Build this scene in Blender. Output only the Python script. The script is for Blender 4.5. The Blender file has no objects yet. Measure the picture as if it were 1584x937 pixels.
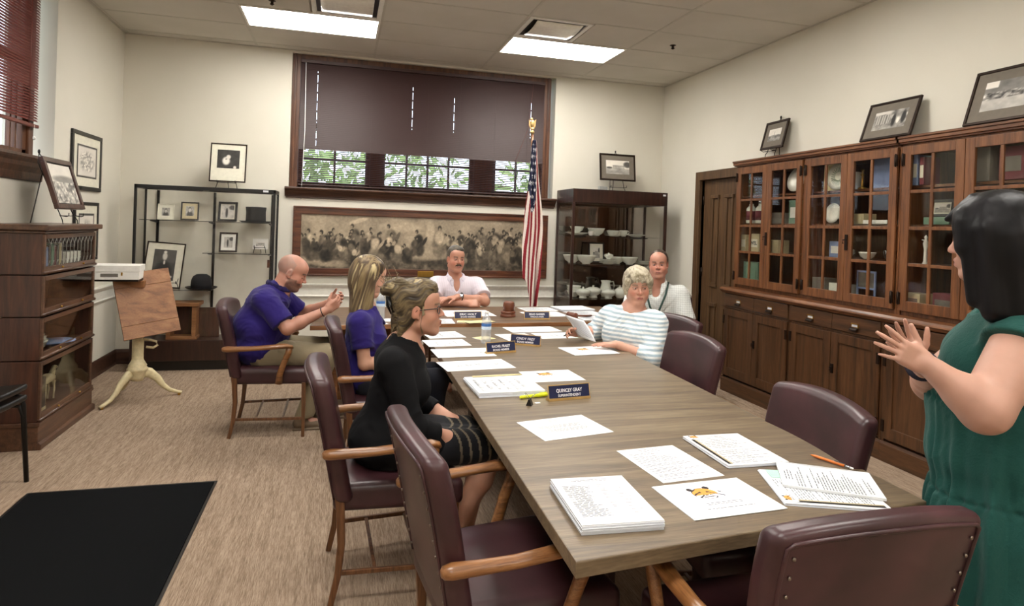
import bpy, math, random
import numpy as np
from mathutils import Vector, Matrix
random.seed(7)
rng = np.random.default_rng(11)
C = bpy.context.scene.collection
R = math.radians
# ---------------------------------------------------------------- camera
f_px, cy_px = 982.66, 354.95
r_ = Vector((0.96489, -0.26040, 0.03437)); u_ = Vector((-0.03188, 0.01380, 0.99940)); w_ = Vector((0.26072, 0.96540, -0.00501))
cam = bpy.data.cameras.new('camera'); cam_o = bpy.data.objects.new('camera', cam); C.objects.link(cam_o)
cam.sensor_fit = 'HORIZONTAL'; cam.sensor_width = 36.0
cam.lens = 36.0 * f_px / 1584
cam.shift_y = -(468.5 - cy_px) / 1584
cam.clip_start = 0.05
cam_o.matrix_world = Matrix(((r_.x, u_.x, -w_.x, 0), (r_.y, u_.y, -w_.y, 0), (r_.z, u_.z, -w_.z, 1.535), (0, 0, 0, 1)))
bpy.context.scene.camera = cam_o
# ---------------------------------------------------------------- view, world, light levels
vs = bpy.context.scene.view_settings
vs.view_transform = 'Standard'; vs.look = 'None'; vs.gamma = 1.0; vs.use_curve_mapping = False
vs.exposure = 0.0
LAMP = 25.0          # emission of the fluorescent diffusers
SKY = 15.0
world = bpy.data.worlds.new('sky'); bpy.context.scene.world = world; world.use_nodes = True
wn = world.node_tree.nodes; wl = world.node_tree.links
bg = wn['Background']
sky = wn.new('ShaderNodeTexSky')
sky.sky_type = 'HOSEK_WILKIE'; sky.turbidity = 4.0; sky.sun_direction = (-0.4, -0.5, 0.75)
mixc = wn.new('ShaderNodeMix'); mixc.data_type = 'RGBA'; mixc.inputs[0].default_value = .65; mixc.inputs[7].default_value = (.30, .32, .35, 1)   # thin bright overcast over the blue
wl.new(sky.outputs[0], mixc.inputs[6]); wl.new(mixc.outputs[2], bg.inputs[0]); bg.inputs[1].default_value = SKY

# ---------------------------------------------------------------- room numbers
XL, XR, YB, YF, H = -2.171, 3.896, 7.269, -2.3, 3.363
XC = XR          # cabinet wall

# ---------------------------------------------------------------- materials
def newmat(name):
    m = bpy.data.materials.new(name); m.use_nodes = True
    return m, m.node_tree.nodes, m.node_tree.links, m.node_tree.nodes['Principled BSDF']
def lin(c):
    return tuple((x / 12.92 if x <= .04045 else ((x + .055) / 1.055) ** 2.4) for x in c[:3]) + (1,)
def srgb(h):
    return lin(tuple(int(h[i:i + 2], 16) / 255 for i in (0, 2, 4)))
def coords(n, l, scale=(1, 1, 1), rot=(0, 0, 0), kind='Object'):
    t = n.new('ShaderNodeTexCoord'); mp = n.new('ShaderNodeMapping')
    mp.inputs['Scale'].default_value = scale; mp.inputs['Rotation'].default_value = rot
    l.new(t.outputs[kind], mp.inputs[0]); return mp.outputs[0]
def noise(n, l, v, scale, detail=4, rough=.55, dist=0):
    t = n.new('ShaderNodeTexNoise'); t.inputs['Scale'].default_value = scale
    t.inputs['Detail'].default_value = detail; t.inputs['Roughness'].default_value = rough; t.inputs['Distortion'].default_value = dist
    l.new(v, t.inputs['Vector']); return t.outputs['Fac']
def ramp(n, l, fac, stops):
    t = n.new('ShaderNodeValToRGB'); cr = t.color_ramp
    while len(cr.elements) < len(stops): cr.elements.new(.5)
    for e, (p, c) in zip(cr.elements, stops): e.position = p; e.color = c
    l.new(fac, t.inputs[0]); return t.outputs[0]
def bump(n, l, p, h, strength=.3, dist=.002):
    b = n.new('ShaderNodeBump'); b.inputs['Strength'].default_value = strength; b.inputs['Distance'].default_value = dist
    l.new(h, b.inputs['Height']); l.new(b.outputs[0], p.inputs['Normal'])
def plain(name, hexc, rough=.5, metal=0, bscale=0, bstr=.2, var=.06, spec=.5, sheen=0):
    m, n, l, p = newmat(name)
    c = srgb(hexc); v = coords(n, l)
    f = noise(n, l, v, bscale or 30, 3)
    a = tuple(x * (1 - var) for x in c[:3]) + (1,); b = tuple(min(1, x * (1 + var)) for x in c[:3]) + (1,)
    l.new(ramp(n, l, f, [(.3, a), (.7, b)]), p.inputs['Base Color'])
    p.inputs['Roughness'].default_value = rough; p.inputs['Metallic'].default_value = metal
    p.inputs['Specular IOR Level'].default_value = spec
    if sheen: p.inputs['Sheen Weight'].default_value = sheen
    if bscale: bump(n, l, p, f, bstr, .001)
    return m
def wood(name, dark, mid, light, axis='Z', scale=1.0, rough=.4, grain=1.0, coat=0):
    m, n, l, p = newmat(name)
    s = {'X': (2, 26, 26), 'Y': (26, 2, 26), 'Z': (26, 26, 2)}[axis]
    s2 = {'X': (12, 260, 260), 'Y': (260, 12, 260), 'Z': (260, 260, 12)}[axis]
    v = coords(n, l, tuple(q * scale for q in s)); v2 = coords(n, l, tuple(q * scale for q in s2))
    a = noise(n, l, v, 1, 5, .6, .6); b = noise(n, l, v2, 1, 2, .5)
    mx = n.new('ShaderNodeMath'); mx.operation = 'MULTIPLY_ADD'; mx.inputs[1].default_value = .35 * grain; l.new(b, mx.inputs[0]); 
    sb = n.new('ShaderNodeMath'); sb.operation = 'SUBTRACT'; sb.inputs[1].default_value = .17 * grain; l.new(a, sb.inputs[0]); l.new(sb.outputs[0], mx.inputs[2])
    l.new(ramp(n, l, mx.outputs[0], [(.3, srgb(dark)), (.5, srgb(mid)), (.72, srgb(light))]), p.inputs['Base Color'])
    p.inputs['Roughness'].default_value = rough
    if coat: p.inputs['Coat Weight'].default_value = coat; p.inputs['Coat Roughness'].default_value = .15
    bump(n, l, p, b, .12, .001)
    return m
def glassmat(name, tint=(1, 1, 1), refl=1.0, ior=1.45):
    m, n, l, p = newmat(name); n.remove(p)
    out = n['Material Output']; tr = n.new('ShaderNodeBsdfTransparent'); gl = n.new('ShaderNodeBsdfGlossy')
    gl.inputs['Roughness'].default_value = .03; tr.inputs[0].default_value = tuple(tint) + (1,)
    # thin pane: Schlick reflectance from |N.I|, the same on both faces
    ge = n.new('ShaderNodeNewGeometry'); dt = n.new('ShaderNodeVectorMath'); dt.operation = 'DOT_PRODUCT'; l.new(ge.outputs['Normal'], dt.inputs[0]); l.new(ge.outputs['Incoming'], dt.inputs[1])
    def mth(op, a, b_): q = n.new('ShaderNodeMath'); q.operation = op; (l.new(a, q.inputs[0]) if not isinstance(a, float) else setattr(q.inputs[0], 'default_value', a)); q.inputs[1].default_value = b_; return q.outputs[0]
    ab = mth('ABSOLUTE', dt.outputs['Value'], 0.0); om = n.new('ShaderNodeMath'); om.operation = 'SUBTRACT'; om.inputs[0].default_value = 1.0; l.new(ab, om.inputs[1])
    mu = n.new('ShaderNodeMath'); mu.operation = 'MULTIPLY_ADD'; mu.inputs[1].default_value = .9 * refl; mu.inputs[2].default_value = .04 * refl; l.new(mth('POWER', om.outputs[0], 5.0), mu.inputs[0])
    mx = n.new('ShaderNodeMixShader'); l.new(mu.outputs[0], mx.inputs[0]); l.new(tr.outputs[0], mx.inputs[1]); l.new(gl.outputs[0], mx.inputs[2])
    l.new(mx.outputs[0], out.inputs[0]); return m
def plasticmat():
    m, n, l, p = newmat('clear_plastic'); n.remove(p); out = n['Material Output']
    tr = n.new('ShaderNodeBsdfTransparent'); df = n.new('ShaderNodeBsdfTranslucent'); d2 = n.new('ShaderNodeBsdfDiffuse'); gl = n.new('ShaderNodeBsdfGlossy'); gl.inputs['Roughness'].default_value = .08
    tr.inputs[0].default_value = (.97, .98, .99, 1); df.inputs[0].default_value = (.85, .88, .9, 1); d2.inputs[0].default_value = (.85, .88, .9, 1)
    a = n.new('ShaderNodeMixShader'); a.inputs[0].default_value = .5; l.new(df.outputs[0], a.inputs[1]); l.new(d2.outputs[0], a.inputs[2])
    b = n.new('ShaderNodeMixShader'); b.inputs[0].default_value = .30; l.new(tr.outputs[0], b.inputs[1]); l.new(a.outputs[0], b.inputs[2])
    c = n.new('ShaderNodeMixShader'); c.inputs[0].default_value = .06; l.new(b.outputs[0], c.inputs[1]); l.new(gl.outputs[0], c.inputs[2]); l.new(c.outputs[0], out.inputs[0]); return m
def attrmat(name, rough=.6, bscale=0, bstr=.1, spec=.4):
    m, n, l, p = newmat(name); a = n.new('ShaderNodeAttribute'); a.attribute_name = 'Col'
    l.new(a.outputs['Color'], p.inputs['Base Color']); p.inputs['Roughness'].default_value = rough
    p.inputs['Specular IOR Level'].default_value = spec
    if bscale: bump(n, l, p, noise(n, l, coords(n, l), bscale, 3), bstr, .001)
    return m
M = {}
M['glass'] = glassmat('clear_glass', (.985, .985, .985), .6)
M['glassdark'] = glassmat('cabinet_glass', (.93, .93, .91), .8)
M['oak'] = wood('oak_stain', '452714', '693f20', '805331', 'Z', 1, .42, coat=.15)
M['oakY'] = wood('oak_stain_y', '452714', '693f20', '805331', 'Y', 1, .42, coat=.15)
M['oaklow'] = wood('oak_dark_stain', '332010', '4b2f19', '5f3f25', 'Z', 1, .45, coat=.1)
M['oaklowY'] = wood('oak_dark_stain_y', '332010', '4b2f19', '5f3f25', 'Y', 1, .45, coat=.1)
M['doorwood'] = wood('door_wood', '3a2715', '543c25', '654b31', 'Z', 1, .5)
M['case'] = wood('walnut_case', '2a150d', '40241a', '523022', 'Z', 1, .35, coat=.3)
M['casey'] = wood('walnut_case_y', '38231a', '503525', '664632', 'Y', 1, .38, coat=.2)
M['windowwood'] = wood('window_wood', '3a2014', '56331f', '6d4429', 'Z', 1, .45)
M['windowwoodX'] = wood('window_wood_x', '2c1b12', '43291b', '5a3a26', 'X', 1, .45)
M['muralwood'] = wood('mural_frame_wood', '33190d', '522b18', '6c3f25', 'X', 1, .35, coat=.3)
M['base'] = wood('baseboard_wood', '2e1a12', '432a1e', '54382a', 'X', 1, .45)
M['armwood'] = wood('chair_wood', '563419', '80532d', '9d6e42', 'X', 1.5, .35, coat=.3)
M['legwood'] = wood('chair_leg_wood', '402512', '5f3b20', '765233', 'Z', 1.5, .4, coat=.2)
M['table'] = wood('table_laminate', '54473a', '6c5c48', '83735c', 'X', .8, .38, 1.5)
M['tableedge'] = wood('table_edge', '5a4b38', '6e5d47', '827159', 'X', .8, .45, 1.5)
M['head'] = wood('head_table_veneer', '54402e', '6b5440', '7d6650', 'X', .8, .4, 1.2)
M['board'] = wood('stand_board_wood', '6b4222', '8b5c36', 'a07048', 'X', .7, .5)
M['darkwood'] = wood('dark_wood', '1c0c07', '2b140d', '3b2017', 'Z', 1, .35, coat=.3)
M['gavel'] = plain('gavel_wood', '6a3c28', .3)
M['black'] = plain('black_lacquer', '141210', .35)
M['blackmetal'] = plain('black_metal', '15120f', .45, .4)
M['blackcloth'] = plain('black_cloth', '0f0f12', .95, 0, 300, .4)
M['brass'] = plain('brass', 'a8823c', .35, .9)
M['gold'] = plain('gold_trim', 'cfae74', .35, .6)
M['bronze'] = plain('dark_bronze', '2c2019', .45, .7)
M['chrome'] = plain('chrome', 'b8bcc2', .22, 1)
M['nail'] = plain('nail_metal', '857a70', .3, .9)
M['white'] = plain('white_paint', 'e8e6df', .55)
M['paper'] = plain('white_paper', 'e2e4e7', .7, 0, 0, 0, .01)
M['paperedge'] = plain('paper_edge', 'd6dae2', .8, 0, 900, .3, .08)
M['print'] = plain('grey_print', '6c7078', .8)
M['printdark'] = plain('dark_print', '4a4c54', .8)
M['manila'] = plain('manila', 'd9cc9c', .7)
M['china'] = plain('china', 'd6d8cb', .22, 0, 0, 0, .03)
M['chinawhite'] = plain('white_china', 'ece9df', .25)
M['navy'] = plain('navy_plastic', '1a2145', .35)
M['lettering'] = plain('lettering_white', 'e6e4ea', .5)
M['yellow'] = plain('highlighter_yellow', 'e2ea2a', .35)
M['orange'] = plain('orange_plastic', 'e07b32', .35)
M['navyink'] = plain('navy_fabric', '1b1b2c', .8)
M['mat'] = plain('black_mat_carpet', '0c0d0f', .95, 0, 400, .6, .25, .1)
M['felt'] = plain('black_felt', '191a1e', .9, 0, 200, .2)
M['cream'] = plain('cream_paint', 'd3c59d', .5, 0, 40, .2, .12)
M['grey'] = plain('grey_paint', '8b8b88', .6)
M['greyclutter'] = plain('grey_card', '6f6a62', .7)
M['pinkbook'] = plain('maroon_cloth', '6b2f37', .7)
M['mint'] = plain('mint_note', 'a9d6c2', .7)
M['greenbox'] = plain('green_tin', '6f8c78', .5)
M['beigebox'] = plain('beige_card', 'b9ab88', .7)
M['bluefold'] = plain('blue_card', '7f8fb5', .6)
M['matboard'] = plain('mat_board_cream', 'dcd8c6', .8)
M['matgrey'] = plain('mat_board_grey', '6d655a', .8)
M['clearplastic'] = plasticmat()
M['label'] = plain('bottle_label', '3f6fb0', .4)
M['labelw'] = plain('bottle_label_white', 'c9dcee', .4)
M['pvc'] = plain('white_plastic', 'f2f2f0', .35)
M['attr'] = attrmat('printed_picture', .5)
M['attrgloss'] = attrmat('printed_paper', .7)
def leather():
    m, n, l, p = newmat('burgundy_leather')
    v = coords(n, l); f = noise(n, l, v, 6, 4); g = n.new('ShaderNodeTexVoronoi'); g.inputs['Scale'].default_value = 420; l.new(v, g.inputs['Vector'])
    l.new(ramp(n, l, f, [(.3, srgb('2e191c')), (.7, srgb('46282c'))]), p.inputs['Base Color'])
    p.inputs['Roughness'].default_value = .36; bump(n, l, p, g.outputs[0], .12, .0006); return m
M['leather'] = leather()
def wallmat(name, hexa, hexb):
    m, n, l, p = newmat(name)
    v = coords(n, l); f = noise(n, l, v, 1.2, 3); g = noise(n, l, v, 90, 4)
    l.new(ramp(n, l, f, [(.3, srgb(hexa)), (.7, srgb(hexb))]), p.inputs['Base Color'])
    p.inputs['Roughness'].default_value = .75; bump(n, l, p, g, .25, .0015); return m
M['wall'] = wallmat('painted_plaster', 'd3cec0', 'd9d4c7')
M['trimwhite'] = plain('white_trim_paint', 'dcd9cf', .5)
def ceilmat():
    m, n, l, p = newmat('ceiling_tile')
    v = coords(n, l); g = noise(n, l, v, 160, 4, .7); f = noise(n, l, v, 2, 2)
    l.new(ramp(n, l, f, [(.3, srgb('c6c1b6')), (.7, srgb('cec9bf'))]), p.inputs['Base Color'])
    p.inputs['Roughness'].default_value = .95; bump(n, l, p, g, .5, .003); return m
M['ceil'] = ceilmat()
M['tbar'] = plain('t_bar', 'bdb8ac', .6)
def carpet():
    m, n, l, p = newmat('striated_carpet')
    v = coords(n, l, (42, 3.0, 1)); v2 = coords(n, l, (240, 14, 1)); v3 = coords(n, l, (1, 1, 1))
    a = noise(n, l, v, 1, 6, .7, .4); b = noise(n, l, v2, 1, 4, .7); c = noise(n, l, v3, 500, 2)
    m1 = n.new('ShaderNodeMath'); m1.operation = 'MULTIPLY_ADD'; m1.inputs[1].default_value = .75; l.new(b, m1.inputs[0])
    m0 = n.new('ShaderNodeMath'); m0.operation = 'MULTIPLY'; m0.inputs[1].default_value = .5; l.new(a, m0.inputs[0]); l.new(m0.outputs[0], m1.inputs[2])
    m2 = n.new('ShaderNodeMath'); m2.operation = 'MULTIPLY_ADD'; m2.inputs[1].default_value = .3; l.new(c, m2.inputs[0]); l.new(m1.outputs[0], m2.inputs[2])
    l.new(ramp(n, l, m2.outputs[0], [(.50, srgb('574838')), (.70, srgb('867260')), (.9, srgb('ad9884'))]), p.inputs['Base Color'])
    p.inputs['Roughness'].default_value = .97; p.inputs['Specular IOR Level'].default_value = .15; bump(n, l, p, m2.outputs[0], .6, .004); return m
M['carpet'] = carpet()
def emit(name, col, s):
    m, n, l, p = newmat(name); p.inputs['Base Color'].default_value = (.9, .9, .9, 1)
    p.inputs['Emission Color'].default_value = col; p.inputs['Emission Strength'].default_value = s
    return m
M['lamp'] = emit('light_diffuser', (1.0, .965, .9, 1), LAMP)
def blindmat(name, a, rough=.4):
    m, n, l, p = newmat(name); p.inputs['Base Color'].default_value = srgb(a); p.inputs['Roughness'].default_value = rough; return m
M['blind'] = blindmat('blind_slat', '38211f', .5)
M['blindred'] = blindmat('red_blind_slat', '6e3129')
M['mirror'] = plain('dark_mirror', '8c8680', .04, 1, 0, 0, .01)
M['backing'] = plain('linen_backing', 'd2cebf', .8, 0, 6, .9, .05)
def flagmat():
    return attrmat('flag_cloth', .8, 200, .2)
M['flag'] = flagmat()
M['leaf'] = plain('leaf_green', '86a058', .6, 0, 3, .1, .5)
M['grass'] = plain('lawn', '5b7038', .9, 0, 20, .4, .3)

# ---------------------------------------------------------------- mesh builder
class MB:
    def __init__(s): s.v = []; s.f = []; s.mi = []; s.sm = []
    def add(s, vs, fs, mi=0, smooth=False, T=None):
        o = len(s.v)
        for p in vs:
            p = Vector(p)
            if T is not None: p = T @ p
            s.v.append(tuple(p))
        for q in fs: s.f.append(tuple(i + o for i in q)); s.mi.append(mi); s.sm.append(smooth)
        return s
    def box(s, x0, x1, y0, y1, z0, z1, mi=0, T=None):
        v = [(x0, y0, z0), (x1, y0, z0), (x1, y1, z0), (x0, y1, z0), (x0, y0, z1), (x1, y0, z1), (x1, y1, z1), (x0, y1, z1)]
        return s.add(v, [(3, 2, 1, 0), (4, 5, 6, 7), (0, 1, 5, 4), (1, 2, 6, 5), (2, 3, 7, 6), (3, 0, 4, 7)], mi, False, T)
    def prism(s, pts, z0, z1, mi=0, T=None, axis='z'):
        n = len(pts)
        if axis == 'z': v = [(x, y, z0) for x, y in pts] + [(x, y, z1) for x, y in pts]
        elif axis == 'y': v = [(x, z0, y) for x, y in pts] + [(x, z1, y) for x, y in pts]
        else: v = [(z0, x, y) for x, y in pts] + [(z1, x, y) for x, y in pts]
        fs = [tuple(range(n - 1, -1, -1)), tuple(range(n, 2 * n))] + [(i, (i + 1) % n, n + (i + 1) % n, n + i) for i in range(n)]
        return s.add(v, fs, mi, False, T)
    def lathe(s, prof, seg=24, mi=0, T=None, closed=True):
        v = []; fs = []
        for (r, z) in prof:
            for k in range(seg):
                a = 2 * math.pi * k / seg; v.append((r * math.cos(a), r * math.sin(a), z))
        m = len(prof)
        for i in range(m - 1):
            for k in range(seg):
                k2 = (k + 1) % seg; fs.append((i * seg + k, i * seg + k2, (i + 1) * seg + k2, (i + 1) * seg + k))
        if closed:
            fs.append(tuple(range(seg - 1, -1, -1))); fs.append(tuple((m - 1) * seg + k for k in range(seg)))
        return s.add(v, fs, mi, True, T)
    def tube(s, pts, rad, seg=8, mi=0, T=None, up=(0, 0, 1), cap=True):
        """sweep; rad: number, or list of numbers, or list of (a, b) half axes (a across, b along up)"""
        P = [Vector(p) for p in pts]; n = len(P)
        if not isinstance(rad, (list, tuple)): rad = [rad] * n
        v = []
        for i in range(n):
            t = (P[min(i + 1, n - 1)] - P[max(i - 1, 0)]).normalized()
            U = Vector(up); S = t.cross(U)
            if S.length < .05: U = Vector((1, 0, 0)) if abs(t.x) < .9 else Vector((0, 1, 0)); S = t.cross(U)
            S.normalize(); U = S.cross(t).normalized()
            a, b = rad[i] if isinstance(rad[i], (list, tuple)) else (rad[i], rad[i])
            for k in range(seg):
                g = 2 * math.pi * k / seg + math.pi / seg; v.append(tuple(P[i] + S * (a * math.cos(g)) + U * (b * math.sin(g))))
        fs = []
        for i in range(n - 1):
            for k in range(seg):
                k2 = (k + 1) % seg; fs.append((i * seg + k, i * seg + k2, (i + 1) * seg + k2, (i + 1) * seg + k))
        if cap: fs.append(tuple(range(seg - 1, -1, -1))); fs.append(tuple((n - 1) * seg + k for k in range(seg)))
        return s.add(v, fs, mi, seg > 4, T)
    def rbox(s, c, h, r, n=6, mi=0, deform=None, T=None):
        """rounded box centre c half sizes h corner radius r, subdivided n per side, with an optional deform(x,y,z)"""
        idx = {}; v = []; fs = []
        def vert(a):
            key = tuple(round(q, 5) for q in a)
            if key in idx: return idx[key]
            q = [a[i] * h[i] for i in range(3)]; cl = [max(-(h[i] - r), min(h[i] - r, q[i])) for i in range(3)]
            d = Vector([q[i] - cl[i] for i in range(3)])
            if d.length > 1e-9:
                d = d / max(abs(x) for x in d) if False else d.normalized() * r
            p = [cl[i] + d[i] for i in range(3)]
            p = tuple(p[i] + c[i] for i in range(3))
            if deform: p = deform(*p)
            idx[key] = len(v); v.append(p); return idx[key]
        # parameter lines with extra samples in the rounded rim
        def line(i):
            e = r / h[i]; L = [-1, -1 + e * .3, -1 + e * .7]; L += list(np.linspace(-1 + e, 1 - e, n)) + [1 - e * .7, 1 - e * .3, 1]; return [float(x) for x in L]
        for ax in range(3):
            u, w = (ax + 1) % 3, (ax + 2) % 3; Lu, Lw = line(u), line(w)
            for sg in (-1, 1):
                for i in range(len(Lu) - 1):
                    for j in range(len(Lw) - 1):
                        q = []
                        for (a, b) in ((i, j), (i + 1, j), (i + 1, j + 1), (i, j + 1)):
                            k = [0, 0, 0]; k[ax] = sg; k[u] = Lu[a]; k[w] = Lw[b]; q.append(vert(k))
                        fs.append(tuple(q if sg > 0 else q[::-1]))
        return s.add(v, fs, mi, True, T)
    def grid(s, nx, ny, fn, mi=0, smooth=True, T=None):
        v = [fn(i / nx, j / ny) for j in range(ny + 1) for i in range(nx + 1)]
        fs = [(j * (nx + 1) + i, j * (nx + 1) + i + 1, (j + 1) * (nx + 1) + i + 1, (j + 1) * (nx + 1) + i) for j in range(ny) for i in range(nx)]
        return s.add(v, fs, mi, smooth, T)
    def ball(s, c, r, seg=12, mi=0, T=None):
        rr = r if isinstance(r, (list, tuple)) else (r, r, r); n = seg // 2 + 1
        v = [(c[0], c[1], c[2] - rr[2])]; 
        for i in range(1, n):
            t = math.pi * i / n
            for k in range(seg):
                a = 2 * math.pi * k / seg; v.append((c[0] + rr[0] * math.sin(t) * math.cos(a), c[1] + rr[1] * math.sin(t) * math.sin(a), c[2] - rr[2] * math.cos(t)))
        v.append((c[0], c[1], c[2] + rr[2])); fs = []
        for k in range(seg):
            k2 = (k + 1) % seg; fs.append((0, 1 + k2, 1 + k)); fs.append((len(v) - 1, 1 + (n - 2) * seg + k, 1 + (n - 2) * seg + k2))
            for i in range(n - 2): fs.append((1 + i * seg + k, 1 + i * seg + k2, 1 + (i + 1) * seg + k2, 1 + (i + 1) * seg + k))
        return s.add(v, fs, mi, True, T)
    def build(s, name, mats, parent=None, loc=(0, 0, 0), rot=(0, 0, 0), bevel=0, kind=None, label=None, seg=2):
        me = bpy.data.meshes.new(name); me.from_pydata(s.v, [], s.f)
        if not isinstance(mats, (list, tuple)): mats = [mats]
        for m in mats: me.materials.append(m)
        me.polygons.foreach_set('material_index', s.mi); me.polygons.foreach_set('use_smooth', s.sm); me.update()
        o = bpy.data.objects.new(name, me); C.objects.link(o); o.location = loc; o.rotation_euler = rot
        if parent: o.parent = parent
        if bevel:
            b = o.modifiers.new('bevel', 'BEVEL'); b.width = bevel; b.segments = seg; b.limit_method = 'ANGLE'; b.angle_limit = R(40)
        if kind: o['kind'] = kind
        if label: o['label'] = label
        return o
def paint(o, fn, name='Col'):
    """colour attribute on points from fn(Nx3 local coordinates) -> Nx3 linear rgb"""
    me = o.data; n = len(me.vertices); co = np.empty(n * 3, np.float32); me.vertices.foreach_get('co', co); co = co.reshape(-1, 3)
    col = np.ones((n, 4), np.float32); col[:, :3] = fn(co)
    a = me.color_attributes.new(name, 'FLOAT_COLOR', 'POINT'); a.data.foreach_set('color', col.ravel())
def thing(name, label, cat, loc=(0, 0, 0), rz=0, group=None, rot=None):
    o = bpy.data.objects.new(name, None); C.objects.link(o); o.location = loc; o.rotation_euler = rot or (0, 0, rz)
    o.empty_display_size = .1; o['label'] = label; o['category'] = cat
    if group: o['group'] = group
    return o
def tag(o, label, cat, group=None, kind=None):
    o['label'] = label; o['category'] = cat
    if group: o['group'] = group
    if kind: o['kind'] = kind
    return o
def kids(o): return [c for c in bpy.data.objects if c.parent == o]
def dup(o, loc, rz=None, label=None, group=None):
    def cp(s, par):
        c = s.copy(); C.objects.link(c); c.parent = par
        for ch in kids(s): cp(ch, c)
        return c
    c = cp(o, None); c.location = loc
    if rz is not None: c.rotation_euler = (0, 0, rz)
    if label: c['label'] = label
    if group: c['group'] = group
    return c
def vnoise(p, seed=0):
    """smooth value noise, p Nx3 -> N in [0,1]"""
    i = np.floor(p).astype(np.int64); f = p - i; f = f * f * (3 - 2 * f)
    def hsh(a, b, c):
        h = (a * 374761393 + b * 668265263 + c * 2147483647 + seed * 974711) & 0xffffffff
        h = ((h ^ (h >> 13)) * 1274126177) & 0xffffffff
        return ((h ^ (h >> 16)) & 0xffff) / 65535.0
    o = 0
    for dx in (0, 1):
        for dy in (0, 1):
            for dz in (0, 1):
                w = (f[:, 0] if dx else 1 - f[:, 0]) * (f[:, 1] if dy else 1 - f[:, 1]) * (f[:, 2] if dz else 1 - f[:, 2])
                o = o + w * hsh(i[:, 0] + dx, i[:, 1] + dy, i[:, 2] + dz)
    return o
def fbm(p, seed=0, oct=4):
    s = 0; a = .5; t = 0
    for k in range(oct): s = s + a * vnoise(p * 2 ** k + 17.3 * k, seed + k); t += a; a *= .5
    return s / t
# ================================================================ the room
def struct(name, mb, m, **k): return mb.build(name, m, kind='structure', **k)
def quadmb(): return MB()
struct('floor', MB().box(XL - .4, XR + .6, YF, YB + .4, -.08, 0), M['carpet'])
# back wall with a window recess: x -0.56..2.45, z 1.80..3.33
WX0, WX1, WZ0, WZ1 = -.556, 2.452, 1.80, 3.335
b = MB()
b.box(XL - .4, WX0, YB, YB + .35, 0, H); b.box(WX1, XR + .6, YB, YB + .35, 0, H)
b.box(WX0, WX1, YB, YB + .35, 0, WZ0); b.box(WX0, WX1, YB, YB + .35, WZ1, H)
struct('wall_back', b, M['wall'])
# left wall with a window recess: y 2.6..5.71, z 1.86..3.363
LY0, LY1, LZ0 = 2.55, 5.71, 1.90
b = MB()
b.box(XL - .35, XL, YF, LY0, 0, H); b.box(XL - .35, XL, LY1, YB, 0, H); b.box(XL - .35, XL, LY0, LY1, 0, LZ0); b.box(XL - .35, XL, LY0, LY1, 3.34, H)
struct('wall_left', b, M['wall'])
# right wall with the recess of the built-in cabinets (y 0.55..5.5, z 0..2.22) and a door opening
CY0, CY1 = .52, 5.50
b = MB()
b.box(XR, XR + .6, 6.32, YB, 0, H); b.box(XR, XR + .6, CY1, 6.32, 2.12, H); b.box(XR, XR + .6, CY0, CY1, 2.2, H); b.box(XR, XR + .6, YF, CY0, 0, H)
b.box(XR + .5, XR + .6, CY0, CY1, 0, 2.2)
struct('wall_right', b, M['wall'])
struct('wall_front', MB().box(XL - .35, XR + .6, YF - .1, YF, 0, H), M['wall'])
# ceiling: tiles as inset panels between T-bars
T2 = .6096; GX = 2.741; GY = 7.111
b = MB(); t = MB()
b.box(XL - .35, XR + .6, YF, YB + .35, H + .012, H + .05)
xs = [GX - 4 * 2 * T2 + 2 * T2 * k for k in range(-1, 7)]
ys = [GY - T2 * k for k in range(0, 17)]
lights = {(-.916, 5.892), (1.522, 5.892), (-.916, 3.453), (1.522, 3.453), (-.916, 1.015), (1.522, 1.015), (-.916, -1.424), (1.522, -1.424)}
vents = {(-.307, 5.282): 0, (1.522, 5.282): 0}
for i in range(len(xs) - 1):
    for j in range(-1, len(ys)):
        x0, x1 = xs[i], xs[i + 1]
        y1 = ys[j] if j >= 0 else ys[0] + T2; y0 = y1 - T2
        if x1 < XL or x0 > XR or y0 > YB or y1 < YF: continue
        if any(abs(a - x0) < .05 and abs(c - y0) < .05 for a, c in lights): continue
        cx0, cx1, cy0, cy1 = max(x0, XL), min(x1, XR), max(y0, YF), min(y1, YB)
        segs = [(cx0, cx1)]
        for (vx, vy) in vents:
            if abs(vy - y0) < .05 and vx >= x0 - .02 and vx + T2 <= x1 + .02:
                segs = [(cx0, vx), (vx + T2, cx1)]
        for (a, c) in segs:
            if c - a > .03: b.box(a + .006, c - .006, cy0 + .006, cy1 - .006, H - .004, H + .014)
struct('ceiling', b, M['ceil'], bevel=.003, seg=1)
for x in xs:
    if XL < x < XR: t.box(x - .012, x + .012, YF, YB, H - .007, H + .0)
for y in ys:
    if YF < y < YB: t.box(XL, XR, y - .011, y + .011, H - .0065, H + .0)
t.box(XL, XL + .02, YF, YB, H - .009, H); t.box(XR - .02, XR, YF, YB, H - .009, H); t.box(XL, XR, YB - .02, YB, H - .009, H)
struct('trim_1', t, M['tbar'])
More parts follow.
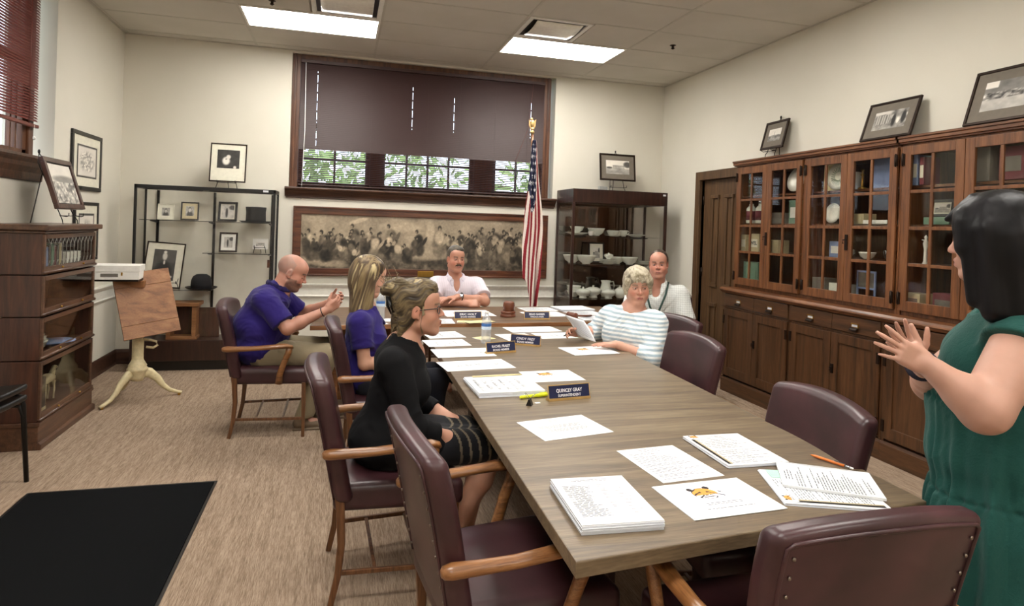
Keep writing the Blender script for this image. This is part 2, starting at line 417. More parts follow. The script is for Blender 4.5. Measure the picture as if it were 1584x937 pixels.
# chair rail and baseboards
def rail(b, along, p0, p1, q, z0=.683, z1=.836, d=1):
    prof = [(0, z0), (.012, z0), (.022, z0 + .018), (.016, z0 + .03), (.016, z1 - .05), (.026, z1 - .035), (.04, z1 - .012), (.04, z1), (0, z1)]
    if along == 'x':   # wall plane y=q facing -y
        b.prism([(q - a * d, z) for a, z in prof], p0, p1, axis='x')
    else:
        b.prism([(q + a * d, z) for a, z in prof], p0, p1, axis='y')
b = MB(); rail(b, 'x', XL, XR, YB); struct('trim_2', b, M['trimwhite'])
b = MB(); rail(b, 'y', YF, YB, XL); struct('trim_3', b, M['trimwhite'])
b = MB(); rail(b, 'y', 6.40, YB, XR, d=-1); struct('trim_4', b, M['trimwhite'])
def basebd(b, along, p0, p1, q, d=1, h=.15):
    prof = [(0, 0), (.022, 0), (.022, .02), (.016, .025), (.016, h - .03), (.008, h), (0, h)]
    if along == 'x': b.prism([(q - a * d, z) for a, z in prof], p0, p1, axis='x')
    else: b.prism([(q + a * d, z) for a, z in prof], p0, p1, axis='y')
b = MB(); basebd(b, 'x', XL, XR, YB); struct('baseboard_back', b, M['base'])
b = MB(); basebd(b, 'y', YF, YB, XL); struct('baseboard_left', b, M['base'])
b = MB(); basebd(b, 'y', 6.40, YB, XR, -1); struct('baseboard_right', b, M['base'])

# ---------------------------------------------------------------- windows
def win_root(name, label):
    o = bpy.data.objects.new(name, None); C.objects.link(o); o['kind'] = 'structure'; o['label'] = label; return o
w1 = win_root('window_1', 'wide dark-framed window in the back wall behind a brown venetian blind')
yf = YB + .13       # face of the window frame, inside the recess
b = MB()
b.box(WX0 + .002, WX0 + .085, YB + .05, YB + .2, WZ0 + .08, WZ1); b.box(WX1 - .125, WX1 - .04, YB + .05, YB + .2, WZ0 + .08, WZ1)
b.box(WX0 + .085, WX1 - .125, YB + .05, YB + .2, WZ1 - .06, WZ1)
b.box(WX0 + .02, WX0 + .05, YB + .035, YB + .06, WZ0 + .08, WZ1); b.box(WX1 - .09, WX1 - .06, YB + .035, YB + .06, WZ0 + .08, WZ1)
b.build('window_casing', M['windowwood'], w1, bevel=.006)
b = MB()
b.prism([(YB - .075, 1.855), (YB - .08, 1.868), (YB - .075, 1.882), (YB + .14, 1.882), (YB + .14, 1.78), (YB - .02, 1.78), (YB - .025, 1.80), (YB - .04, 1.83), (YB - .055, 1.85)], WX0 - .035, WX1 + .035, axis='x')
b.box(WX0 - .02, WX1 + .02, YB - .02, YB, 1.765, 1.80)
b.build('window_sill', M['windowwoodX'], w1, bevel=.003)
# sash frames: side, centre, side
b = MB(); g = MB(); panes = []
secs = [(WX0 + .085, .30), (.42, 1.50), (1.72, WX1 - .125)]
zt, zb = WZ1 - .06, WZ0 + .08
for (a, c) in secs:
    b.box(a, a + .05, yf, yf + .05, zb, zt); b.box(c - .05, c, yf, yf + .05, zb, zt); b.box(a, c, yf, yf + .05, zb, zb + .07); b.box(a, c, yf, yf + .05, zt - .06, zt); b.box(a, c, yf, yf + .06, 2.55, 2.61)
    k = 4 if c - a > 1 else 2
    for i in range(1, k): xx = a + .05 + (c - a - .1) * i / k; b.box(xx - .012, xx + .012, yf + .01, yf + .04, zb, zt)
    b.box(a, c, yf + .01, yf + .04, 2.2, 2.225)
    g.box(a + .04, c - .04, yf + .02, yf + .024, zb + .05, zt - .04)
b.box(.30, .42, yf - .04, yf + .07, zb, zt); b.box(1.50, 1.72, yf - .04, yf + .07, zb, zt)
b.build('window_sash', M['windowwood'], w1, bevel=.003); g.build('pane', M['glass'], w1)
# venetian blind (one continuous set of slats), hung in the recess
bl = thing('venetian_blind', 'wide dark brown venetian blind lowered over the back wall window', 'blind', (0, YB + .04, 0))
b = MB(); x0, x1 = WX0 + .09, WX1 - .13
z = 3.235; k = 0
while z > 1.93:
    t_ = (3.235 - z)
    ang = R(74) if z > 2.30 else R(31)
    hw = .0125; th = .0007
    sag = .004 * math.sin(k * 1.7)
    dy, dz = hw * math.cos(ang), hw * math.sin(ang)
    # slightly cupped slat of two facets, notched where the lift cords run through the closed slats
    cuts = [c for c, za, zb_ in ((-.29, 2.35, 3.16), (.75, 2.55, 3.08), (1.23, 2.55, 3.00), (2.16, 2.55, 3.02)) if za < z < zb_ and (k * 7) % 5]
    edges = [x0] + [e for c in cuts for e in (c - .0022, c + .0022)] + [x1]
    for xa, xb in zip(edges[::2], edges[1::2]):
        b.add([(xa, -dy, z - dz), (xb, -dy, z - dz), (xb, -.0015, z + .0015), (xa, -.0015, z + .0015), (xb, dy, z + dz), (xa, dy, z + dz)], [(0, 1, 2, 3), (3, 2, 4, 5)], 0, True)
    z -= .0205; k += 1
b.build('slats', M['blind'], bl)
b = MB(); b.box(x0, x1, -.03, .03, 3.24, 3.275); b.build('head_rail', M['blind'], bl, bevel=.003)
b = MB(); b.box(x0, x1, -.014, .014, 1.905, 1.922); b.build('bottom_rail', M['blind'], bl, bevel=.004)
b = MB()
for xx in (x0 + .2, .30, .93, 1.30, 1.72, 2.12):
    b.tube([(xx, -.016, 1.92), (xx, -.016, 3.24)], .0014, 4); b.tube([(xx, .016, 1.92), (xx, .016, 3.24)], .0014, 4)
b.build('ladder_cord', M['blind'], bl)
b = MB(); b.tube([(x0 + .05, -.035, 3.24), (x0 + .06, -.04, 2.5), (x0 + .04, -.04, 1.75)], .0045, 6); b.build('tilt_wand', M['pvc'], bl)
b = MB(); b.tube([(2.17, -.035, 3.24), (2.12, -.04, 2.7), (1.86, -.045, 2.0), (1.6, -.045, 1.96)], .0016, 5); b.build('pull_cord', M['blindred'], bl)

w2 = win_root('window_2', 'tall window with wooden sash in the left wall under a red blind')
xf = XL - .11
b = MB()
b.box(XL - .2, XL - .09, LY1 - .19, LY1 - .12, LZ0, 3.34); b.box(XL - .2, XL - .09, LY0, LY0 + .1, LZ0, 3.34); b.box(XL - .2, XL - .09, LY0 + .1, LY1 - .19, 3.26, 3.34)
b.build('window_casing', M['windowwood'], w2, bevel=.006)
b = MB()
b.prism([(XL + .05, 1.89), (XL + .055, 1.905), (XL + .05, 1.925), (XL - .2, 1.925), (XL - .2, 1.80), (XL, 1.74), (XL + .015, 1.745), (XL + .02, 1.80), (XL + .035, 1.84), (XL + .038, 1.87)], LY0 - .05, 5.49, axis='y')
b.build('window_sill', M['windowwoodX'], w2, bevel=.003)
b = MB(); g = MB()
ya, yb_ = LY0 + .1, LY1 - .19
for (a, c) in ((ya, 3.55), (3.62, 4.55), (4.62, yb_)):
    b.box(xf - .05, xf, a, a + .06, LZ0, 3.26); b.box(xf - .05, xf, c - .06, c, LZ0, 3.26); b.box(xf - .05, xf, a, c, LZ0, LZ0 + .08); b.box(xf - .05, xf, a, c, 2.6, 2.66); b.box(xf - .05, xf, a, c, 3.2, 3.26)
    g.box(xf - .03, xf - .026, a + .05, c - .05, LZ0 + .07, 3.2)
    for yy in (c - .14, c - .22): b.box(xf - .04, xf - .01, yy, yy + .02, LZ0, 3.2)
b.build('window_sash', M['windowwood'], w2, bevel=.003); g.build('pane', M['glass'], w2)
bl = thing('venetian_blind', 'dark red venetian blind over the window in the left wall', 'blind', (XL - .07, 0, 0))
b = MB(); z = 3.21; y0, y1 = LY0 + .03, LY1 - .125
while z > 2.19:
    ang = R(68 if z > 2.45 else 55); dx, dz = .0125 * math.cos(ang), .0125 * math.sin(ang)
    b.add([(dx, y0, z - dz), (dx, y1, z - dz), (.0015, y1, z + .0015), (.0015, y0, z + .0015), (-dx, y1, z + dz), (-dx, y0, z + dz)], [(0, 1, 2, 3), (3, 2, 4, 5)], 0, True)
    z -= .0205
b.build('slats', M['blindred'], bl)
b = MB(); b.box(-.014, .016, y0, y1, 2.15, 2.175); b.build('bottom_rail', M['blindred'], bl, bevel=.004)
b = MB(); b.box(-.03, .03, y0, y1, 3.23, 3.27); b.build('head_rail', M['blindred'], bl, bevel=.003)
b = MB()
for yy in (5.42, 4.7, 3.9): b.tube([(.017, yy, 2.17), (.017, yy, 3.24)], .0025, 5)
b.build('ladder_cord', M['blindred'], bl)
b = MB(); b.tube([(.02, 5.5, 2.17), (.02, 5.5, 2.08)], .0016, 5); b.ball((.02, 5.5, 2.07), (.01, .01, .016), 10); b.build('cord_tassel', M['chinawhite'], bl)

# ---------------------------------------------------------------- door in the right wall (beside the cabinets)
d1 = win_root('door_1', 'dark wooden panelled door in the right wall beside the cabinets')
b = MB()
b.prism([(6.41, 0), (6.41, 2.215), (5.51, 2.215), (5.51, 2.12), (6.32, 2.12), (6.32, 0)], XR - .035, XR + .12, axis='x')
b.build('door_casing', M['doorwood'], d1, bevel=.004)
b = MB()
xd = XR + .03
b.box(xd, xd + .03, 5.47, 6.32, 0, 2.13)
def panel(b, y0, y1, z0, z1, xp, d=1):
    # moulded rim round a recessed looking panel, projecting towards -x (d=1)
    for (a, c, e, f_) in ((y0, y1, z0, z0 + .02), (y0, y1, z1 - .02, z1), (y0, y0 + .02, z0, z1), (y1 - .02, y1, z0, z1)):
        b.box(xp - .016 * d, xp, a, c, e, f_)
for (y0, y1) in ((6.02, 6.14), (5.76, 5.88)):
    panel(b, y0, y1, .98, 1.93, xd); panel(b, y0, y1, .22, .76, xd)
    b.box(xd - .026, xd, y0 - .015, y1 + .015, 1.915, 1.95); b.box(xd - .026, xd, y0 - .015, y1 + .015, .745, .78); b.box(xd - .02, xd, y0 - .01, y1 + .01, .955, .985)
b.build('door_leaf', M['doorwood'], d1, bevel=.004)
b = MB(); 
for z in (1.9, 1.1, .3): b = MB(); b.tube([(xd - .008, 6.315, z - .05), (xd - .008, 6.315, z + .05)], .009, 8); b.build('hinge', M['bronze'], d1)

# ---------------------------------------------------------------- ceiling lights and vents
n_l = 0
for (x, y) in sorted(lights, key=lambda q: (-q[1], q[0])):
    lab = {(-.916, 5.892): 'lit fluorescent ceiling panel left of the back window', (1.522, 5.892): 'lit fluorescent ceiling panel nearest the flag corner'}.get((x, y), 'lit fluorescent ceiling panel towards the camera end of the ceiling')
    o = thing('ceiling_light', lab, 'ceiling light', (x, y, H), group='ceiling light panels')
    b = MB(); w, d = 2 * T2, T2
    b.box(.01, .03, .01, d - .01, -.012, .02); b.box(w - .03, w - .01, .01, d - .01, -.012, .02); b.box(.03, w - .03, .01, .03, -.012, .02); b.box(.03, w - .03, d - .03, d - .01, -.012, .02)
    b.build('frame', M['white'], o, bevel=.002)
    MB().box(.03, w - .03, .03, d - .03, -.004, .0).build('diffuser', M['lamp'], o)
for (x, y), lab in (((-.307, 5.282), 'square white ceiling air vent beside the left light panel'), ((1.522, 5.282), 'square white ceiling air vent beside the right light panel')):
    o = thing('ceiling_vent', lab, 'ceiling vent', (x, y, H), group='ceiling vents')
    b = MB(); w = T2
    b.box(.01, .05, .01, w - .01, -.014, .004); b.box(w - .05, w - .01, .01, w - .01, -.014, .004); b.box(.05, w - .05, .01, .05, -.014, .004); b.box(.05, w - .05, w - .05, w - .01, -.014, .004)
    b.build('frame', M['white'], o, bevel=.003)
    MB().box(.04, w - .04, .04, w - .04, .0, .006).build('duct_shade_panel', M['black'], o)  # flat black panel, its colour stands in for the shade inside the duct
    b = MB()
    b.grid(10, 4, lambda u, v: (.09 + (w - .18) * u, .07 + (w - .16) * v, -.012 - .022 * math.sin(math.pi * v)), 0)
    pl = b.build('plaque', M['chinawhite'], o); pl.modifiers.new('s', 'SOLIDIFY').thickness = .004
b = MB(); b.lathe([(.03, H), (.03, H - .006), (.012, H - .01), (.012, H - .03), (.02, H - .034), (.004, H - .045)], 16)
tag(b.build('fire_sprinkler', M['bronze'], loc=(3.083, 5.617, 0)), 'small dark fire sprinkler on the ceiling right of the light panels', 'sprinkler')
b = MB(); b.lathe([(.03, H), (.03, H - .006), (.012, H - .01), (.012, H - .03), (.02, H - .034), (.004, H - .045)], 16)
tag(b.build('fire_sprinkler', M['bronze'], loc=(-.614, 5.70, 0)), 'small dark fire sprinkler beside the left light panel', 'sprinkler')

# ---------------------------------------------------------------- outdoors, seen between the slats
b = MB().prism([(-40, -20), (XL - .5, -20), (XL - .5, YB + .5), (30, YB + .5), (30, 60), (-40, 60)], -1.1, -1.0); tag(b.build('lawn', M['grass']), 'green lawn outside the windows', 'lawn', kind='stuff')
def tree(x, y, s, lab):
    o = thing('tree', lab, 'tree', (x, y, -1.0), group='trees outside the windows')
    MB().tube([(0, 0, 0), (.1, 0, 1.2), (0, .1, 2.6 * s)], [.16, .13, .08], 8).build('trunk', M['legwood'], o)
    b = MB()
    for k in range(520):
        a = random.uniform(0, 6.28); ph = math.acos(random.uniform(-1, 1)); rr = s * random.uniform(.55, 1.5)
        c = Vector((rr * math.sin(ph) * math.cos(a), rr * math.sin(ph) * math.sin(a), 2.9 * s + rr * math.cos(ph) * .8))
        e1 = Vector((random.uniform(-1, 1), random.uniform(-1, 1), random.uniform(-1, 1))).normalized() * .16; e2 = e1.orthogonal().normalized() * .08
        b.add([c - e1, c + e2, c + e1, c - e2], [(0, 1, 2, 3)])
    b.build('crown', M['leaf'], o, kind='stuff')
tree(-.9, 14, 1.1, 'leafy green tree outside the left part of the back window'); tree(1.4, 17, 1.3, 'leafy green tree outside the middle of the back window'); tree(4.2, 13, 1.0, 'leafy green tree outside the right part of the back window')
# ================================================================ built-in cabinets on the right wall
XF, XU = 3.68, 3.78          # fronts of the base and of the glazed part
def frame_rects(b, y0, y1, z0, z1, x0, x1, sw, st=None, sb=None):
    st = st or sw; sb = sb or sw
    b.box(x0, x1, y0, y0 + sw, z0, z1); b.box(x0, x1, y1 - sw, y1, z0, z1); b.box(x0, x1, y0 + sw, y1 - sw, z1 - st, z1); b.box(x0, x1, y0 + sw, y1 - sw, z0, z0 + sb)
def upper(label, ytop, n, label_cat='cabinet'):
    W = .957 * n
    o = thing('glazed_cabinet', label, 'cabinet', (0, ytop, 0), group='oak cabinets built into the right wall')
    b = MB()
    L = -W + .0
    b.box(XU, 4.33, -.022, 0, 1.012, 2.2); b.box(XU, 4.33, L + .001, L + .02, 1.012, 2.2)
    b.box(XU + .01, 4.33, L + .02, -.022, 1.012, 1.05); b.box(XU + .01, 4.33, L + .02, -.022, 2.17, 2.2)
    b.box(4.30, 4.33, L + .02, -.022, 1.05, 2.17)
    for i in range(1, n):
        b.box(XU, 4.30, -.957 * i - .022, -.957 * i + .022, 1.05, 2.17)
    b.box(XU, XU + .02, L + .001, 0, 2.185, 2.2)
    b.build('carcass', M['oak'], o, bevel=.002)
    b = MB()
    for z in (1.365, 1.635, 1.905): 
        for i in range(n): b.box(XU + .06, 4.30, -.957 * (i + 1) + .024, -.957 * i - .024, z - .009, z + .009)
    b.build('shelf', M['oak'], o)
    b = MB(); b.prism([(3.755, 2.2), (3.755, 2.208), (3.74, 2.212), (3.74, 2.232), (3.73, 2.236), (3.73, 2.25), (3.893, 2.25), (3.893, 2.2)], L, .02, axis='y')
    b.build('cornice', M['oakY'], o)
    for i in range(n):
        for k in range(2):
            y1 = -.957 * i - .022 - .4565 * k; y0 = y1 - .4565
            y1 -= .002; y0 += .002
            b = MB(); frame_rects(b, y0, y1, 1.045, 2.183, XU - .022, XU, .062, .065, .07)
            d = b.build('door', M['oak'], o, bevel=.003)
            b = MB(); gy0, gy1, gz0, gz1 = y0 + .062, y1 - .062, 1.115, 2.118
            b.box(XU - .018, XU - .004, (gy0 + gy1) / 2 - .011, (gy0 + gy1) / 2 + .011, gz0, gz1)
            for q in (1, 2, 3): zz = gz0 + (gz1 - gz0) * q / 4; b.box(XU - .017, XU - .005, gy0, gy1, zz - .011, zz + .011)
            b.build('glazing_bar', M['oak'], d, bevel=.002)
            MB().box(XU - .012, XU - .009, gy0 - .005, gy1 + .005, gz0 - .005, gz1 + .005).build('pane', M['glassdark'], d)
            ho = y1 - .005 if k == 0 else y0 + .005
            for zz in (1.13, 2.09): b = MB(); b.box(XU - .03, XU - .02, ho - .012, ho + .012, zz - .04, zz + .04); b.tube([(XU - .031, ho, zz - .045), (XU - .031, ho, zz + .045)], .005, 6); b.build('hinge', M['bronze'], d)
            if k == 1:
                b = MB(); b.box(XU - .03, XU - .02, y1 - .03, y1 - .005, 1.44, 1.56); b.tube([(XU - .03, y1 - .017, 1.52), (XU - .055, y1 - .017, 1.52), (XU - .055, y1 - .017, 1.49)], .005, 8)
                b.build('latch', M['bronze'], d)
    return o
upper('glass-doored oak cabinet at the far end of the right wall, next to the wooden door', 5.50, 2)
upper('glass-doored oak cabinet nearer the camera, behind the woman in green', 5.50 - 1.9145, 3)
def lower(label, ytop, n, first):
    W = .957 * n; L = -W
    o = thing('base_cabinet', label, 'cabinet', (0, ytop, 0), group='oak base cabinets under the glazed cabinets')
    b = MB()
    b.box(XF + .002, 4.33, -.02, 0, .0, .985); b.box(XF + .02, 4.33, L + .001, -.02, .14, .16); b.box(4.3, 4.33, L + .001, -.02, .16, .985)
    for i in range(n + 1): b.box(XF, XF + .03, -.957 * i - (.022 if i < n else -.001), -.957 * i + (.022 if 0 < i < n else (0 if i == 0 else .022)), .14, .985)
    b.box(XF, XF + .02, L + .001, 0, .955, .985); b.box(XF, XF + .02, L + .001, 0, .812, .83)
    b.build('carcass', M['oaklow'], o, bevel=.002)
    b = MB(); b.prism([(XF - .012, 0), (XF - .012, .12), (XF - .004, .14), (XF + .02, .14), (XF + .02, 0)], L + .001, 0.0, axis='y'); b.build('plinth', M['oaklowY'], o)
    for i in range(n):
        for k in range(2):
            y1 = -.957 * i - .022 - .4565 * k - .003; y0 = y1 - .4565 + .006
            b = MB(); b.box(XF - .012, XF + .006, y0, y1, .834, .952)
            d = b.build('drawer', M['oaklowY'], o, bevel=.003)
            ym = (y0 + y1) / 2
            b = MB(); b.box(XF - .016, XF - .011, ym - .034, ym + .034, .872, .908)
            b.box(XF - .024, XF - .012, ym - .03, ym + .03, .903, .91)
            p = b.build('label_holder', M['brass'], d, bevel=.001)
            MB().box(XF - .0175, XF - .016, ym - .026, ym + .026, .884, .904).build('label_card', M['paper'], p)
            b = MB(); b.grid(8, 4, lambda u, v: (XF - .016 - .022 * math.sin(math.pi * .5 * v), ym - .034 + .068 * u, .884 - .022 * (1 - math.cos(math.pi * .5 * v)) - .006), 0)
            q = b.build('pull', M['bronze'], d); q.modifiers.new('s', 'SOLIDIFY').thickness = .003
            b = MB(); frame_rects(b, y0, y1, .162, .81, XF - .018, XF, .07, .07, .08)
            b.box(XF - .006, XF - .001, y0 + .06, y1 - .06, .23, .75)
            d = b.build('door', M['oaklow'], o, bevel=.003)
            ho = y1 - .004 if k == 0 else y0 + .004
            for zz in (.25, .70): b = MB(); b.box(XF - .026, XF - .016, ho - .011, ho + .011, zz - .04, zz + .04); b.build('hinge', M['bronze'], d)
            if k == 1:
                b = MB(); b.box(XF - .026, XF - .016, y1 - .035, y1 - .012, .50, .57); b.tube([(XF - .02, y1 - .024, .545), (XF - .045, y1 - .024, .545), (XF - .045, y1 - .024, .52)], .005, 8)
                b.build('latch', M['bronze'], d)
    return o
lower('oak base cabinet with drawers at the far end, beside the wooden door', 5.50 , 2, True)
lower('oak base cabinet nearer the camera, behind the woman in green', 5.50 - 1.9145, 3, False)
def ledge(ytop, W, label):
    b = MB(); b.prism([(3.668, -.027), (3.66, -.02), (3.655, -.008), (3.645, -.006), (3.64, 0), (3.643, .01), (3.655, .026), (3.893, .026), (3.893, -.0), (3.69, -.0), (3.69, -.027)][::1], -W, .03 if ytop > 5 else 0, axis='y')
    o = b.build('counter_ledge', M['oakY'], loc=(0, ytop, .986)); tag(o, label, 'counter', 'oak counter ledges above the drawers')
ledge(5.50, 1.9145, 'oak ledge between the drawers and the glazed doors, far part next to the wooden door')
ledge(5.50 - 1.9145, 2.871, 'oak ledge between the drawers and the glazed doors, near part behind the woman in green')

# ================================================================ conference table and head table
def slab(name, pts, z0, z1, mats, parent, bevel=.004):
    b = MB(); b.prism(pts, z0, z1)
    for i, f in enumerate(b.f):
        if len(f) == 4 and i >= 2: b.mi[i] = 1
    return b.build(name, mats, parent, bevel=bevel)
tb = thing('conference_table', 'long wood-laminate conference table the group sits around', 'table', (1.15, 3.1, 0))
TP = [(.561, 1.395), (1.734, 1.513), (1.868, 4.79), (.612, 4.79)]
slab('tabletop', [(x - 1.15, y - 3.1) for x, y in TP], .708, .75, [M['table'], M['tableedge']], tb)
def turned(b, x, y, w=.045, z=.708): b.box(x - w, x + w, y - w, y + w, 0, z)
for (x, y) in ((.95, 2.15), (1.45, 2.2), (1.5, 4.3), (.95, 4.3)):
    b = MB(); turned(b, x - 1.15, y - 3.1, .05); b.build('leg', M['darkwood'], tb, bevel=.006)
b = MB(); b.box(-.25, .35, -1.0, -.96, .60, .708); b.box(-.25, -.21, -1.0, 1.25, .60, .708); b.box(.31, .35, -1.0, 1.25, .60, .708)
b.build('apron', M['darkwood'], tb)
ht = thing('head_table', 'brown wooden head table set across the far end of the conference table', 'table', (1.15, 5.3, 0))
HT = [(-.19, 4.79), (2.56, 4.92), (2.52, 5.87), (-.14, 5.80)]
slab('tabletop', [(x - 1.15, y - 5.3) for x, y in HT], .735, .77, [M['head'], M['board']], ht)
for (x, y) in ((-.02, 5.02), (2.42, 5.08), (2.40, 5.74), (.02, 5.66)):
    b = MB(); turned(b, x - 1.15, y - 5.3, .035, .735); b.build('leg', M['board'], ht, bevel=.005)
b = MB(); b.box(-1.16, 1.26, .30, .33, .50, .735); b.build('modesty_panel', M['board'], ht)

# ================================================================ armchairs
def armchair(label, nails=True):
    o = thing('armchair', label, 'chair', (0, 0, 0))
    # seat
    def dseat(x, y, z):
        k = 1 + .09 * (x / .27)
        zz = z + .018 * (1 - (x / .27) ** 2) * (1 - (y / .27) ** 2) * (1 if z > .42 else 0)
        return (x, y * k, zz)
    b = MB(); b.rbox((.01, 0, .425), (.262, .248, .055), .03, 6, 0, dseat); b.build('seat', M['leather'], o)
    # backrest
    def dback(x, y, z):
        t = (z - .42) / .50
        w = .93 + .09 * min(1, t * 1.3)
        arch = .030 * (1 - (abs(y) / .27) ** 2.2) * max(0, t) ** 3
        dx = -.115 * (z - .45) / .48 - .05 * max(0, t - .55) ** 2 + .022 * (abs(y) / .27) ** 2 * (0.4 + t)
        return (x + dx - .225, y * w, z + arch)
    b = MB(); b.rbox((0, 0, .665), (.036, .274, .250), .026, 9, 0, dback); bk = b.build('backrest', M['leather'], o)
    # welt piping round the rear face
    pts = []
    def P(y, z): x, yy, zz = dback(-.036, y, z); return (x - .001, yy, zz)
    for q in np.linspace(.43, .885, 12): pts.append(P(-.250, q))
    for q in np.linspace(-.236, .236, 16): pts.append(P(q, .893))
    for q in np.linspace(.885, .43, 12): pts.append(P(.250, q))
    b = MB(); b.tube(pts, .005, 8, up=(1, 0, 0)); b.build('piping', M['leather'], bk)
    if nails:
        for sgn in (-1, 1):
            for q in np.linspace(.86, .46, 10):
                x, y, z = P(sgn * .232, q); b = MB(); b.ball((x - .002, y, z), (.003, .0048, .0048), 8); b.build('nailhead', M['nail'], bk)
    # legs
    for s in (-1, 1):
        b = MB(); b.tube([(-.235, s * .235, .50), (-.222, s * .232, .38), (-.215, s * .228, .25), (-.225, s * .224, .12), (-.25, s * .222, .0)], [(.018, .026), (.018, .024), (.017, .022), (.016, .019), (.015, .017)], 4, up=(1, 0, 0))
        b.build('leg', M['legwood'], o, bevel=.003)
        b = MB(); b.tube([(.235, s * .255, .385), (.238, s * .258, .2), (.24, s * .26, 0)], [(.021, .021), (.018, .018), (.015, .015)], 4, up=(1, 0, 0))
        b.build('leg', M['legwood'], o, bevel=.003)
    # arms: flat handrail with a rounded rear end, turning down into a swept support
    for s in (-1, 1):
        ys = .302
        pts = [(-.30, s * ys, .632), (-.292, s * ys, .633), (-.27, s * ys, .634), (-.2, s * (ys + .004), .634), (-.1, s * (ys + .012), .638), (0, s * (ys + .012), .645), (.07, s * (ys + .008), .650), (.12, s * ys, .650), (.15, s * ys, .643), (.158, s * ys, .632)]
        rd = [(.008, .010), (.02, .017), (.025, .021), (.022, .019), (.023, .017), (.026, .017), (.028, .017), (.027, .017), (.02, .014), (.008, .008)]
        b = MB(); b.tube(pts, rd, 14); a = b.build('armrest', M['armwood'], o)
        b = MB(); b.tube([(.135, s * ys, .645), (.128, s * ys, .60), (.10, s * (ys - .002), .53), (.075, s * (ys - .008), .45), (.07, s * (ys - .016), .385)], [(.019, .024), (.018, .023), (.017, .021), (.017, .022), (.017, .026)], 8, up=(1, 0, 0))
        b.build('arm_support', M['armwood'], a)
    # stretchers
    for s in (-1, 1):
        b = MB(); b.tube([(-.222, s * .224, .13), (.238, s * .258, .13)], [(.010, .014)] * 2, 4); b.build('stretcher', M['legwood'], o, bevel=.003)
    for x in (-.08, .10):
        yy = .232 if x < 0 else .244
        b = MB(); b.tube([(x, -yy, .13), (x, yy, .13)], [(.011, .008)] * 2, 4); b.build('stretcher', M['legwood'], o, bevel=.003)
    return o
ch0 = armchair('burgundy leather armchair under the man in the purple polo at the far left')
ch0.location = (-.45, 4.96, 0)
GA = 'burgundy leather armchairs around the tables'
ch0['group'] = GA
def chair(x, y, deg, label): return dup(ch0, (x, y, 0), R(deg), label, GA)
chair(.30, 4.03, 2, 'burgundy leather armchair under the blonde woman in purple')
chair(.25, 2.84, 2, 'burgundy leather armchair under the woman in black')
chair(.545, 1.95, 6, 'empty burgundy leather armchair nearest the camera on the left of the table')
chair(1.11, 6.30, -88, 'burgundy leather armchair behind the head table under the man with the moustache')
chair(2.02, 4.02, 196, 'burgundy leather armchair under the woman in the striped top')
chair(2.85, 5.32, 232, 'burgundy leather armchair in the far right corner under the man in the checked shirt')
chair(1.71, 3.30, 180, 'empty burgundy leather armchair on the right of the table beside the woman in stripes')
chair(1.49, 2.07, 174, 'empty burgundy leather armchair at the right side of the table nearest the woman in green')
chair(1.165, 1.455, 90, 'empty burgundy leather armchair at the near end of the table, seen from behind')

# ================================================================ display case, left
def shelf_glass(b, x0, x1, y0, y1, z): b.box(x0, x1, y0, y1, z - .004, z + .004)
dl = thing('display_case', 'black-framed glass display case with hats and portraits at the left of the back wall', 'display case', (-1.29, 7.02, 0))
X0, X1, Y0, Y1 = -.64, .645, -.16, .215
b = MB(); b.box(X0, X1, Y0, Y1, .10, .30); b.build('base', M['darkwood'], dl, bevel=.004)
b = MB(); b.box(X0 + .03, X1 - .03, Y0 + .05, Y1 - .02, 0, .10); b.build('toe_kick', M['black'], dl)  # black here paints in the shadow of the toe-kick recess
b = MB(); F = .024
for (x, w) in ((X0, F), (X1 - F, F)):
    b.box(x, x + w, Y0, Y0 + F, .30, 1.82); b.box(x, x + w, Y1 - F, Y1, .30, 1.82)
b.box(X0, X1, Y0, Y0 + F, 1.785, 1.82); b.box(X0, X1, Y1 - F, Y1, 1.785, 1.82); b.box(X0, X0 + F, Y0 + F, Y1 - F, 1.785, 1.82); b.box(X1 - F, X1, Y0 + F, Y1 - F, 1.785, 1.82)
b.build('frame', M['black'], dl, bevel=.003)
b = MB(); b.box(X0 + F, X1 - F, Y0 + .012, Y0 + .016, .30, 1.785); b.box(X0 + .008, X0 + .012, Y0 + F, Y1 - F, .30, 1.785); b.box(X1 - .012, X1 - .008, Y0 + F, Y1 - F, .30, 1.785); b.box(X0 + F, X1 - F, Y0 + F, Y1 - F, 1.80, 1.804)
b.build('pane', M['glass'], dl)
b = MB(); b.box(X0 + F, X1 - F, Y1 - .03, Y1 - .02, .30, 1.785); b.build('back_panel', M['backing'], dl)
b = MB()
for x in (X0 + .13, .02, X1 - .06): b.box(x - .012, x + .012, Y1 - .045, Y1 - .03, .31, 1.78)
b.build('shelf_standard', M['blackmetal'], dl)
b = MB(); shelf_glass(b, X0 + .04, X1 - .04, Y0 + .05, Y1 - .045, 1.478); b.build('shelf', M['glass'], dl)
b = MB(); b.box(X0 + .04, X1 - .04, Y0 + .045, Y0 + .05, 1.475, 1.481); b.box(-.03, X1 - .04, Y0 + .045, Y0 + .05, 1.159, 1.165); b.box(X0 + .04, .06, Y0 + .045, Y0 + .05, .787, .793); b.build('shelf_edge', M['blackmetal'], dl)
b = MB(); shelf_glass(b, -.03, X1 - .04, Y0 + .05, Y1 - .045, 1.162); b.build('shelf', M['glass'], dl)
b = MB(); shelf_glass(b, X0 + .04, .06, Y0 + .05, Y1 - .045, .79); b.build('shelf', M['glass'], dl)
b = MB()
for (z, xa) in ((1.478, X0 + .13), (1.478, .02), (1.478, X1 - .06), (1.162, .02), (1.162, X1 - .06), (.79, X0 + .13), (.79, .02)):
    b.prism([(Y1 - .045, z - .004), (Y0 + .07, z - .004), (Y0 + .07, z - .012), (Y1 - .045, z - .03)], xa - .003, xa + .003, axis='x')
b.build('shelf_bracket', M['blackmetal'], dl)
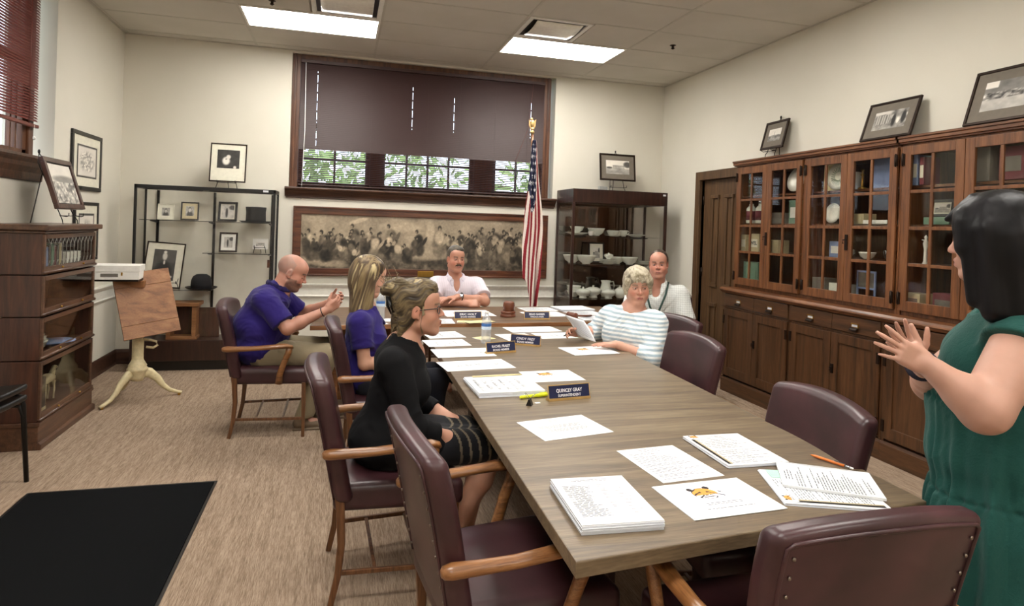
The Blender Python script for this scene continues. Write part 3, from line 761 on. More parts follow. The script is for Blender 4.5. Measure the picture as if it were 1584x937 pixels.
b = MB(); b.box(X1 - .062, X1 - .036, Y0 + .015, Y0 + .03, 1.03, 1.11); b.build('lock_plate', M['muralwood'], dl)
b = MB(); b.box(X1 - .12, X1 - .07, Y0 - .002, Y0, 1.793, 1.812); b.build('sticker', M['paper'], dl)

# ================================================================ display case, right
dr = thing('display_case', 'tall dark wood and glass display case of white china in the right corner', 'display case', (3.085, 6.98, 0))
X0, X1, Y0, Y1 = -.585, .585, -.30, .255
b = MB(); b.box(X0, X1, Y0, Y1, .10, .42); b.build('base', M['darkwood'], dr, bevel=.004)
b = MB(); b.box(X0 + .03, X1 - .03, Y0 + .05, Y1 - .02, 0, .10); b.build('toe_kick', M['black'], dr)
b = MB(); b.box(X0, X1, Y0, Y1, 1.83, 1.985); b.build('canopy', M['darkwood'], dr, bevel=.004)
b = MB(); F = .03
for (x, y) in ((X0, Y0), (X1 - F, Y0), (X0, Y1 - F), (X1 - F, Y1 - F)): b = MB(); b.box(x, x + F, y, y + F, .42, 1.83); b.build('post', M['darkwood'], dr, bevel=.003)
b = MB(); b.box(X0 + F, X1 - F, Y0 + .012, Y0 + .016, .42, 1.83); b.box(X0 + .008, X0 + .012, Y0 + F, Y1 - F, .42, 1.83); b.box(X1 - .012, X1 - .008, Y0 + F, Y1 - F, .42, 1.83)
b.build('pane', M['glass'], dr)
b = MB(); b.box(X0 + F, X1 - F, Y1 - .02, Y1 - .012, .42, 1.83); b.build('mirror_back', M['mirror'], dr)
SZR = (.735, 1.13, 1.455)
for z in SZR:
    b = MB(); shelf_glass(b, X0 + .02, X1 - .02, Y0 + .05, Y1 - .03, z); b.build('shelf', M['glass'], dr)
b = MB()
for z in SZR:
    for x in (X0 + .2, X1 - .2): b.prism([(Y1 - .02, z - .004), (Y0 + .08, z - .004), (Y0 + .08, z - .012), (Y1 - .02, z - .03)], x - .003, x + .003, axis='x')
b.build('shelf_bracket', M['blackmetal'], dr)
b = MB(); b.box(X1 - .06, X1 - .025, Y0 - .002, Y0, 1.945, 1.965); b.build('sticker', M['paper'], dr)

# ================================================================ barrister bookcase on the left wall
bc = thing('barrister_bookcase', 'stacked walnut barrister bookcase with glass doors against the left wall', 'bookcase', (-1.99, 5.145, 0))
hy = .445; XB, XFb = -.155, .155
b = MB(); b.box(XB - .01, XFb + .012, -hy - .012, hy + .012, 0, .165); b.prism([(XFb + .012, 0), (XFb + .03, 0), (XFb + .03, .035), (XFb + .012, .05)], -hy - .012, hy + .03, axis='y'); b.box(XB - .01, XFb + .02, -hy - .018, hy + .018, .15, .175)
b.build('base', M['casey'], bc, bevel=.004)
levels = [(.175, .565), (.572, .845), (.852, 1.115), (1.122, 1.385)]
for i, (z0, z1) in enumerate(levels):
    b = MB(); b.box(XB, XFb, -hy, -hy + .02, z0, z1); b.box(XB, XFb, hy - .02, hy, z0, z1); b.box(XB, XB + .012, -hy + .02, hy - .02, z0, z1); b.box(XB + .012, XFb - .02, -hy + .02, hy - .02, z0, z0 + .018)
    s = b.build('section', M['case'], bc, bevel=.003)
    b = MB()
    frame_rects(b, -hy + .004, hy - .004, z0 + .02, z1 - .004, XFb - .004, XFb + .012, .028, .03, .03)
    d = b.build('door', M['casey'], bc, bevel=.003)
    b = MB(); b.tube([(XFb + .012, -hy, z0 + .012), (XFb + .012, hy, z0 + .012)], .011, 8); b.build('front_rail', M['casey'], d)
    MB().box(XFb + .002, XFb + .005, -hy + .03, hy - .03, z0 + .045, z1 - .03).build('pane', M['glassdark'], d)
    if i == 3:
        b = MB()
        for k in range(1, 13): yy = -hy + .03 + (2 * hy - .06) * k / 13; b.tube([(XFb + .009, yy, z0 + .05), (XFb + .009, yy, z1 - .08), (XFb + .009, yy + .03, z1 - .035)], .0025, 5); b.tube([(XFb + .009, yy, z1 - .08), (XFb + .009, yy - .03, z1 - .035)], .0025, 5); b.tube([(XFb + .009, yy, z0 + .085), (XFb + .009, yy - .03, z0 + .045)], .0025, 5)
        b.build('leaded_came', M['greyclutter'], d)
    b = MB()
    for yy in (-.18, .18): b.ball((XFb + .022, yy, z0 + .034), .008, 8)
    b.build('knob', M['brass'], d)
b = MB(); b.box(XB - .008, XFb + .022, -hy - .015, hy + .015, 1.385, 1.405); b.box(XB - .01, XFb + .045, -hy - .035, hy + .035, 1.405, 1.442); b.build('cornice', M['casey'], bc, bevel=.008)

# ================================================================ pedestal stand with tilted board, white box
st = thing('reading_stand', 'cream painted pedestal stand with a tilted brown wooden board in the left corner', 'stand', (-1.58, 5.85, 0))
b = MB(); b.lathe([(.0, .16), (.045, .16), (.055, .19), (.06, .225), (.078, .245), (.078, .262), (.066, .27), (.07, .285), (.055, .31), (.045, .33), (.043, .34), (.043, .52), (.04, .56), (.036, .60), (.0, .61)], 20)
b.build('column', M['cream'], st)
for a in (238, 20, 130):
    c, s = math.cos(R(a)), math.sin(R(a)); b = MB()
    prof = [(.02, .225), (.09, .215), (.15, .16), (.19, .10), (.24, .055), (.30, .03), (.335, .022)]
    b.tube([(c * q, s * q, z) for q, z in prof], [(.020, .055), (.018, .042), (.016, .032), (.015, .024), (.014, .018), (.016, .014), (.012, .012)], 8)
    lg = b.build('leg', M['cream'], st)
    MB().tube([(c * .315, s * .315, .0), (c * .315, s * .315, .022)], .012, 8).build('caster', M['brass'], lg)
# tilted board: corners in the stand's frame
A = Vector((-.19, -.06, 1.03)); B_ = Vector((.178, .12, 1.085)); Cc = Vector((.33, -.02, .58)); 
ex = (B_ - A); wx = ex.length; ex.normalize(); ey = (Cc - B_); ey = ey - ex * ey.dot(ex); hy2 = ey.length; ey.normalize(); ez = ex.cross(ey)
T = Matrix(((ex.x, ey.x, ez.x, A.x), (ex.y, ey.y, ez.y, A.y), (ex.z, ey.z, ez.z, A.z), (0, 0, 0, 1)))
b = MB(); 
for (q0, q1) in ((0, .22), (.223, .80), (.803, 1.0)): b.box(0, wx, hy2 * q0, hy2 * q1, -.0, .022, T=T)
b.build('board', M['board'], st, bevel=.002)
b = MB(); b.tube([(.03, .0, .50), (.09, .01, .49), (.13, .02, .475), (.14, .02, .445), (.11, .015, .425), (.06, .0, .435)], .010, 8); b.build('tilt_arm', M['cream'], st)
b = MB(); b.box(-.37, .02, -.13, .17, .985, 1.003); b.build('tray', M['black'], st, bevel=.002)
b = MB(); b.box(-.06, .04, -.04, .04, .93, .985); b.build('tray_block', M['board'], st, bevel=.003)

# ================================================================ stacked side chairs bottom left
def stackchair(name, dz, lab):
    o = thing('stacking_chair', lab, 'chair', (-1.93, 3.97, dz), R(0), group='stacked black chairs at the left edge')
    o.rotation_euler = (0, 0, R(-8))
    b = MB(); b.rbox((0, 0, .452), (.235, .22, .018), .016, 6, 0, lambda x, y, z: (x, y, z + .02 * (x / .235) ** 2 + .012 * (y / .22) ** 2)); b.build('seat', M['black'], o)
    for (sx, sy) in ((1, 1), (1, -1)):
        b = MB(); b.tube([(.17 * sx, .2 * sy, .435), (.2, .205 * sy, .43), (.215, .21 * sy, .38), (.235, .225 * sy, -dz + .0)], .0125, 10); b.build('leg', M['chrome'] if False else M['blackmetal'], o)
        b = MB(); b.tube([(-.17, .2 * sy, .435), (-.2, .205 * sy, .43), (-.215, .21 * sy, .38), (-.25, .22 * sy, -dz + .0)], .0125, 10); b.build('leg', M['blackmetal'], o)
    b = MB(); b.tube([(-.2, -.21, .44), (-.24, -.215, .62), (-.28, -.2, .85), (-.285, 0, .87), (-.28, .2, .85), (-.24, .215, .62), (-.2, .21, .44)], .011, 10); b.build('back_frame', M['chrome'], o)
    b = MB(); b.rbox((-.265, 0, .75), (.014, .19, .10), .012, 4, 0, lambda x, y, z: (x - .03 * (1 - (y / .2) ** 2), y, z)); b.build('backrest', M['black'], o)
    return o
stackchair('a', 0, 'lower of the two stacked black chairs at the left edge'); stackchair('b', .06, 'upper of the two stacked black chairs at the left edge')
# ================================================================ floor mat
b = MB(); o = None
b.box(-.46, .46, -1.05, .85, 0.0005, .008)
mt = thing('floor_mat', 'large black floor mat lying on the carpet in the left foreground', 'mat', (-1.115, 3.11, 0))
b.build('mat_surface', M['mat'], mt, bevel=.003)
b = MB(); b.box(-.475, -.46, -1.07, .87, .0005, .005); b.box(.46, .475, -1.07, .87, .0005, .005); b.box(-.46, .46, .85, .87, .0005, .005); b.box(-.46, .46, -1.07, -1.05, .0005, .005)
b.build('rubber_edge', M['black'], mt, bevel=.002)
# ================================================================ pictures
def gray(v, warm=1.0):
    v = np.clip(v, 0, 1) ** 2.2
    return np.stack([v, v * (1 - .06 * warm), v * (1 - .16 * warm)], -1)
def sstep(x, a, b_): t = np.clip((x - a) / (b_ - a), 0, 1); return t * t * (3 - 2 * t)
def ell(u, v, cu, cv, ru, rv): return np.clip(1.6 - 1.6 * (((u - cu) / ru) ** 2 + ((v - cv) / rv) ** 2), 0, 1)
def mixv(a, b_, t): return a * (1 - t) + b_ * t
def art(kind, seed=0):
    def fn(u, v):
        P = np.stack([u * 6 + seed * 3.1, v * 6, np.full_like(u, seed * 1.7)], -1); nz = fbm(P, seed)
        if kind == 'portrait':
            g = .62 + .3 * (nz - .5); g = mixv(g, .22 + .1 * nz, ell(u, v, .5, .12, .42, .42)); g = mixv(g, .25, ell(u, v, .5, .74, .17, .2)); g = mixv(g, .78, ell(u, v, .5, .66, .12, .17)); g = mixv(g, .85, ell(u, v, .5, .44, .06, .09))
        elif kind == 'darkportrait':
            g = .30 + .12 * (nz - .5); g = mixv(g, .16, ell(u, v, .48, .2, .45, .5)); g = mixv(g, .80, ell(u, v, .5, .78, .13, .15)); g = mixv(g, .88, ell(u, v, .5, .92, .09, .05)); g = mixv(g, .8, ell(u, v, .5, .58, .05, .08)); g = mixv(g, .75, ell(u, v, .82, .12, .12, .05)); 
        elif kind == 'figure':
            g = .72 + .3 * (nz - .5); g = mixv(g, .2, ell(u, v, .42, .42, .12, .42)); g = mixv(g, .7, ell(u, v, .42, .82, .06, .08)); g = mixv(g, .3, ell(u, v, .85, .8, .3, .2))
        elif kind == 'building':
            g = mixv(.85 + .1 * (nz - .5), .60 + .35 * (nz - .5), sstep(v, .42, .38)); bl_ = ((u > .28) & (u < .8) & (v > .38) & (v < .66)); g = np.where(bl_, .48 + .3 * (np.sin(u * 90) > .3) * (np.sin(v * 60) > 0) + .15 * nz, g)
            g = mixv(g, .22 + .2 * nz, ell(u, v, .92, .72, .2, .26)); g = mixv(g, .35, ell(u, v, .14, .46, .16, .09))
        elif kind == 'tower':
            g = mixv(.8 + .1 * nz, .45 + .5 * (nz - .4), sstep(v, .48, .42)); g = np.where((np.abs(u - .48) < .012) & (v > .45) & (v < .78), .2, g); g = np.where((v > .43) & (v < .50) & (u > .2) & (u < .9), .35 + .3 * nz, g)
        elif kind == 'street':
            g = .55 + .9 * (nz - .5); g = np.where((u > .05) & (u < .5) & (v > .3) & (v < .8), .42 + .25 * (np.sin(u * 80) > 0), g); g = mixv(g, .8, ell(u, v, .2, .92, .4, .1)); g = mixv(g, .15, ell(u, v, .62, .45, .07, .4)); g = mixv(g, .88, ell(u, v, .75, .4, .06, .2)); g = mixv(g, .15, ell(u, v, .9, .55, .08, .4))
        elif kind == 'crowd':
            g = mixv(.66 + .3 * (nz - .5), .28 + .3 * nz, sstep(v, .55, .62)); g = np.where((v > .38) & (v < .6), .2 + 1.2 * (fbm(P * 3, seed + 5) - .25), g); g = np.where((u < .25) & (v > .78), .88, g)
        elif kind == 'drawing':
            g = .86 + .06 * (nz - .5); m = ell(u, v, .5, .5, .42, .36); g = mixv(g, .25 + 1.1 * (fbm(P * 4, seed + 3) - .05), m); g = np.where((u < .06) | (u > .94) | (v < .06) | (v > .94), .28, g)
        elif kind == 'tiles':
            g = .8 + .0 * u
        elif kind == 'hat':
            g = .24 + .12 * (nz - .5); g = mixv(g, .9, ell(u, v, .4, .4, .2, .26)); g = mixv(g, .85, ell(u, v, .5, .62, .12, .14)); g = mixv(g, .55, ell(u, v, .4, .5, .06, .05)); g = mixv(g, .85, ell(u, v, .8, .06, .08, .1))
        elif kind == 'group':
            g = mixv(.86 + .1 * (nz - .5), .72, sstep(v, .4, .35)); g = mixv(g, .5 + .1 * nz, ell(u, v, .6, .62, .6, .12)); g = np.where((v < .55), .35 + 1.3 * (fbm(P * 2.5, seed + 9) - .25), g)
        return g
    return fn
def picture(label, w, h, loc, rz, tilt, kind, seed=0, fw=.02, mw=.04, fm='black', mm='matboard', group='framed photographs', thick=.018, name='framed_picture', res=44, warm=1, roll=0, mat_bottom=None, name_cat='picture'):
    o = thing(name, label, name_cat, loc, group=group); o.rotation_euler = (-tilt, roll, rz)
    b = MB()
    for (a, c, e, f_) in ((-w / 2, w / 2, 0, fw), (-w / 2, w / 2, h - fw, h), (-w / 2, -w / 2 + fw, fw, h - fw), (w / 2 - fw, w / 2, fw, h - fw)): b.box(a, c, -thick, 0, e, f_)
    b.build('frame', M[fm], o, bevel=.003)
    MB().box(-w / 2 + fw * .6, w / 2 - fw * .6, -thick * .55, -thick * .3, fw * .6, h - fw * .6).build('mat_board', M[mm], o)
    pw, ph = w - 2 * fw - 2 * mw, h - 2 * fw - 2 * mw; zb_ = fw + mw
    if mat_bottom: ph = h - 2 * fw - mw - mat_bottom; zb_ = fw + mat_bottom
    nx = res; ny = max(8, int(res * ph / pw))
    b = MB(); b.grid(nx, ny, lambda u, v: (-pw / 2 + pw * u, -thick * .62, zb_ + ph * v)); p = b.build('photograph', M['attr'], o)
    fn = art(kind, seed)
    paint(p, lambda co: gray(fn((co[:, 0] + pw / 2) / pw, (co[:, 2] - zb_) / ph), warm))
    return o
def easel(label, loc, rz, w=.16, h=.3, tall=True, lean=.012, foot=.085):
    o = thing('picture_easel', label, 'easel', loc, group='small black wire picture easels'); o.rotation_euler = (0, 0, rz)
    b = MB()
    for s in (-1, 1):
        b.tube([(s * w / 2, -.05, .0), (s * w / 2, -.045, .03), (s * w / 2 * .9, -.03, .055), (s * w / 2 * .6, lean * .86 - .004, h * .86), (0, lean, h)] if tall else [(s * w / 2 * 1.2, -.05, 0), (s * w / 2, -.04, .06), (s * w / 2, .02, h * .6)], .0035, 6)
        b.tube([(s * w / 2, -.03, .06), (s * w / 2, -.07, .055), (s * w / 2, -.085, .06), (s * w / 2, -.085, .08)], .0035, 6)
    b.tube([(-w / 2, -.03, .058), (w / 2, -.03, .058)], .003, 6)
    if tall: b.ball((0, lean, h + .012), (.009, .009, .016), 8)
    b.build('front_legs', M['blackmetal'], o)
    b = MB(); b.tube([(0, lean * .8, h * .8), (0, foot, 0)], .0035, 6); b.build('rear_leg', M['blackmetal'], o)
    return o
# on the cabinets
picture('photograph of a tower on a small easel at the far end of the cabinet top', .335, .27, (3.80, 5.02, 2.325), R(-93), R(14), 'tower', 3, .022, .055, 'bronze', 'matgrey')
easel('small black easel holding the tower photograph on the cabinet top', (3.828, 5.02, 2.25), R(-93), .14, .36, True, .055, .052)
picture('leaning photograph of a street with figures on the cabinet top, middle of the three', .44, .30, (3.755, 3.72, 2.252), R(-90), R(19), 'street', 5, .018, .06, 'bronze', 'matgrey')
picture('leaning photograph of a long row of people, nearest the camera on the cabinet top', .50, .36, (3.755, 2.87, 2.252), R(-90), R(18), 'crowd', 8, .018, .065, 'bronze', 'matgrey')
# on the display cases
picture('tall cream-matted picture in a thin dark frame on top of the left display case', .345, .40, (-1.125, 7.0, 1.885), 0, R(9), 'hat', 2, .012, .055, 'bronze', 'matboard', mat_bottom=.13)
easel('small black easel holding the cream-matted picture on the left display case', (-1.125, 7.01, 1.82), 0, .17, .12, False)
picture('photograph of a large building in a dark frame on top of the right display case', .46, .325, (3.175, 7.0, 2.12), 0, R(8), 'building', 4, .02, .06, 'bronze', 'matgrey')
easel('small black easel holding the building photograph on the right display case', (3.175, 7.045, 1.985), 0, .2, .48, True, .045, .10)
b = MB().box(-.05, .05, -.03, .03, 0, .055); tag(b.build('grey_box', M['grey'], loc=(2.965, 6.95, 1.985), bevel=.004), 'small grey box on top of the right display case', 'box')
# left wall
picture('ink drawing in a black frame hung high on the left wall', .67, .50, (XL + .003, 6.345, 1.72), R(90), 0, 'drawing', 6, .035, .075, 'black', 'matboard', group='pictures on the left wall')
picture('second black-framed picture hung low on the left wall behind the bookcase', .55, .52, (XL + .003, 6.37, 1.10), R(90), 0, 'drawing', 9, .03, .07, 'black', 'matboard', group='pictures on the left wall')
o = picture('tilted photograph of seated people in a wide brown frame on the bookcase top', .47, .37, (-1.90, 5.27, 1.545), R(90), R(17), 'group', 7, .035, .008, 'case', 'black', thick=.03)
easel('black wire easel under the tilted photograph on the bookcase', (-1.935, 5.27, 1.442), R(90), .26, .50, True, .16, .20)
# inside the left case (y of the shelves about 7.05)
YC = 7.08
picture('tiny matted portrait on a wire stand at the left of the top shelf', .15, .16, (-1.70, YC, 1.482), 0, R(10), 'portrait', 11, .004, .035, 'matboard', 'matboard', group='pictures inside the left display case')
picture('tilted black-framed portrait on the top shelf of the left display case', .165, .19, (-1.48, YC, 1.483), R(8), R(14), 'portrait', 12, .014, .03, 'black', 'beigebox', group='pictures inside the left display case')
picture('black-framed picture of a standing figure on the top shelf beside the top hat', .185, .205, (-1.125, YC, 1.483), R(-4), R(9), 'figure', 13, .024, .008, 'black', 'matboard', group='pictures inside the left display case')
picture('framed picture with a white mat on the middle shelf below the standing figure', .175, .205, (-1.11, YC, 1.168), 0, R(9), 'figure', 14, .018, .028, 'bronze', 'white', group='pictures inside the left display case')
picture('small dark photograph in a white mat on a stand, right end of the middle shelf', .15, .11, (-.80, YC, 1.205), 0, R(9), 'group', 15, .004, .03, 'white', 'white', group='pictures inside the left display case')
easel('small dark stand under the white-matted photograph on the middle shelf', (-.80, YC, 1.168), 0, .10, .09, False)
picture('large cream-matted portrait of a man in a dark suit on the lower left shelf', .35, .46, (-1.72, 7.06, .80), R(4), R(12), 'darkportrait', 16, .012, .062, 'bronze', 'matboard', group='pictures inside the left display case', roll=R(4))
easel('black wire easel at the foot of the large portrait', (-1.66, 7.03, .796), 0, .20, .16, False)
def hat(label, loc, prof, brim):
    o = thing('hat', label, 'hat', loc)
    b = MB(); b.lathe(prof, 32); b.build('crown', M['felt'], o)
    b = MB(); b.lathe(brim, 32); b.build('brim', M['felt'], o)
    return o
t = hat('black silk top hat on the top right shelf of the left display case', (-.85, 7.06, 1.483), [(.082, .0), (.080, .03), (.078, .09), (.083, .128), (.082, .134), (.02, .136), (.0, .136)], [(.075, .002), (.11, .0), (.128, .008), (.13, .013), (.11, .006), (.078, .008)])
t.scale = (1.22, 1.1, 1.2)
t = hat('black bowler hat on the lower left shelf of the left display case', (-1.345, 7.05, .795), [(.098, .0), (.100, .04), (.096, .085), (.08, .125), (.05, .145), (.0, .15)], [(.094, .002), (.13, .0), (.148, .012), (.15, .018), (.125, .008), (.096, .010)])
# wooden chest and dark board in the bottom of the left case
o = thing('wooden_box', 'brown wooden open-front box standing in the bottom of the left display case', 'box', (-1.49, 7.02, .30))
b = MB(); b.box(-.14, .14, -.10, .10, 0, .03); b.box(-.14, -.10, -.10, .10, .03, .33); b.box(.09, .13, -.10, .10, .03, .33); b.box(-.155, .155, -.12, .12, .33, .365); b.build('carcass', M['board'], o, bevel=.003)
b = MB(); b.box(-.10, .09, .06, .075, .03, .33); b.build('back_board', M['case'], o)
b = MB(); b.box(-.10, .10, -.02, .02, 0, .30); tag(b.build('dark_board', M['case'], loc=(-1.27, 7.08, .30), bevel=.003), 'dark wooden board leaning beside the brown box in the left display case', 'board')

# ================================================================ engraving over the head table
mu = thing('framed_engraving', 'very wide sepia engraving of a crowd in a dark wood frame on the back wall', 'picture', (.95, YB - .003, .924))
W_, H_ = 2.89, .755; fw = .085
b = MB()
for (a, c, e, f_) in ((-W_ / 2, W_ / 2, 0, fw), (-W_ / 2, W_ / 2, H_ - fw, H_), (-W_ / 2, -W_ / 2 + fw, fw, H_ - fw), (W_ / 2 - fw, W_ / 2, fw, H_ - fw)): b.box(a, c, -.035, 0, e, f_)
for (a, c, e, f_) in ((-W_ / 2, W_ / 2, 0, .02), (-W_ / 2, W_ / 2, H_ - .02, H_), (-W_ / 2, -W_ / 2 + .02, .02, H_ - .02), (W_ / 2 - .02, W_ / 2, .02, H_ - .02)): b.box(a, c, -.048, -.035, e, f_)
b.build('frame', M['muralwood'], mu, bevel=.005)
pw, ph = W_ - 2 * fw, H_ - 2 * fw
b = MB(); b.grid(520, 112, lambda u, v: (-pw / 2 + pw * u, -.02, fw + ph * v)); p = b.build('print', M['attr'], mu)
def mural(co):
    x = (co[:, 0] + pw / 2); z = (co[:, 2] - fw); u = x / pw; v = z / ph
    P = np.stack([x * 5, z * 5, x * 0], -1); nz = fbm(P, 3, 5); nf = fbm(P * 5, 9, 4)
    g = .60 + .25 * (nz - .5) + .10 * (nf - .5)                         # hazy upper background
    ground = sstep(v, .34 + .1 * np.sin(u * 9), .22 + .1 * np.sin(u * 9)); g = mixv(g, .36 + .5 * (nf - .5), ground)
    g = np.where((np.abs(v - .62 - .1 * np.sin(x * 2.3)) < .012) & (u > .6), g - .08, g)
    rs = np.random.RandomState(5)
    # pale roof planes and a column, generic background masses
    for (cu, cv, ru, rv, s, tone) in ((.22, .9, .05, .05, -.8, .78), (.40, .82, .10, .12, 0, .70), (.515, .72, .022, .26, 0, .74), (.36, .45, .05, .05, .2, .34), (.44, .30, .10, .05, 0, .62), (.08, .12, .12, .10, .3, .66), (.62, .12, .14, .10, 0, .26), (.86, .2, .1, .08, .5, .44)):
        g = mixv(g, tone + .2 * (nf - .5), ell(u, v + (u - cu) * s * 2, cu, cv, ru, rv) * .8)
    figs = []
    for k in range(110):
        cu = rs.uniform(.01, .99); base = rs.uniform(.10, .34); hh = rs.uniform(.30, .56)
        if .50 < cu < .60: continue
        figs.append((base, cu, hh, rs.choice([.2, .3, .42, .62, .74]), rs.choice([.18, .26, .4, .55, .68]), rs.uniform(-.3, .3)))
    figs.append((.25, .555, .62, .72, .6, 0)); figs.sort(key=lambda q: -q[0])
    for (base, cu, hh, t1, t2, lean) in figs:
        wf = hh * ph / pw * .30; uu = u - lean * (v - base) * ph / pw
        g = mixv(g, .20, ell(uu, v, cu, base + hh * .40, wf * .85, hh * .47) * .38)
        g = mixv(g, t2 * .8 + .25 * (nf - .5), ell(uu, v, cu, base + hh * .24, wf * .74, hh * .30) * .9)
        g = mixv(g, t1 + .3 * (nf - .5), ell(uu, v, cu, base + hh * .60, wf * .60, hh * .24))
        g = mixv(g, t1 * .9, ell(uu - .5 * (v - base - hh * .55) * ph / pw, v, cu + wf * .7, base + hh * .55, wf * .26, hh * .2))
        hx = cu + wf * .25 * np.sign(lean); g = mixv(g, .20, ell(uu, v, hx, base + hh * .91, wf * .24, hh * .095) * .85); g = mixv(g, .58, ell(uu, v, hx + wf * .10 * np.sign(lean), base + hh * .87, wf * .13, hh * .06) * .9)
    g = g * (1 - .18 * (fbm(np.stack([x * 60, z * 60, x * 0], -1), 4, 2) - .3))
    g = np.clip(g, .05, .9) ** 2.2
    return np.stack([g * 1.04, g * .83, g * .58], -1)
paint(p, mural)
b = MB(); b.box(-.09, .09, -.052, -.047, -.03 + .03, .065); b.build('title_plaque', M['brass'], mu, loc=(0, 0, .004), bevel=.003)

# ================================================================ flag on its pole
fl = thing('flag', 'American flag hanging in folds from a pole topped by a gilt eagle', 'flag', (2.03, 6.5, 0))
b = MB(); b.tube([(0, 0, .05), (-.045, 0, 1.3), (-.085, 0, 2.53)], .013, 10); b.build('pole', M['armwood'], fl)
b = MB(); b.lathe([(.0, 0), (.15, 0), (.15, .02), (.12, .04), (.04, .06), (.025, .12), (.0, .12)], 24); b.build('base', M['brass'], fl)
b = MB(); T = Matrix.Translation((-.088, 0, 2.53))
b.lathe([(.0, 0), (.02, 0), (.024, .02), (.014, .035), (.0, .04)], 12, T=T); b.ball((0, 0, .05), (.02, .02, .02), 10, T=T); b.ball((0, -.0, .105), (.022, .02, .042), 12, T=T); b.ball((-.012, -.005, .155), (.014, .012, .016), 10, T=T)
b.add([(0, 0, .085), (.02, .015, .14), (.045, .02, .16), (.04, .015, .09), (.02, 0, .05)], [(0, 1, 2, 3, 4)], T=T); b.add([(0, 0, .085), (-.02, .015, .14), (-.036, .02, .15), (-.034, .015, .09), (-.02, 0, .05)], [(4, 3, 2, 1, 0)], T=T); b.ball((-.024, -.01, .152), (.009, .005, .005), 6, T=T)
b.build('eagle_finial', M['gold'], fl)
NT, NZ = 130, 150; ZT, ZB = 2.46, .62
def fw_(z):   # half width of the gathered cloth
    s = (ZT - z) / (ZT - ZB); return np.interp(s, [0, .05, .25, .42, .62, .80, .92, 1], [.02, .036, .062, .085, .10, .10, .075, .055])
def fcx(z):
    s = (ZT - z) / (ZT - ZB); return np.interp(s, [0, .3, .5, .7, .85, 1], [-.072, -.06, -.05, -.055, -.045, -.03])
def flagpt(u, v):
    z = ZT - (ZT - ZB) * v; w = float(fw_(z)); a = .012 + .03 * min(1, v * 2.5)
    lower = .0
    if u < .38: z = z + (ZT - ZB) * max(0, v - .80) * .9 * (1 - u / .38) * 1.0
    x = float(fcx(z)) + w * (2 * u - 1) + .008 * math.sin(9 * v + 3 * u)
    y = -.035 + a * math.sin(u * 17 + 2.2 * v) * (.6 + .4 * math.sin(5 * u + 4 * v))
    return (x, y, z)
b = MB(); b.grid(NT, NZ, flagpt); cl = b.build('cloth', M['flag'], fl)
U = np.tile(np.linspace(0, 1, NT + 1), NZ + 1); V = np.repeat(np.linspace(0, 1, NZ + 1), NT + 1)
def flagcol(co):
    ph_ = (U * 9.5 + (V - .3) * 4.2 * np.clip(V * 1.6, 0, 1)); red = (np.floor(ph_) % 2 == 0)
    col = np.where(red[:, None], np.array(srgb('8e1f2b')[:3]), np.array(srgb('e9ddd2')[:3]))
    canton = (V < .30 + .12 * np.sin(np.pi * np.clip((U - .15) / .6, 0, 1))) & (U < .80)
    col = np.where(canton[:, None], np.array(srgb('1a1f3c')[:3]), col)
    # stars: small five pointed shapes set on a lattice, squeezed by the folds
    su = (U * 3.2 + .5 * (np.floor(V * 26) % 2)) % 1 - .5; sv = (V * 26) % 1 - .5
    ang = np.arctan2(sv * 1.1, su); rad = np.hypot(su * 1.0, sv); st_ = rad < .20 + .13 * np.cos(5 * ang + 1.2)
    col = np.where((canton & st_ & (V > .02))[:, None], np.array(srgb('e8e6ea')[:3]), col)
    return col
paint(cl, flagcol); cl.modifiers.new('s', 'SOLIDIFY').thickness = .002

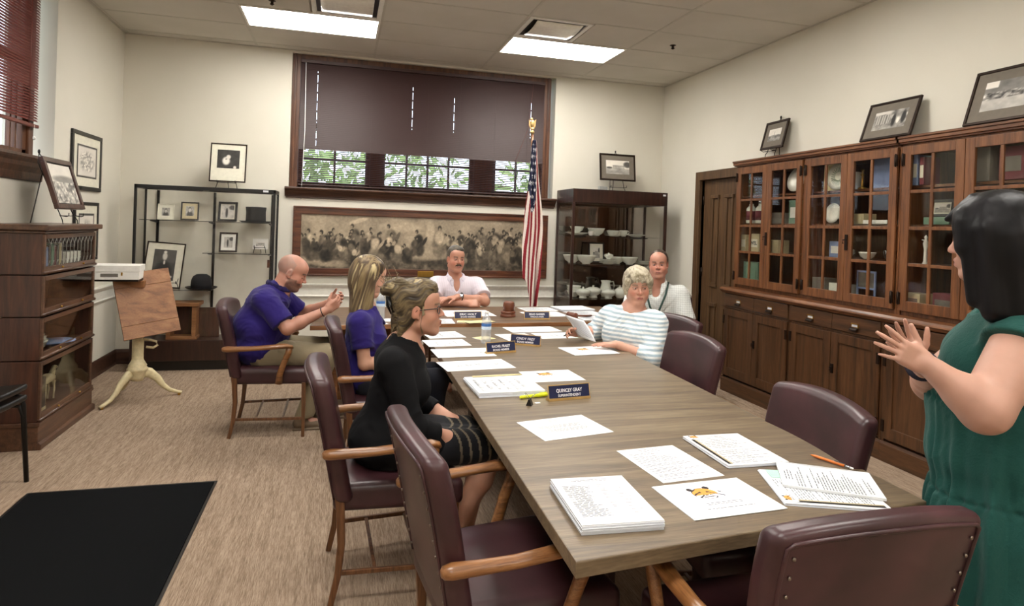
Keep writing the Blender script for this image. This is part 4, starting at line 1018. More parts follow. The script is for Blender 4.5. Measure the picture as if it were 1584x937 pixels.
# ================================================================ papers
def text_block(b, x0, x1, y0, y1, pitch, h_, rs, ragged=.35, z=.0006, gap=.15):
    y = y1
    while y > y0:
        if rs.uniform() > gap:
            x = x0 + (rs.uniform(0, .06) if rs.uniform() < .2 else 0)
            xe = x0 + (x1 - x0) * (1 - rs.uniform(0, ragged))
            while x < xe:
                wl_ = rs.uniform(.008, .024); e = min(x + wl_, xe); b.add([(x, y - h_, z), (e, y - h_, z), (e, y, z), (x, y, z)], [(0, 1, 2, 3)]); x = e + .004
        y -= pitch
def tigerface(par, cx, cy, s, z):
    b = MB(); nx, ny = 56, 42; b.grid(nx, ny, lambda u, v: (cx + s * (u - .5), cy + s * .75 * (v - .5), z)); 
    o = b.build('printed_emblem', M['attrgloss'], par)
    def fn(co):
        x = (co[:, 0] - cx) / s * 2; y = (co[:, 1] - cy) / s * 2
        P = np.stack([x * 3, y * 3, x * 0], -1); nz = fbm(P, 21, 3)
        col = np.tile(np.array(srgb('f1f2f4')[:3]), (len(x), 1))
        head = ((x + .1) / .62) ** 2 + ((y - .02) / .56) ** 2 < 1 + .25 * (nz - .5)
        ear = (((x + .62) / .15) ** 2 + ((y - .5) / .16) ** 2 < 1) | (((x - .28) / .17) ** 2 + ((y - .55) / .17) ** 2 < 1)
        ruff = ((x - .35) / .5) ** 2 + ((y + .12) / .42) ** 2 < 1
        O = np.array(srgb('d89a45')[:3]); K = np.array(srgb('241c22')[:3]); Wt = np.array(srgb('eceaf0')[:3])
        col[ruff & (np.sin(x * 14 + y * 9 + nz * 5) > .62)] = np.array(srgb('2c2a4c')[:3])
        col[ear] = K; col[head] = O
        col[head & (y < -.12)] = Wt
        st_ = head & (np.sin(y * 16 + np.abs(x + .1) * 13 + nz * 4) > .66) & (np.abs(x + .1) > .14); col[st_] = K
        col[(((np.abs(x + .1) - .2) / .07) ** 2 + ((y - .12) / .04) ** 2) < 1] = K
        col[(((x + .1) / .09) ** 2 + ((y + .16) / .05) ** 2) < 1] = K
        col[head & (np.abs(y + .34) < .025) & (np.abs(x + .1) < .26)] = K
        rim = np.abs(((x + .1) / .62) ** 2 + ((y - .02) / .56) ** 2 - 1) < .06; col[rim & (x < .3)] = K
        return col
    paint(o, fn); return o
PG = 'papers laid out on the tables'
def sheet(label, cx, cy, z, w, l, deg, style='lines', seed=1, thick=.0012, rot90=False, name='paper_sheet', cat='paper', curl=0, n=1, mat='paper'):
    """n > 1: a pile with slightly shuffled edges"""
    rs = np.random.RandomState(seed); b = MB()
    if n > 1:
        zz = 0
        for i in range(n):
            t = thick / n; dx, dy, da = rs.uniform(-.0025, .0025, 3); T = Matrix.Translation((dx, dy, zz)) @ Matrix.Rotation(da * 1.5, 4, 'Z')
            b.box(-w / 2, w / 2, -l / 2, l / 2, 0, t, mi=0 if i == n - 1 else 1, T=T); zz += t
    else:
        b.grid(6, 6, lambda u, v: (w * (u - .5), l * (v - .5), thick + curl * ((2 * u - 1) ** 2) * ((2 * v - 1) ** 2)), 0, True)
        b.add([(w * (a - .5), l * (c - .5), e) for e in (0, 1) for (a, c) in ((0, 0), (1, 0), (1, 1), (0, 1))], [], 0)
        q = len(b.v) - 8; b.v[q + 4:] = [(x, y, thick + curl) for x, y, _ in b.v[q + 4:]]
        for i in range(4): b.f.append((q + i, q + (i + 1) % 4, q + 4 + (i + 1) % 4, q + 4 + i)); b.mi.append(0); b.sm.append(False)
    o = b.build(name, [M[mat], M['paperedge']], loc=(cx, cy, z + .0004)); o.rotation_euler = (0, 0, R(deg)); tag(o, label, cat, PG)
    zt = thick + .0005 + curl * .3; t = MB(); W2, L2 = w * .42, l * .44
    if rot90: W2, L2 = l * .44, w * .42
    if style == 'lines': text_block(t, -W2, W2, -L2, L2 * .75, .0088, .0030, rs, .5, 0); text_block(t, -.04, .05, L2 * .84, L2, .009, .003, rs, .2, 0, 0)
    elif style == 'columns':
        k = -W2
        while k < W2 - .03: text_block(t, k, k + .028, -L2 + rs.uniform(0, .05), L2 * .7 - rs.uniform(0, .02), .0065, .0026, rs, .6, 0, .1); k += .042
    elif style == 'table':
        for k in range(5): text_block(t, -W2 * .7 + k * W2 * .34, -W2 * .7 + k * W2 * .34 + W2 * .24, -L2 * .3, L2 * .3, .008, .003, rs, .2, 0, .05)
    elif style == 'ledger':
        text_block(t, -W2, -W2 * .1, -L2 * .8, L2 * .7, .0065, .0028, rs, .4, 0, .06); text_block(t, W2 * .1, W2 * .35, -L2 * .5, L2 * .7, .0085, .002, rs, .3, 0, .3); text_block(t, -.06, .06, L2 * .9, L2, .008, .003, rs, .1, 0, 0); text_block(t, W2 * .55, W2 * .9, -L2 * .8, L2 * .5, .02, .002, rs, .4, 0, .3)
    elif style == 'letter': text_block(t, -W2 * .8, W2 * .8, -L2 * .4, L2 * .4, .0075, .0026, rs, .15, 0, .1); text_block(t, -W2 * .2, W2 * .2, L2 * .6, L2 * .95, .008, .0025, rs, .4, 0, 0)
    elif style == 'cover': text_block(t, -.06, .07, -.045, -.03, .009, .003, rs, .1, 0, 0); text_block(t, -.08, .09, -.075, -.065, .012, .0035, rs, .05, 0, 0)
    if t.v:
        p = t.build('printed_text', M['print'], o, loc=(0, 0, zt)); 
        if rot90: p.rotation_euler = (0, 0, R(90))
    if style in ('cover',): e = tigerface(o, -.015, .03, .13, zt)
    return o
sheet('thick pile of printed sheets at the near left corner of the conference table', .742, 1.655, .75, .228, .30, -3, 'ledger', 3, .026, n=9, name='paper_stack', cat='paper stack')
sheet('agenda sheet of typed lines between the thick pile and the striped booklet', 1.10, 1.935, .75, .232, .293, 5, 'lines', 4)
cv = sheet('cover sheet with an orange tiger head near the middle of the near table end', 1.105, 1.65, .75, .305, .228, 3, 'cover', 5, .003, n=2)
def strip_booklet(label, cx, cy, z, w, l, deg, seed, thick=.010, side=-1, **kw):
    o = sheet(label, cx, cy, z, w, l, deg, 'lines', seed, thick, name='booklet', cat='booklet', n=5, **kw)
    x = side * w * .42; zt = thick + .001
    t = MB(); t.box(x - .009, x + .001, -l * .46, l * .36, zt, zt + .0004); t.build('black_stripe', M['black'], o)
    t = MB(); t.box(x + .001, x + .008, -l * .46, l * .36, zt, zt + .0004); t.build('orange_stripe', M['orange'] if False else M['beigebox'], o)
    tigerface(o, x + .018, l * .42, .055, zt + .0008)
    return o
strip_booklet('booklet with a black and tan side stripe at the right edge of the table', 1.397, 2.0, .75, .235, .30, -1, 6)
o = strip_booklet('open booklet with a green sticky note at the near right corner of the table', 1.462, 1.64, .75, .262, .30, 70, 7, .007, side=-1)
t = MB().box(.06, .125, .08, .13, 0, .0006); t.build('sticky_note', M['mint'], o, loc=(.0, .0, .0085))
o2 = sheet('loose typed page lying curled over the open booklet', 1.525, 1.685, .758, .215, .285, 58, 'lines', 8, .0015, curl=.006, rot90=False)
sheet('typed letter lying alone between the superintendent nameplate and the thick pile', .878, 2.355, .75, .305, .235, 11, 'letter', 9, rot90=False)
sheet('thick pile of papers beside the superintendent nameplate', .785, 2.975, .75, .32, .31, 2, 'columns', 10, .022, n=7, name='paper_stack', cat='paper stack')
MB_ = MB(); MB_.tube([(-.13, 0, .004), (.13, .005, .004)], .004, 8); tag(MB_.build('pencil', M['manila'], loc=(.79, 3.115, .7735), rot=(0, 0, R(3))), 'yellow pencil on the pile of papers beside the superintendent nameplate', 'pencil')
sheet('cover sheet with a small tiger head behind the superintendent nameplate', 1.105, 3.185, .75, .29, .235, 3, 'cover', 11)
sheet('wide sheet with a faint table of figures, nearest the superintendent pile', .757, 3.485, .75, .395, .235, 7, 'table', 12)
sheet('wide sheet with a faint table of figures, touching the tilted nameplate', .75, 3.83, .75, .36, .25, 3, 'table', 13)
sheet('typed columns sheet on the left of the table beyond the tilted nameplate', .70, 4.155, .75, .28, .232, 5, 'columns', 14)
sheet('typed columns sheet at the far left end of the conference table', .725, 4.46, .75, .26, .25, 8, 'columns', 15)
sheet('wide sheet at the far right end of the conference table against the head table', 1.444, 4.655, .75, .40, .24, 5, 'table', 16)
sheet('sheet lying behind the small tilted nameplate in the middle of the table', 1.238, 4.335, .75, .24, .27, 9, 'table', 17)
sheet('sheet under the hand of the woman in the striped top', 1.53, 4.375, .75, .28, .225, 4, 'columns', 18, .002, n=2)
sheet('cover sheet with a tiger head in front of the woman in the striped top', 1.572, 3.815, .75, .32, .25, 6, 'cover', 19, .003, n=2)
sheet('big white sheet on the head table under the forearms of the moustached man', 1.08, 5.395, .77, .43, .36, 3, 'table', 20)
sheet('small white sheet at the left of the head table beyond the bun', .80, 4.96, .77, .17, .24, -3, 'lines', 21)
for k, (x, y, d) in enumerate(((1.03, 4.845 + .06, -12), (1.08, 4.90, 20))):
    sheet(('cream envelope' if k == 0 else 'crooked cream envelope on top') + ' at the front edge of the head table', x, y, .77 + .0035 * k, .24, .105, d, 'none', 22 + k, .003, name='envelope', cat='envelope', n=2, mat='manila')
sheet('sheet beside the gavel on the head table, farther one', 1.80, 5.65, .77, .32, .25, 5, 'lines', 24)
sheet('large sheet beside the gavel on the head table, behind the treasurer nameplate', 1.76, 5.33, .77, .36, .30, 5, 'lines', 25)
o = sheet('manila folder with papers at the far right of the head table', 2.15, 5.66, .77, .34, .27, 6, 'none', 26, .014, name='folder', cat='folder', n=4)
sheet('white sheet in front of the manila folder on the head table', 2.155, 5.38, .77, .30, .24, 6, 'lines', 27, .002, n=2)
sheet('white sheet on the head table nearest the woman in stripes', 2.14, 5.09, .77, .31, .25, 3, 'lines', 28, .002, n=2)
sheet('white sheet under the near water bottle on the left of the head table', .33, 5.02, .77, .21, .15, 12, 'lines', 29)
sheet('small white card in front of the blonde woman on the head table', .30, 4.86, .77, .12, .09, 20, 'none', 30)
sheet('small cream card under the near water bottle', .985, 4.30, .75, .115, .115, 25, 'none', 31, .004, n=2, mat='manila')

# ---------------------------------------------------------------- nameplates
def txt(body, size, par, loc, rot, mat, name='lettering', ext=.0006, width=None):
    cu = bpy.data.curves.new('t', 'FONT'); cu.body = body; cu.size = size; cu.align_x = 'CENTER'; cu.align_y = 'CENTER'; cu.extrude = ext; cu.resolution_u = 3; cu.offset = size * .018
    tmp = bpy.data.objects.new('t', cu); C.objects.link(tmp); dg = bpy.context.evaluated_depsgraph_get(); me = bpy.data.meshes.new_from_object(tmp.evaluated_get(dg)); bpy.data.objects.remove(tmp)
    me.materials.clear(); me.materials.append(M[mat]); o = bpy.data.objects.new(name, me); C.objects.link(o); o.parent = par; o.location = loc; o.rotation_euler = rot
    if width:
        w = max(v.co.x for v in me.vertices) - min(v.co.x for v in me.vertices); o.scale.x = width / w
    return o
def nameplate(label, line1, line2, x, y, z, deg, w=.205, h=.062):
    o = thing('nameplate', label, 'nameplate', (x, y, z), R(deg), 'desk nameplates')
    b = MB(); a = R(14); T = Matrix.Rotation(-a, 4, 'X')
    b.box(-w / 2, w / 2, -.006, .008, 0, .007); b.box(-w / 2, w / 2, -.004, .004, .006, .011)
    b.box(-w / 2, w / 2, .0, .003, .006, h + .003, T=T); b.box(-w / 2, w / 2, -.004, .002, h, h + .004, T=T); b.box(-w / 2, -w / 2 + .003, -.004, .002, .006, h, T=T); b.box(w / 2 - .003, w / 2, -.004, .002, .006, h, T=T)
    b.prism([(-.004, 0), (.03, 0), (.03, .002), (.006, .02)], -w / 2, w / 2, axis='x')
    b.build('holder', M['gold'], o)
    MB().box(-w / 2 + .003, w / 2 - .003, -.0025, -.0005, .009, h, T=T).build('plate', M['navy'], o)
    rot = (R(90) - a, 0, 0)
    for (s_, zz, sz, wd) in ((line1, .042, .022, w * .62), (line2, .0205, .0165, w * .55)):
        p = T @ Vector((0, -.0032, zz)); txt(s_, sz, o, p, rot, 'lettering', width=wd)
    return o
nameplate('navy nameplate reading QUINCEY GRAY SUPERINTENDENT', 'QUINCEY GRAY', 'SUPERINTENDENT', 1.04, 2.735, .75, 8, .215, .066)
nameplate('navy nameplate reading RACHEL FRALEY BOARD MEMBER', 'RACHEL FRALEY', 'BOARD MEMBER', .985, 3.80, .75, 14, .205, .066)
nameplate('navy nameplate turned to the right, reading CINDY FREY BOARD MEMBER', 'CINDY FREY', 'BOARD MEMBER', 1.205, 4.03, .75, -31, .205, .066)
nameplate('navy nameplate reading BRAD BARBER TREASURER, on the head table', 'BRAD BARBER', 'TREASURER', 1.60, 5.03, .77, -4, .215, .062)
nameplate('navy nameplate reading ERIC HOLT BOARD MEMBER, partly behind the water bottle', 'ERIC HOLT', 'BOARD MEMBER', 1.02, 5.04, .77, 2, .225, .062)

# ---------------------------------------------------------------- small things on the tables
def bottle(label, x, y, z, sc=1):
    o = thing('water_bottle', label, 'bottle', (x, y, z), group='plastic water bottles'); s = sc
    prof = [(.0, .003), (.02, .0), (.029, .004), (.032, .015)]
    for k in range(8): prof += [(.0305, .022 + k * .0085), (.032, .026 + k * .0085)]
    prof += [(.032, .10), (.0325, .135), (.031, .150), (.025, .172), (.015, .186), (.0125, .190), (.0125, .197), (.015, .199), (.0125, .201)]
    b = MB(); b.lathe([(r * s, q * s) for r, q in prof], 24, closed=False); b.build('body', M['clearplastic'], o)
    b = MB(); b.lathe([(.0328 * s, .098 * s), (.0332 * s, .100 * s), (.0332 * s, .116 * s), (.0328 * s, .118 * s)], 24, closed=False); b.lathe([(.0328 * s, .118 * s), (.0332 * s, .119 * s), (.0332 * s, .135 * s), (.0328 * s, .137 * s)], 24, mi=1, closed=False); b.build('label', [M['labelw'], M['label']], o)
    b = MB(); b.lathe([(.0 * s, .216 * s), (.014 * s, .215 * s), (.0145 * s, .213 * s), (.0145 * s, .202 * s), (.0, .2015 * s)], 18); b.build('cap', M['pvc'], o)
bottle('clear water bottle with a blue label in the middle of the conference table', .957, 4.11, .75)
bottle('clear water bottle on the head table beyond the blonde woman', .325, 5.08, .7715, 1.05)
b = MB()
o = thing('gavel_block', 'round wooden sounding block on the head table', 'gavel block', (1.395, 5.20, .77))
b.lathe([(.0, .0), (.066, .0), (.068, .006), (.066, .02), (.058, .026), (.064, .032), (.064, .044), (.055, .05), (.0, .05)], 28); b.build('block', M['gavel'], o)
o = thing('gavel', 'wooden gavel head resting upright on the sounding block', 'gavel', (1.40, 5.20, .8205))
b = MB(); b.lathe([(.0, 0), (.045, 0), (.05, .008), (.047, .016), (.05, .022), (.05, .05), (.047, .058), (.048, .066), (.038, .078), (.0, .08)], 24); b.build('head', M['gavel'], o)
o = thing('gavel', 'wooden gavel lying on the head table behind the held sheet of paper', 'gavel', (1.92, 5.06, .77), R(25))
b = MB(); T = Matrix.Translation((0, 0, .028)) @ Matrix.Rotation(R(90), 4, 'X'); b.lathe([(.0, -.05), (.024, -.05), (.028, -.04), (.022, -.028), (.026, -.02), (.026, .02), (.022, .028), (.028, .04), (.024, .05), (.0, .05)], 18, T=T); b.build('head', M['gavel'], o)
b = MB(); b.tube([(-.02, 0, .028), (.09, 0, .02), (.17, 0, .013), (.24, 0, .012)], [.009, .008, .010, .008], 10); b.build('handle', M['gavel'], o)
o = thing('highlighter', 'yellow highlighter pen beside the superintendent nameplate', 'pen', (.885, 2.79, .7585), R(14))
b = MB(); T = Matrix.Rotation(R(90), 4, 'Y'); b.lathe([(.0, -.075), (.007, -.073), (.008, -.06), (.008, .02), (.0, .021)], 12, T=T); b.build('barrel', M['yellow'], o)
b = MB(); b.lathe([(.0, .021), (.0088, .021), (.0088, .07), (.006, .073), (.0, .073)], 12, T=T); b.box(.03, .07, -.002, .002, .008, .012); b.build('cap', M['yellow'], o)
o = thing('binder_clip', 'black binder clip standing beside the highlighter', 'clip', (.83, 2.675, .75), R(-30))
b = MB(); b.prism([(-.013, 0), (.013, 0), (.003, .028), (-.003, .028)], -.017, .017, axis='y'); b.build('body', M['black'], o, bevel=.001)
b = MB(); 
for s in (-1, 1): b.tube([(s * .003, -.008, .027), (s * .012, -.009, .04), (s * .022, -.006, .050), (s * .022, .006, .050), (s * .012, .009, .04), (s * .003, .008, .027)], .0011, 5)
b.build('wire_handle', M['chrome'], o)
sheet('tiny scrap of paper beside the binder clip', .875, 2.70, .75, .025, .012, 10, 'none', 33, name='paper_scrap')
o = thing('mechanical_pencil', 'orange mechanical pencil at the right edge of the table', 'pencil', (1.672, 1.83, .757), R(-71))
T = Matrix.Rotation(R(90), 4, 'Y'); b = MB(); b.lathe([(.0, -.078), (.0015, -.076), (.005, -.062), (.005, .045), (.0, .045)], 12, T=T); b.build('barrel', M['orange'], o)
b = MB(); b.lathe([(.0, .045), (.0045, .045), (.0045, .062), (.0, .064)], 10, T=T); b.box(.01, .05, -.002, .002, .0055, .0075); b.build('clip', M['chrome'], o); 
b = MB(); b.lathe([(.0, .064), (.0038, .064), (.0038, .074), (.0, .076)], 10, T=T); b.build('eraser', M['pvc'], o)
# white box on the reading stand
o = thing('archive_box', 'white lidded cardboard box on the tray of the reading stand', 'box', (-1.72, 5.78, 1.008), R(6))
b = MB(); b.box(-.165, .165, -.115, .115, -.0035, .075); b.build('box_body', M['white'], o, bevel=.002)
b = MB(); b.box(-.17, .17, -.12, .12, .060, .110); b.build('lid', M['white'], o, bevel=.002)
b = MB(); b.box(-.10, .02, -.1185, -.1155, .02, .045); b.build('label', M['greyclutter'], o); b = MB(); b.box(.04, .052, -.122, -.116, .03, .055); b.build('clasp', M['brass'], o)

# ================================================================ china in the right case
def china(kind, label, x, y, z, s=1.0, grp='white china in the right display case', mat='china', rz=0):
    cat = {'plate': 'plate', 'bowl': 'bowl', 'cup': 'cup', 'pitcher': 'pitcher', 'teapot': 'teapot', 'tureen': 'dish', 'platter': 'platter'}[kind]
    o = thing(kind, label, cat, (x, y, z + .0045), rz, grp); o.scale = (s, s, s)
    P = {'plate': [(.0, .004), (.05, .004), (.06, .0), (.062, .0), (.075, .008), (.12, .016), (.122, .019), (.075, .012), (.06, .008), (.0, .008)],
         'platter': [(.0, .004), (.06, .004), (.07, .0), (.09, .012), (.15, .03), (.152, .034), (.09, .018), (.0, .010)],
         'bowl': [(.0, .0), (.04, .0), (.042, .008), (.075, .03), (.095, .075), (.10, .085), (.096, .085), (.07, .035), (.038, .014), (.0, .012)],
         'cup': [(.0, .0), (.022, .0), (.024, .004), (.036, .02), (.042, .055), (.043, .062), (.040, .062), (.034, .022), (.0, .010)],
         'pitcher': [(.0, .0), (.045, .0), (.045, .008), (.062, .04), (.065, .075), (.05, .12), (.045, .15), (.055, .175), (.051, .175), (.040, .15), (.045, .12), (.058, .075), (.0, .012)],
         'teapot': [(.0, .0), (.04, .0), (.045, .01), (.07, .04), (.072, .07), (.05, .105), (.03, .115), (.0, .115)],
         'tureen': [(.0, .0), (.05, .0), (.05, .012), (.04, .02), (.085, .05), (.10, .08), (.10, .088), (.0, .088)]}[kind]
    b = MB(); b.lathe(P, 28, closed=False); b.build({'plate': 'dish', 'platter': 'dish'}.get(kind, 'body'), M[mat], o)
    if kind == 'cup': MB().tube([(.038, 0, .05), (.058, 0, .052), (.062, 0, .035), (.036, 0, .02)], .004, 8).build('handle', M[mat], o)
    if kind == 'pitcher': MB().tube([(.048, 0, .16), (.085, 0, .165), (.10, 0, .12), (.09, 0, .07), (.062, 0, .05)], .007, 8).build('handle', M[mat], o)
    if kind == 'teapot':
        MB().tube([(.06, 0, .09), (.10, 0, .09), (.105, 0, .05), (.068, 0, .035)], .006, 8).build('handle', M[mat], o); MB().tube([(-.06, 0, .04), (-.095, 0, .06), (-.115, 0, .105)], [.014, .010, .008], 10).build('spout', M[mat], o)
        b = MB(); b.lathe([(.032, .115), (.03, .122), (.01, .13), (.008, .136), (.012, .142), (.0, .15)], 18); b.build('lid', M[mat], o)
    if kind == 'tureen':
        b = MB(); b.lathe([(.10, .088), (.09, .10), (.05, .118), (.012, .122), (.01, .13), (.016, .138), (.0, .145)], 24); b.build('lid', M[mat], o)
    return o
za, zb2, zc = SZR
china('platter', 'oval-looking platter at the left end of the top china shelf', 2.68, 7.0, zc, .95); china('bowl', 'wide bowl on the platter at the left end of the top china shelf', 2.68, 7.0, zc + .03, .85)
china('cup', 'white cup at the front of the top china shelf', 2.80, 6.86, zc, .8, mat='chinawhite'); china('bowl', 'wide bowl beside the white cup on the top china shelf', 2.93, 7.02, zc, 1.05)
china('bowl', 'bowl in the middle of the top china shelf', 3.13, 6.98, zc, .8); china('cup', 'cup left of the crystal tumbler on the top china shelf', 3.22, 7.05, zc, 1.0); china('cup', 'tall tumbler at the back right of the top china shelf', 3.30, 7.05, zc, 1.2)
china('platter', 'platter at the right end of the top china shelf', 3.40, 6.92, zc, .85); china('plate', 'plate at the front middle of the top china shelf', 3.08, 6.83, zc - .0, .8)
china('bowl', 'large bowl at the left end of the middle china shelf', 2.63, 7.0, zb2, 1.1); china('bowl', 'round bowl in front on the middle china shelf, left', 2.75, 6.85, zb2, 1.15)
for i in range(4): china('plate', ('lowest', 'second', 'third', 'top')[i] + ' plate of the stack on the middle china shelf', 3.03, 6.86, zb2 + i * .012, .9)
china('tureen', 'lidded dish on the plate stack of the middle china shelf', 3.03, 6.86, zb2 + .055, .55); china('bowl', 'bowl right of the plate stack on the middle china shelf', 3.19, 6.98, zb2, .95); china('bowl', 'bowl with a fluted rim right of centre on the middle china shelf', 3.30, 6.86, zb2, 1.0)
for i in range(3): china('plate', ('lowest', 'middle', 'top')[i] + ' plate of the right hand stack on the middle china shelf', 3.50, 6.90, zb2 + i * .012, .95)
for i in range(3): china('bowl', ('lowest', 'middle', 'top')[i] + ' of three nested bowls at the left end of the bottom china shelf', 2.66, 6.98, za + i * .028, .85)
china('tureen', 'lidded dish at the front left of the bottom china shelf', 2.72, 6.84, za, .9); china('tureen', 'lidded round dish left of the pitcher on the bottom china shelf', 2.87, 6.90, za, 1.0); china('cup', 'cup behind the round dish on the bottom china shelf', 2.86, 7.07, za, 1.2)
china('pitcher', 'white pitcher on the bottom china shelf', 3.06, 6.98, za, 1.1); china('teapot', 'white teapot right of the pitcher on the bottom china shelf', 3.19, 6.86, za, 1.0, rz=R(160)); china('tureen', 'lidded dish at the middle front of the bottom china shelf', 3.02, 6.80, za, .85); china('bowl', 'bowl at the right end of the bottom china shelf', 3.42, 6.9, za, 1.0)
picture('small black-framed certificate standing behind the plates on the middle china shelf', .20, .24, (2.97, 7.08, zb2 + .006), 0, R(8), 'building', 21, .016, .04, 'black', 'matboard', group='framed picture in the china case')

# ================================================================ things inside the glazed cabinets
zs = [1.05, 1.374, 1.644, 1.914]
def gbox(name, label, cat, y, lev, w, h, d=.12, x=3.89, mat='greyclutter', rz=0, extra=None):
    o = thing(name, label, cat, (x, y * 1.026, zs[lev]), rz, 'things kept in the glazed cabinets')
    b = MB(); b.box(-d / 2, d / 2, -w / 2, w / 2, .0006, h); b.build('body', M[mat], o, bevel=.003)
    b = MB(); b.box(-d / 2 - .002, -d / 2 - .0004, -w * .38, w * .38, h * .25, h * .7); b.build('label', M[extra or 'matboard'], o)
    return o
for i, y in enumerate((5.27, 5.13)):
    o = thing('jar', ('left', 'right')[i] + ' of two pale bottles on the second shelf from the top by the wooden door', 'jar', (3.87, y * 1.022, zs[2]), 0, 'pale bottles in the glazed cabinet')
    MB().lathe([(.0, .0006), (.045, .0006), (.048, .01), (.048, .14), (.03, .165), (.022, .17), (.022, .19), (.0, .19)], 18).build('glass_body', M['china'], o); MB().lathe([(.0, .19), (.026, .19), (.026, .215), (.0, .215)], 14).build('stopper', M['chrome'], o)
    MB().lathe([(.0486, .03), (.049, .03), (.049, .12), (.0486, .12)], 18, closed=False).build('label', M['pinkbook'], o)
gbox('card_box', 'beige card box on the third shelf by the wooden door', 'box', 5.30, 1, .08, .16, mat='beigebox'); 
o = gbox('tin_box', 'cream tin printed WEL on the third shelf of the end cabinet', 'tin', 5.14, 1, .14, .17, mat='beigebox', extra='matboard'); txt('WEL', .05, o, (-.0645, 0, .08), (R(90), 0, R(-90)), 'printdark')
gbox('green_tin', 'grey-green tin at the bottom of the end cabinet', 'tin', 5.18, 0, .22, .22, mat='greenbox', extra='greenbox')
china('bowl', 'white ribbed bowl standing on edge on the top shelf of the second door', 4.66, 0, 0) if False else None
o = thing('soup_plate', 'white ribbed dish on the top shelf behind the second glass door', 'plate', (3.87, 4.737, zs[3] + .115), group='white dishes in the glazed cabinets'); o.rotation_euler = (0, R(-76), 0)
MB().lathe([(.0, .0), (.06, .0), (.07, .012), (.11, .02), (.112, .025), (.07, .018), (.0, .006)], 30, closed=False).build('dish', M['chinawhite'], o)
gbox('magazine', 'green and white printed card on the second shelf behind the second glass door', 'card', 4.66, 2, .16, .21, .02, mat='greenbox', extra='white')
gbox('dark_box', 'dark box on the second shelf behind the second glass door', 'box', 4.85, 2, .15, .10, mat='greyclutter', extra='greyclutter')
gbox('card_box', 'tan box on the third shelf behind the second glass door', 'box', 4.86, 1, .12, .12, mat='beigebox', extra='beigebox')
o = thing('souvenir_plate', 'large round decorated plate standing on the top shelf of the third door', 'plate', (3.87, 4.262, zs[3] + .115), group='decorated plates in the glazed cabinets'); o.rotation_euler = (0, R(-82), 0)
MB().lathe([(.0, .0), (.08, .0), (.085, .008), (.113, .012), (.115, .016), (.08, .012), (.0, .006)], 32, closed=False).build('dish', M['matboard'], o)
bb = MB()
for k in range(24): bb.box(.035, .078, -.002, .002, .0125, .0135, T=Matrix.Rotation(2 * math.pi * k / 24, 4, 'Z'))
bb.build('painted_spokes', M['greenbox'], o)
gbox('picture_card', 'yellow patterned picture card behind the decorated plate', 'card', 4.20, 3, .26, .22, .01, x=3.88, mat='manila', extra='greenbox')
gbox('card_box', 'small white box at the right of the top shelf of the third door', 'box', 4.02, 3, .06, .14, mat='white')
for i, (y, s) in enumerate(((4.19, 1.05), (4.05, 1.05))):
    o = thing('saucer', ('left', 'right')[i] + ' of the two white plates standing on the second shelf of the third door', 'plate', (3.85, y * 1.022, zs[2] + .085), group='white dishes in the glazed cabinets'); o.rotation_euler = (0, R(-82), 0)
    MB().lathe([(.0, .0), (.045, .0), (.05, .008), (.08, .014), (.082, .018), (.05, .012), (.0, .006)], 30, closed=False).build('dish', M['chinawhite'], o)
    MB().lathe([(.012, .0065), (.022, .0065), (.022, .0075), (.012, .0075)], 20, closed=False).build('painted_ring', M['greenbox'], o)
gbox('index_card', 'white notice card on the third shelf of the third door', 'card', 4.17, 1, .17, .13, .01, mat='bluefold', extra='white')
china('cup', 'white cup lying on the third shelf of the third door', 3.87, 4.149, zs[1], 1.1, 'white dishes in the glazed cabinets', 'chinawhite')
gbox('crumpled_parcel', 'pale wrapped parcel at the bottom of the third door', 'parcel', 4.10, 0, .17, .12, mat='china', extra='china')
gbox('card_box', 'grey box on the bottom shelf of the third door', 'box', 4.30, 0, .14, .15, mat='greyclutter', extra='greyclutter')
gbox('folder', 'tall grey-blue folder on the top shelf of the fourth door', 'folder', 3.76, 3, .20, .24, .02, mat='bluefold', extra='bluefold')
o = thing('candlestick', 'dark candlestick on the top shelf of the fourth door', 'candlestick', (3.87, 4.027, zs[3]), group='candlesticks in the glazed cabinets'); MB().lathe([(.0, .0006), (.035, .0006), (.03, .01), (.01, .02), (.008, .10), (.016, .11), (.008, .12), (.014, .15), (.0, .15)], 16).build('stem', M['brass'], o)
gbox('book_pile', 'pale flat book on the second shelf of the fourth door', 'book', 3.74, 2, .22, .03, .16, x=3.89, mat='white', extra='white')
gbox('cloth_roll', 'tan box on the second shelf of the fourth door', 'box', 3.92, 2, .12, .08, mat='beigebox', extra='beigebox')
o = china('bowl', 'small white bowl on the third shelf of the fourth door', 3.87, 3.955, zs[1], .62, 'white dishes in the glazed cabinets', 'chinawhite'); o = china('cup', 'silver cup on the third shelf of the fourth door', 3.87, 3.741, zs[1], 1.2, 'white dishes in the glazed cabinets', 'chrome')
o = thing('model_chair', 'small pale blue folding frame on the bottom shelf of the fourth door', 'frame', (3.87, 3.955, zs[0]), 0, 'things kept in the glazed cabinets')
b = MB(); frame_rects(b, -.09, .09, .0006, .24, -.006, .006, .014); b.box(-.006, .006, -.076, .076, .1, .112); b.build('frame_bars', M['bluefold'], o, bevel=.002); MB().box(-.002, .002, -.076, .076, .112, .226).build('panel', M['greyclutter'], o)
for i, (yy, hh) in enumerate(((3.50, .20), (3.46, .18), (3.42, .21), (3.37, .19))): 
    gbox('book', ('leftmost', 'second', 'third', 'rightmost')[i] + ' of the upright books on the top shelf of the fifth door', 'book', yy, 3, .035, hh, .14, x=3.88, mat=('pinkbook', 'greyclutter', 'bluefold', 'pinkbook')[i], extra='matboard')
picture('small dark framed picture on the second shelf of the fifth door', .17, .12, (3.87, 3.342, zs[2] + .05), R(-90), R(8), 'building', 31, .02, .01, 'black', 'matboard', group='framed picture in the near glazed cabinet')
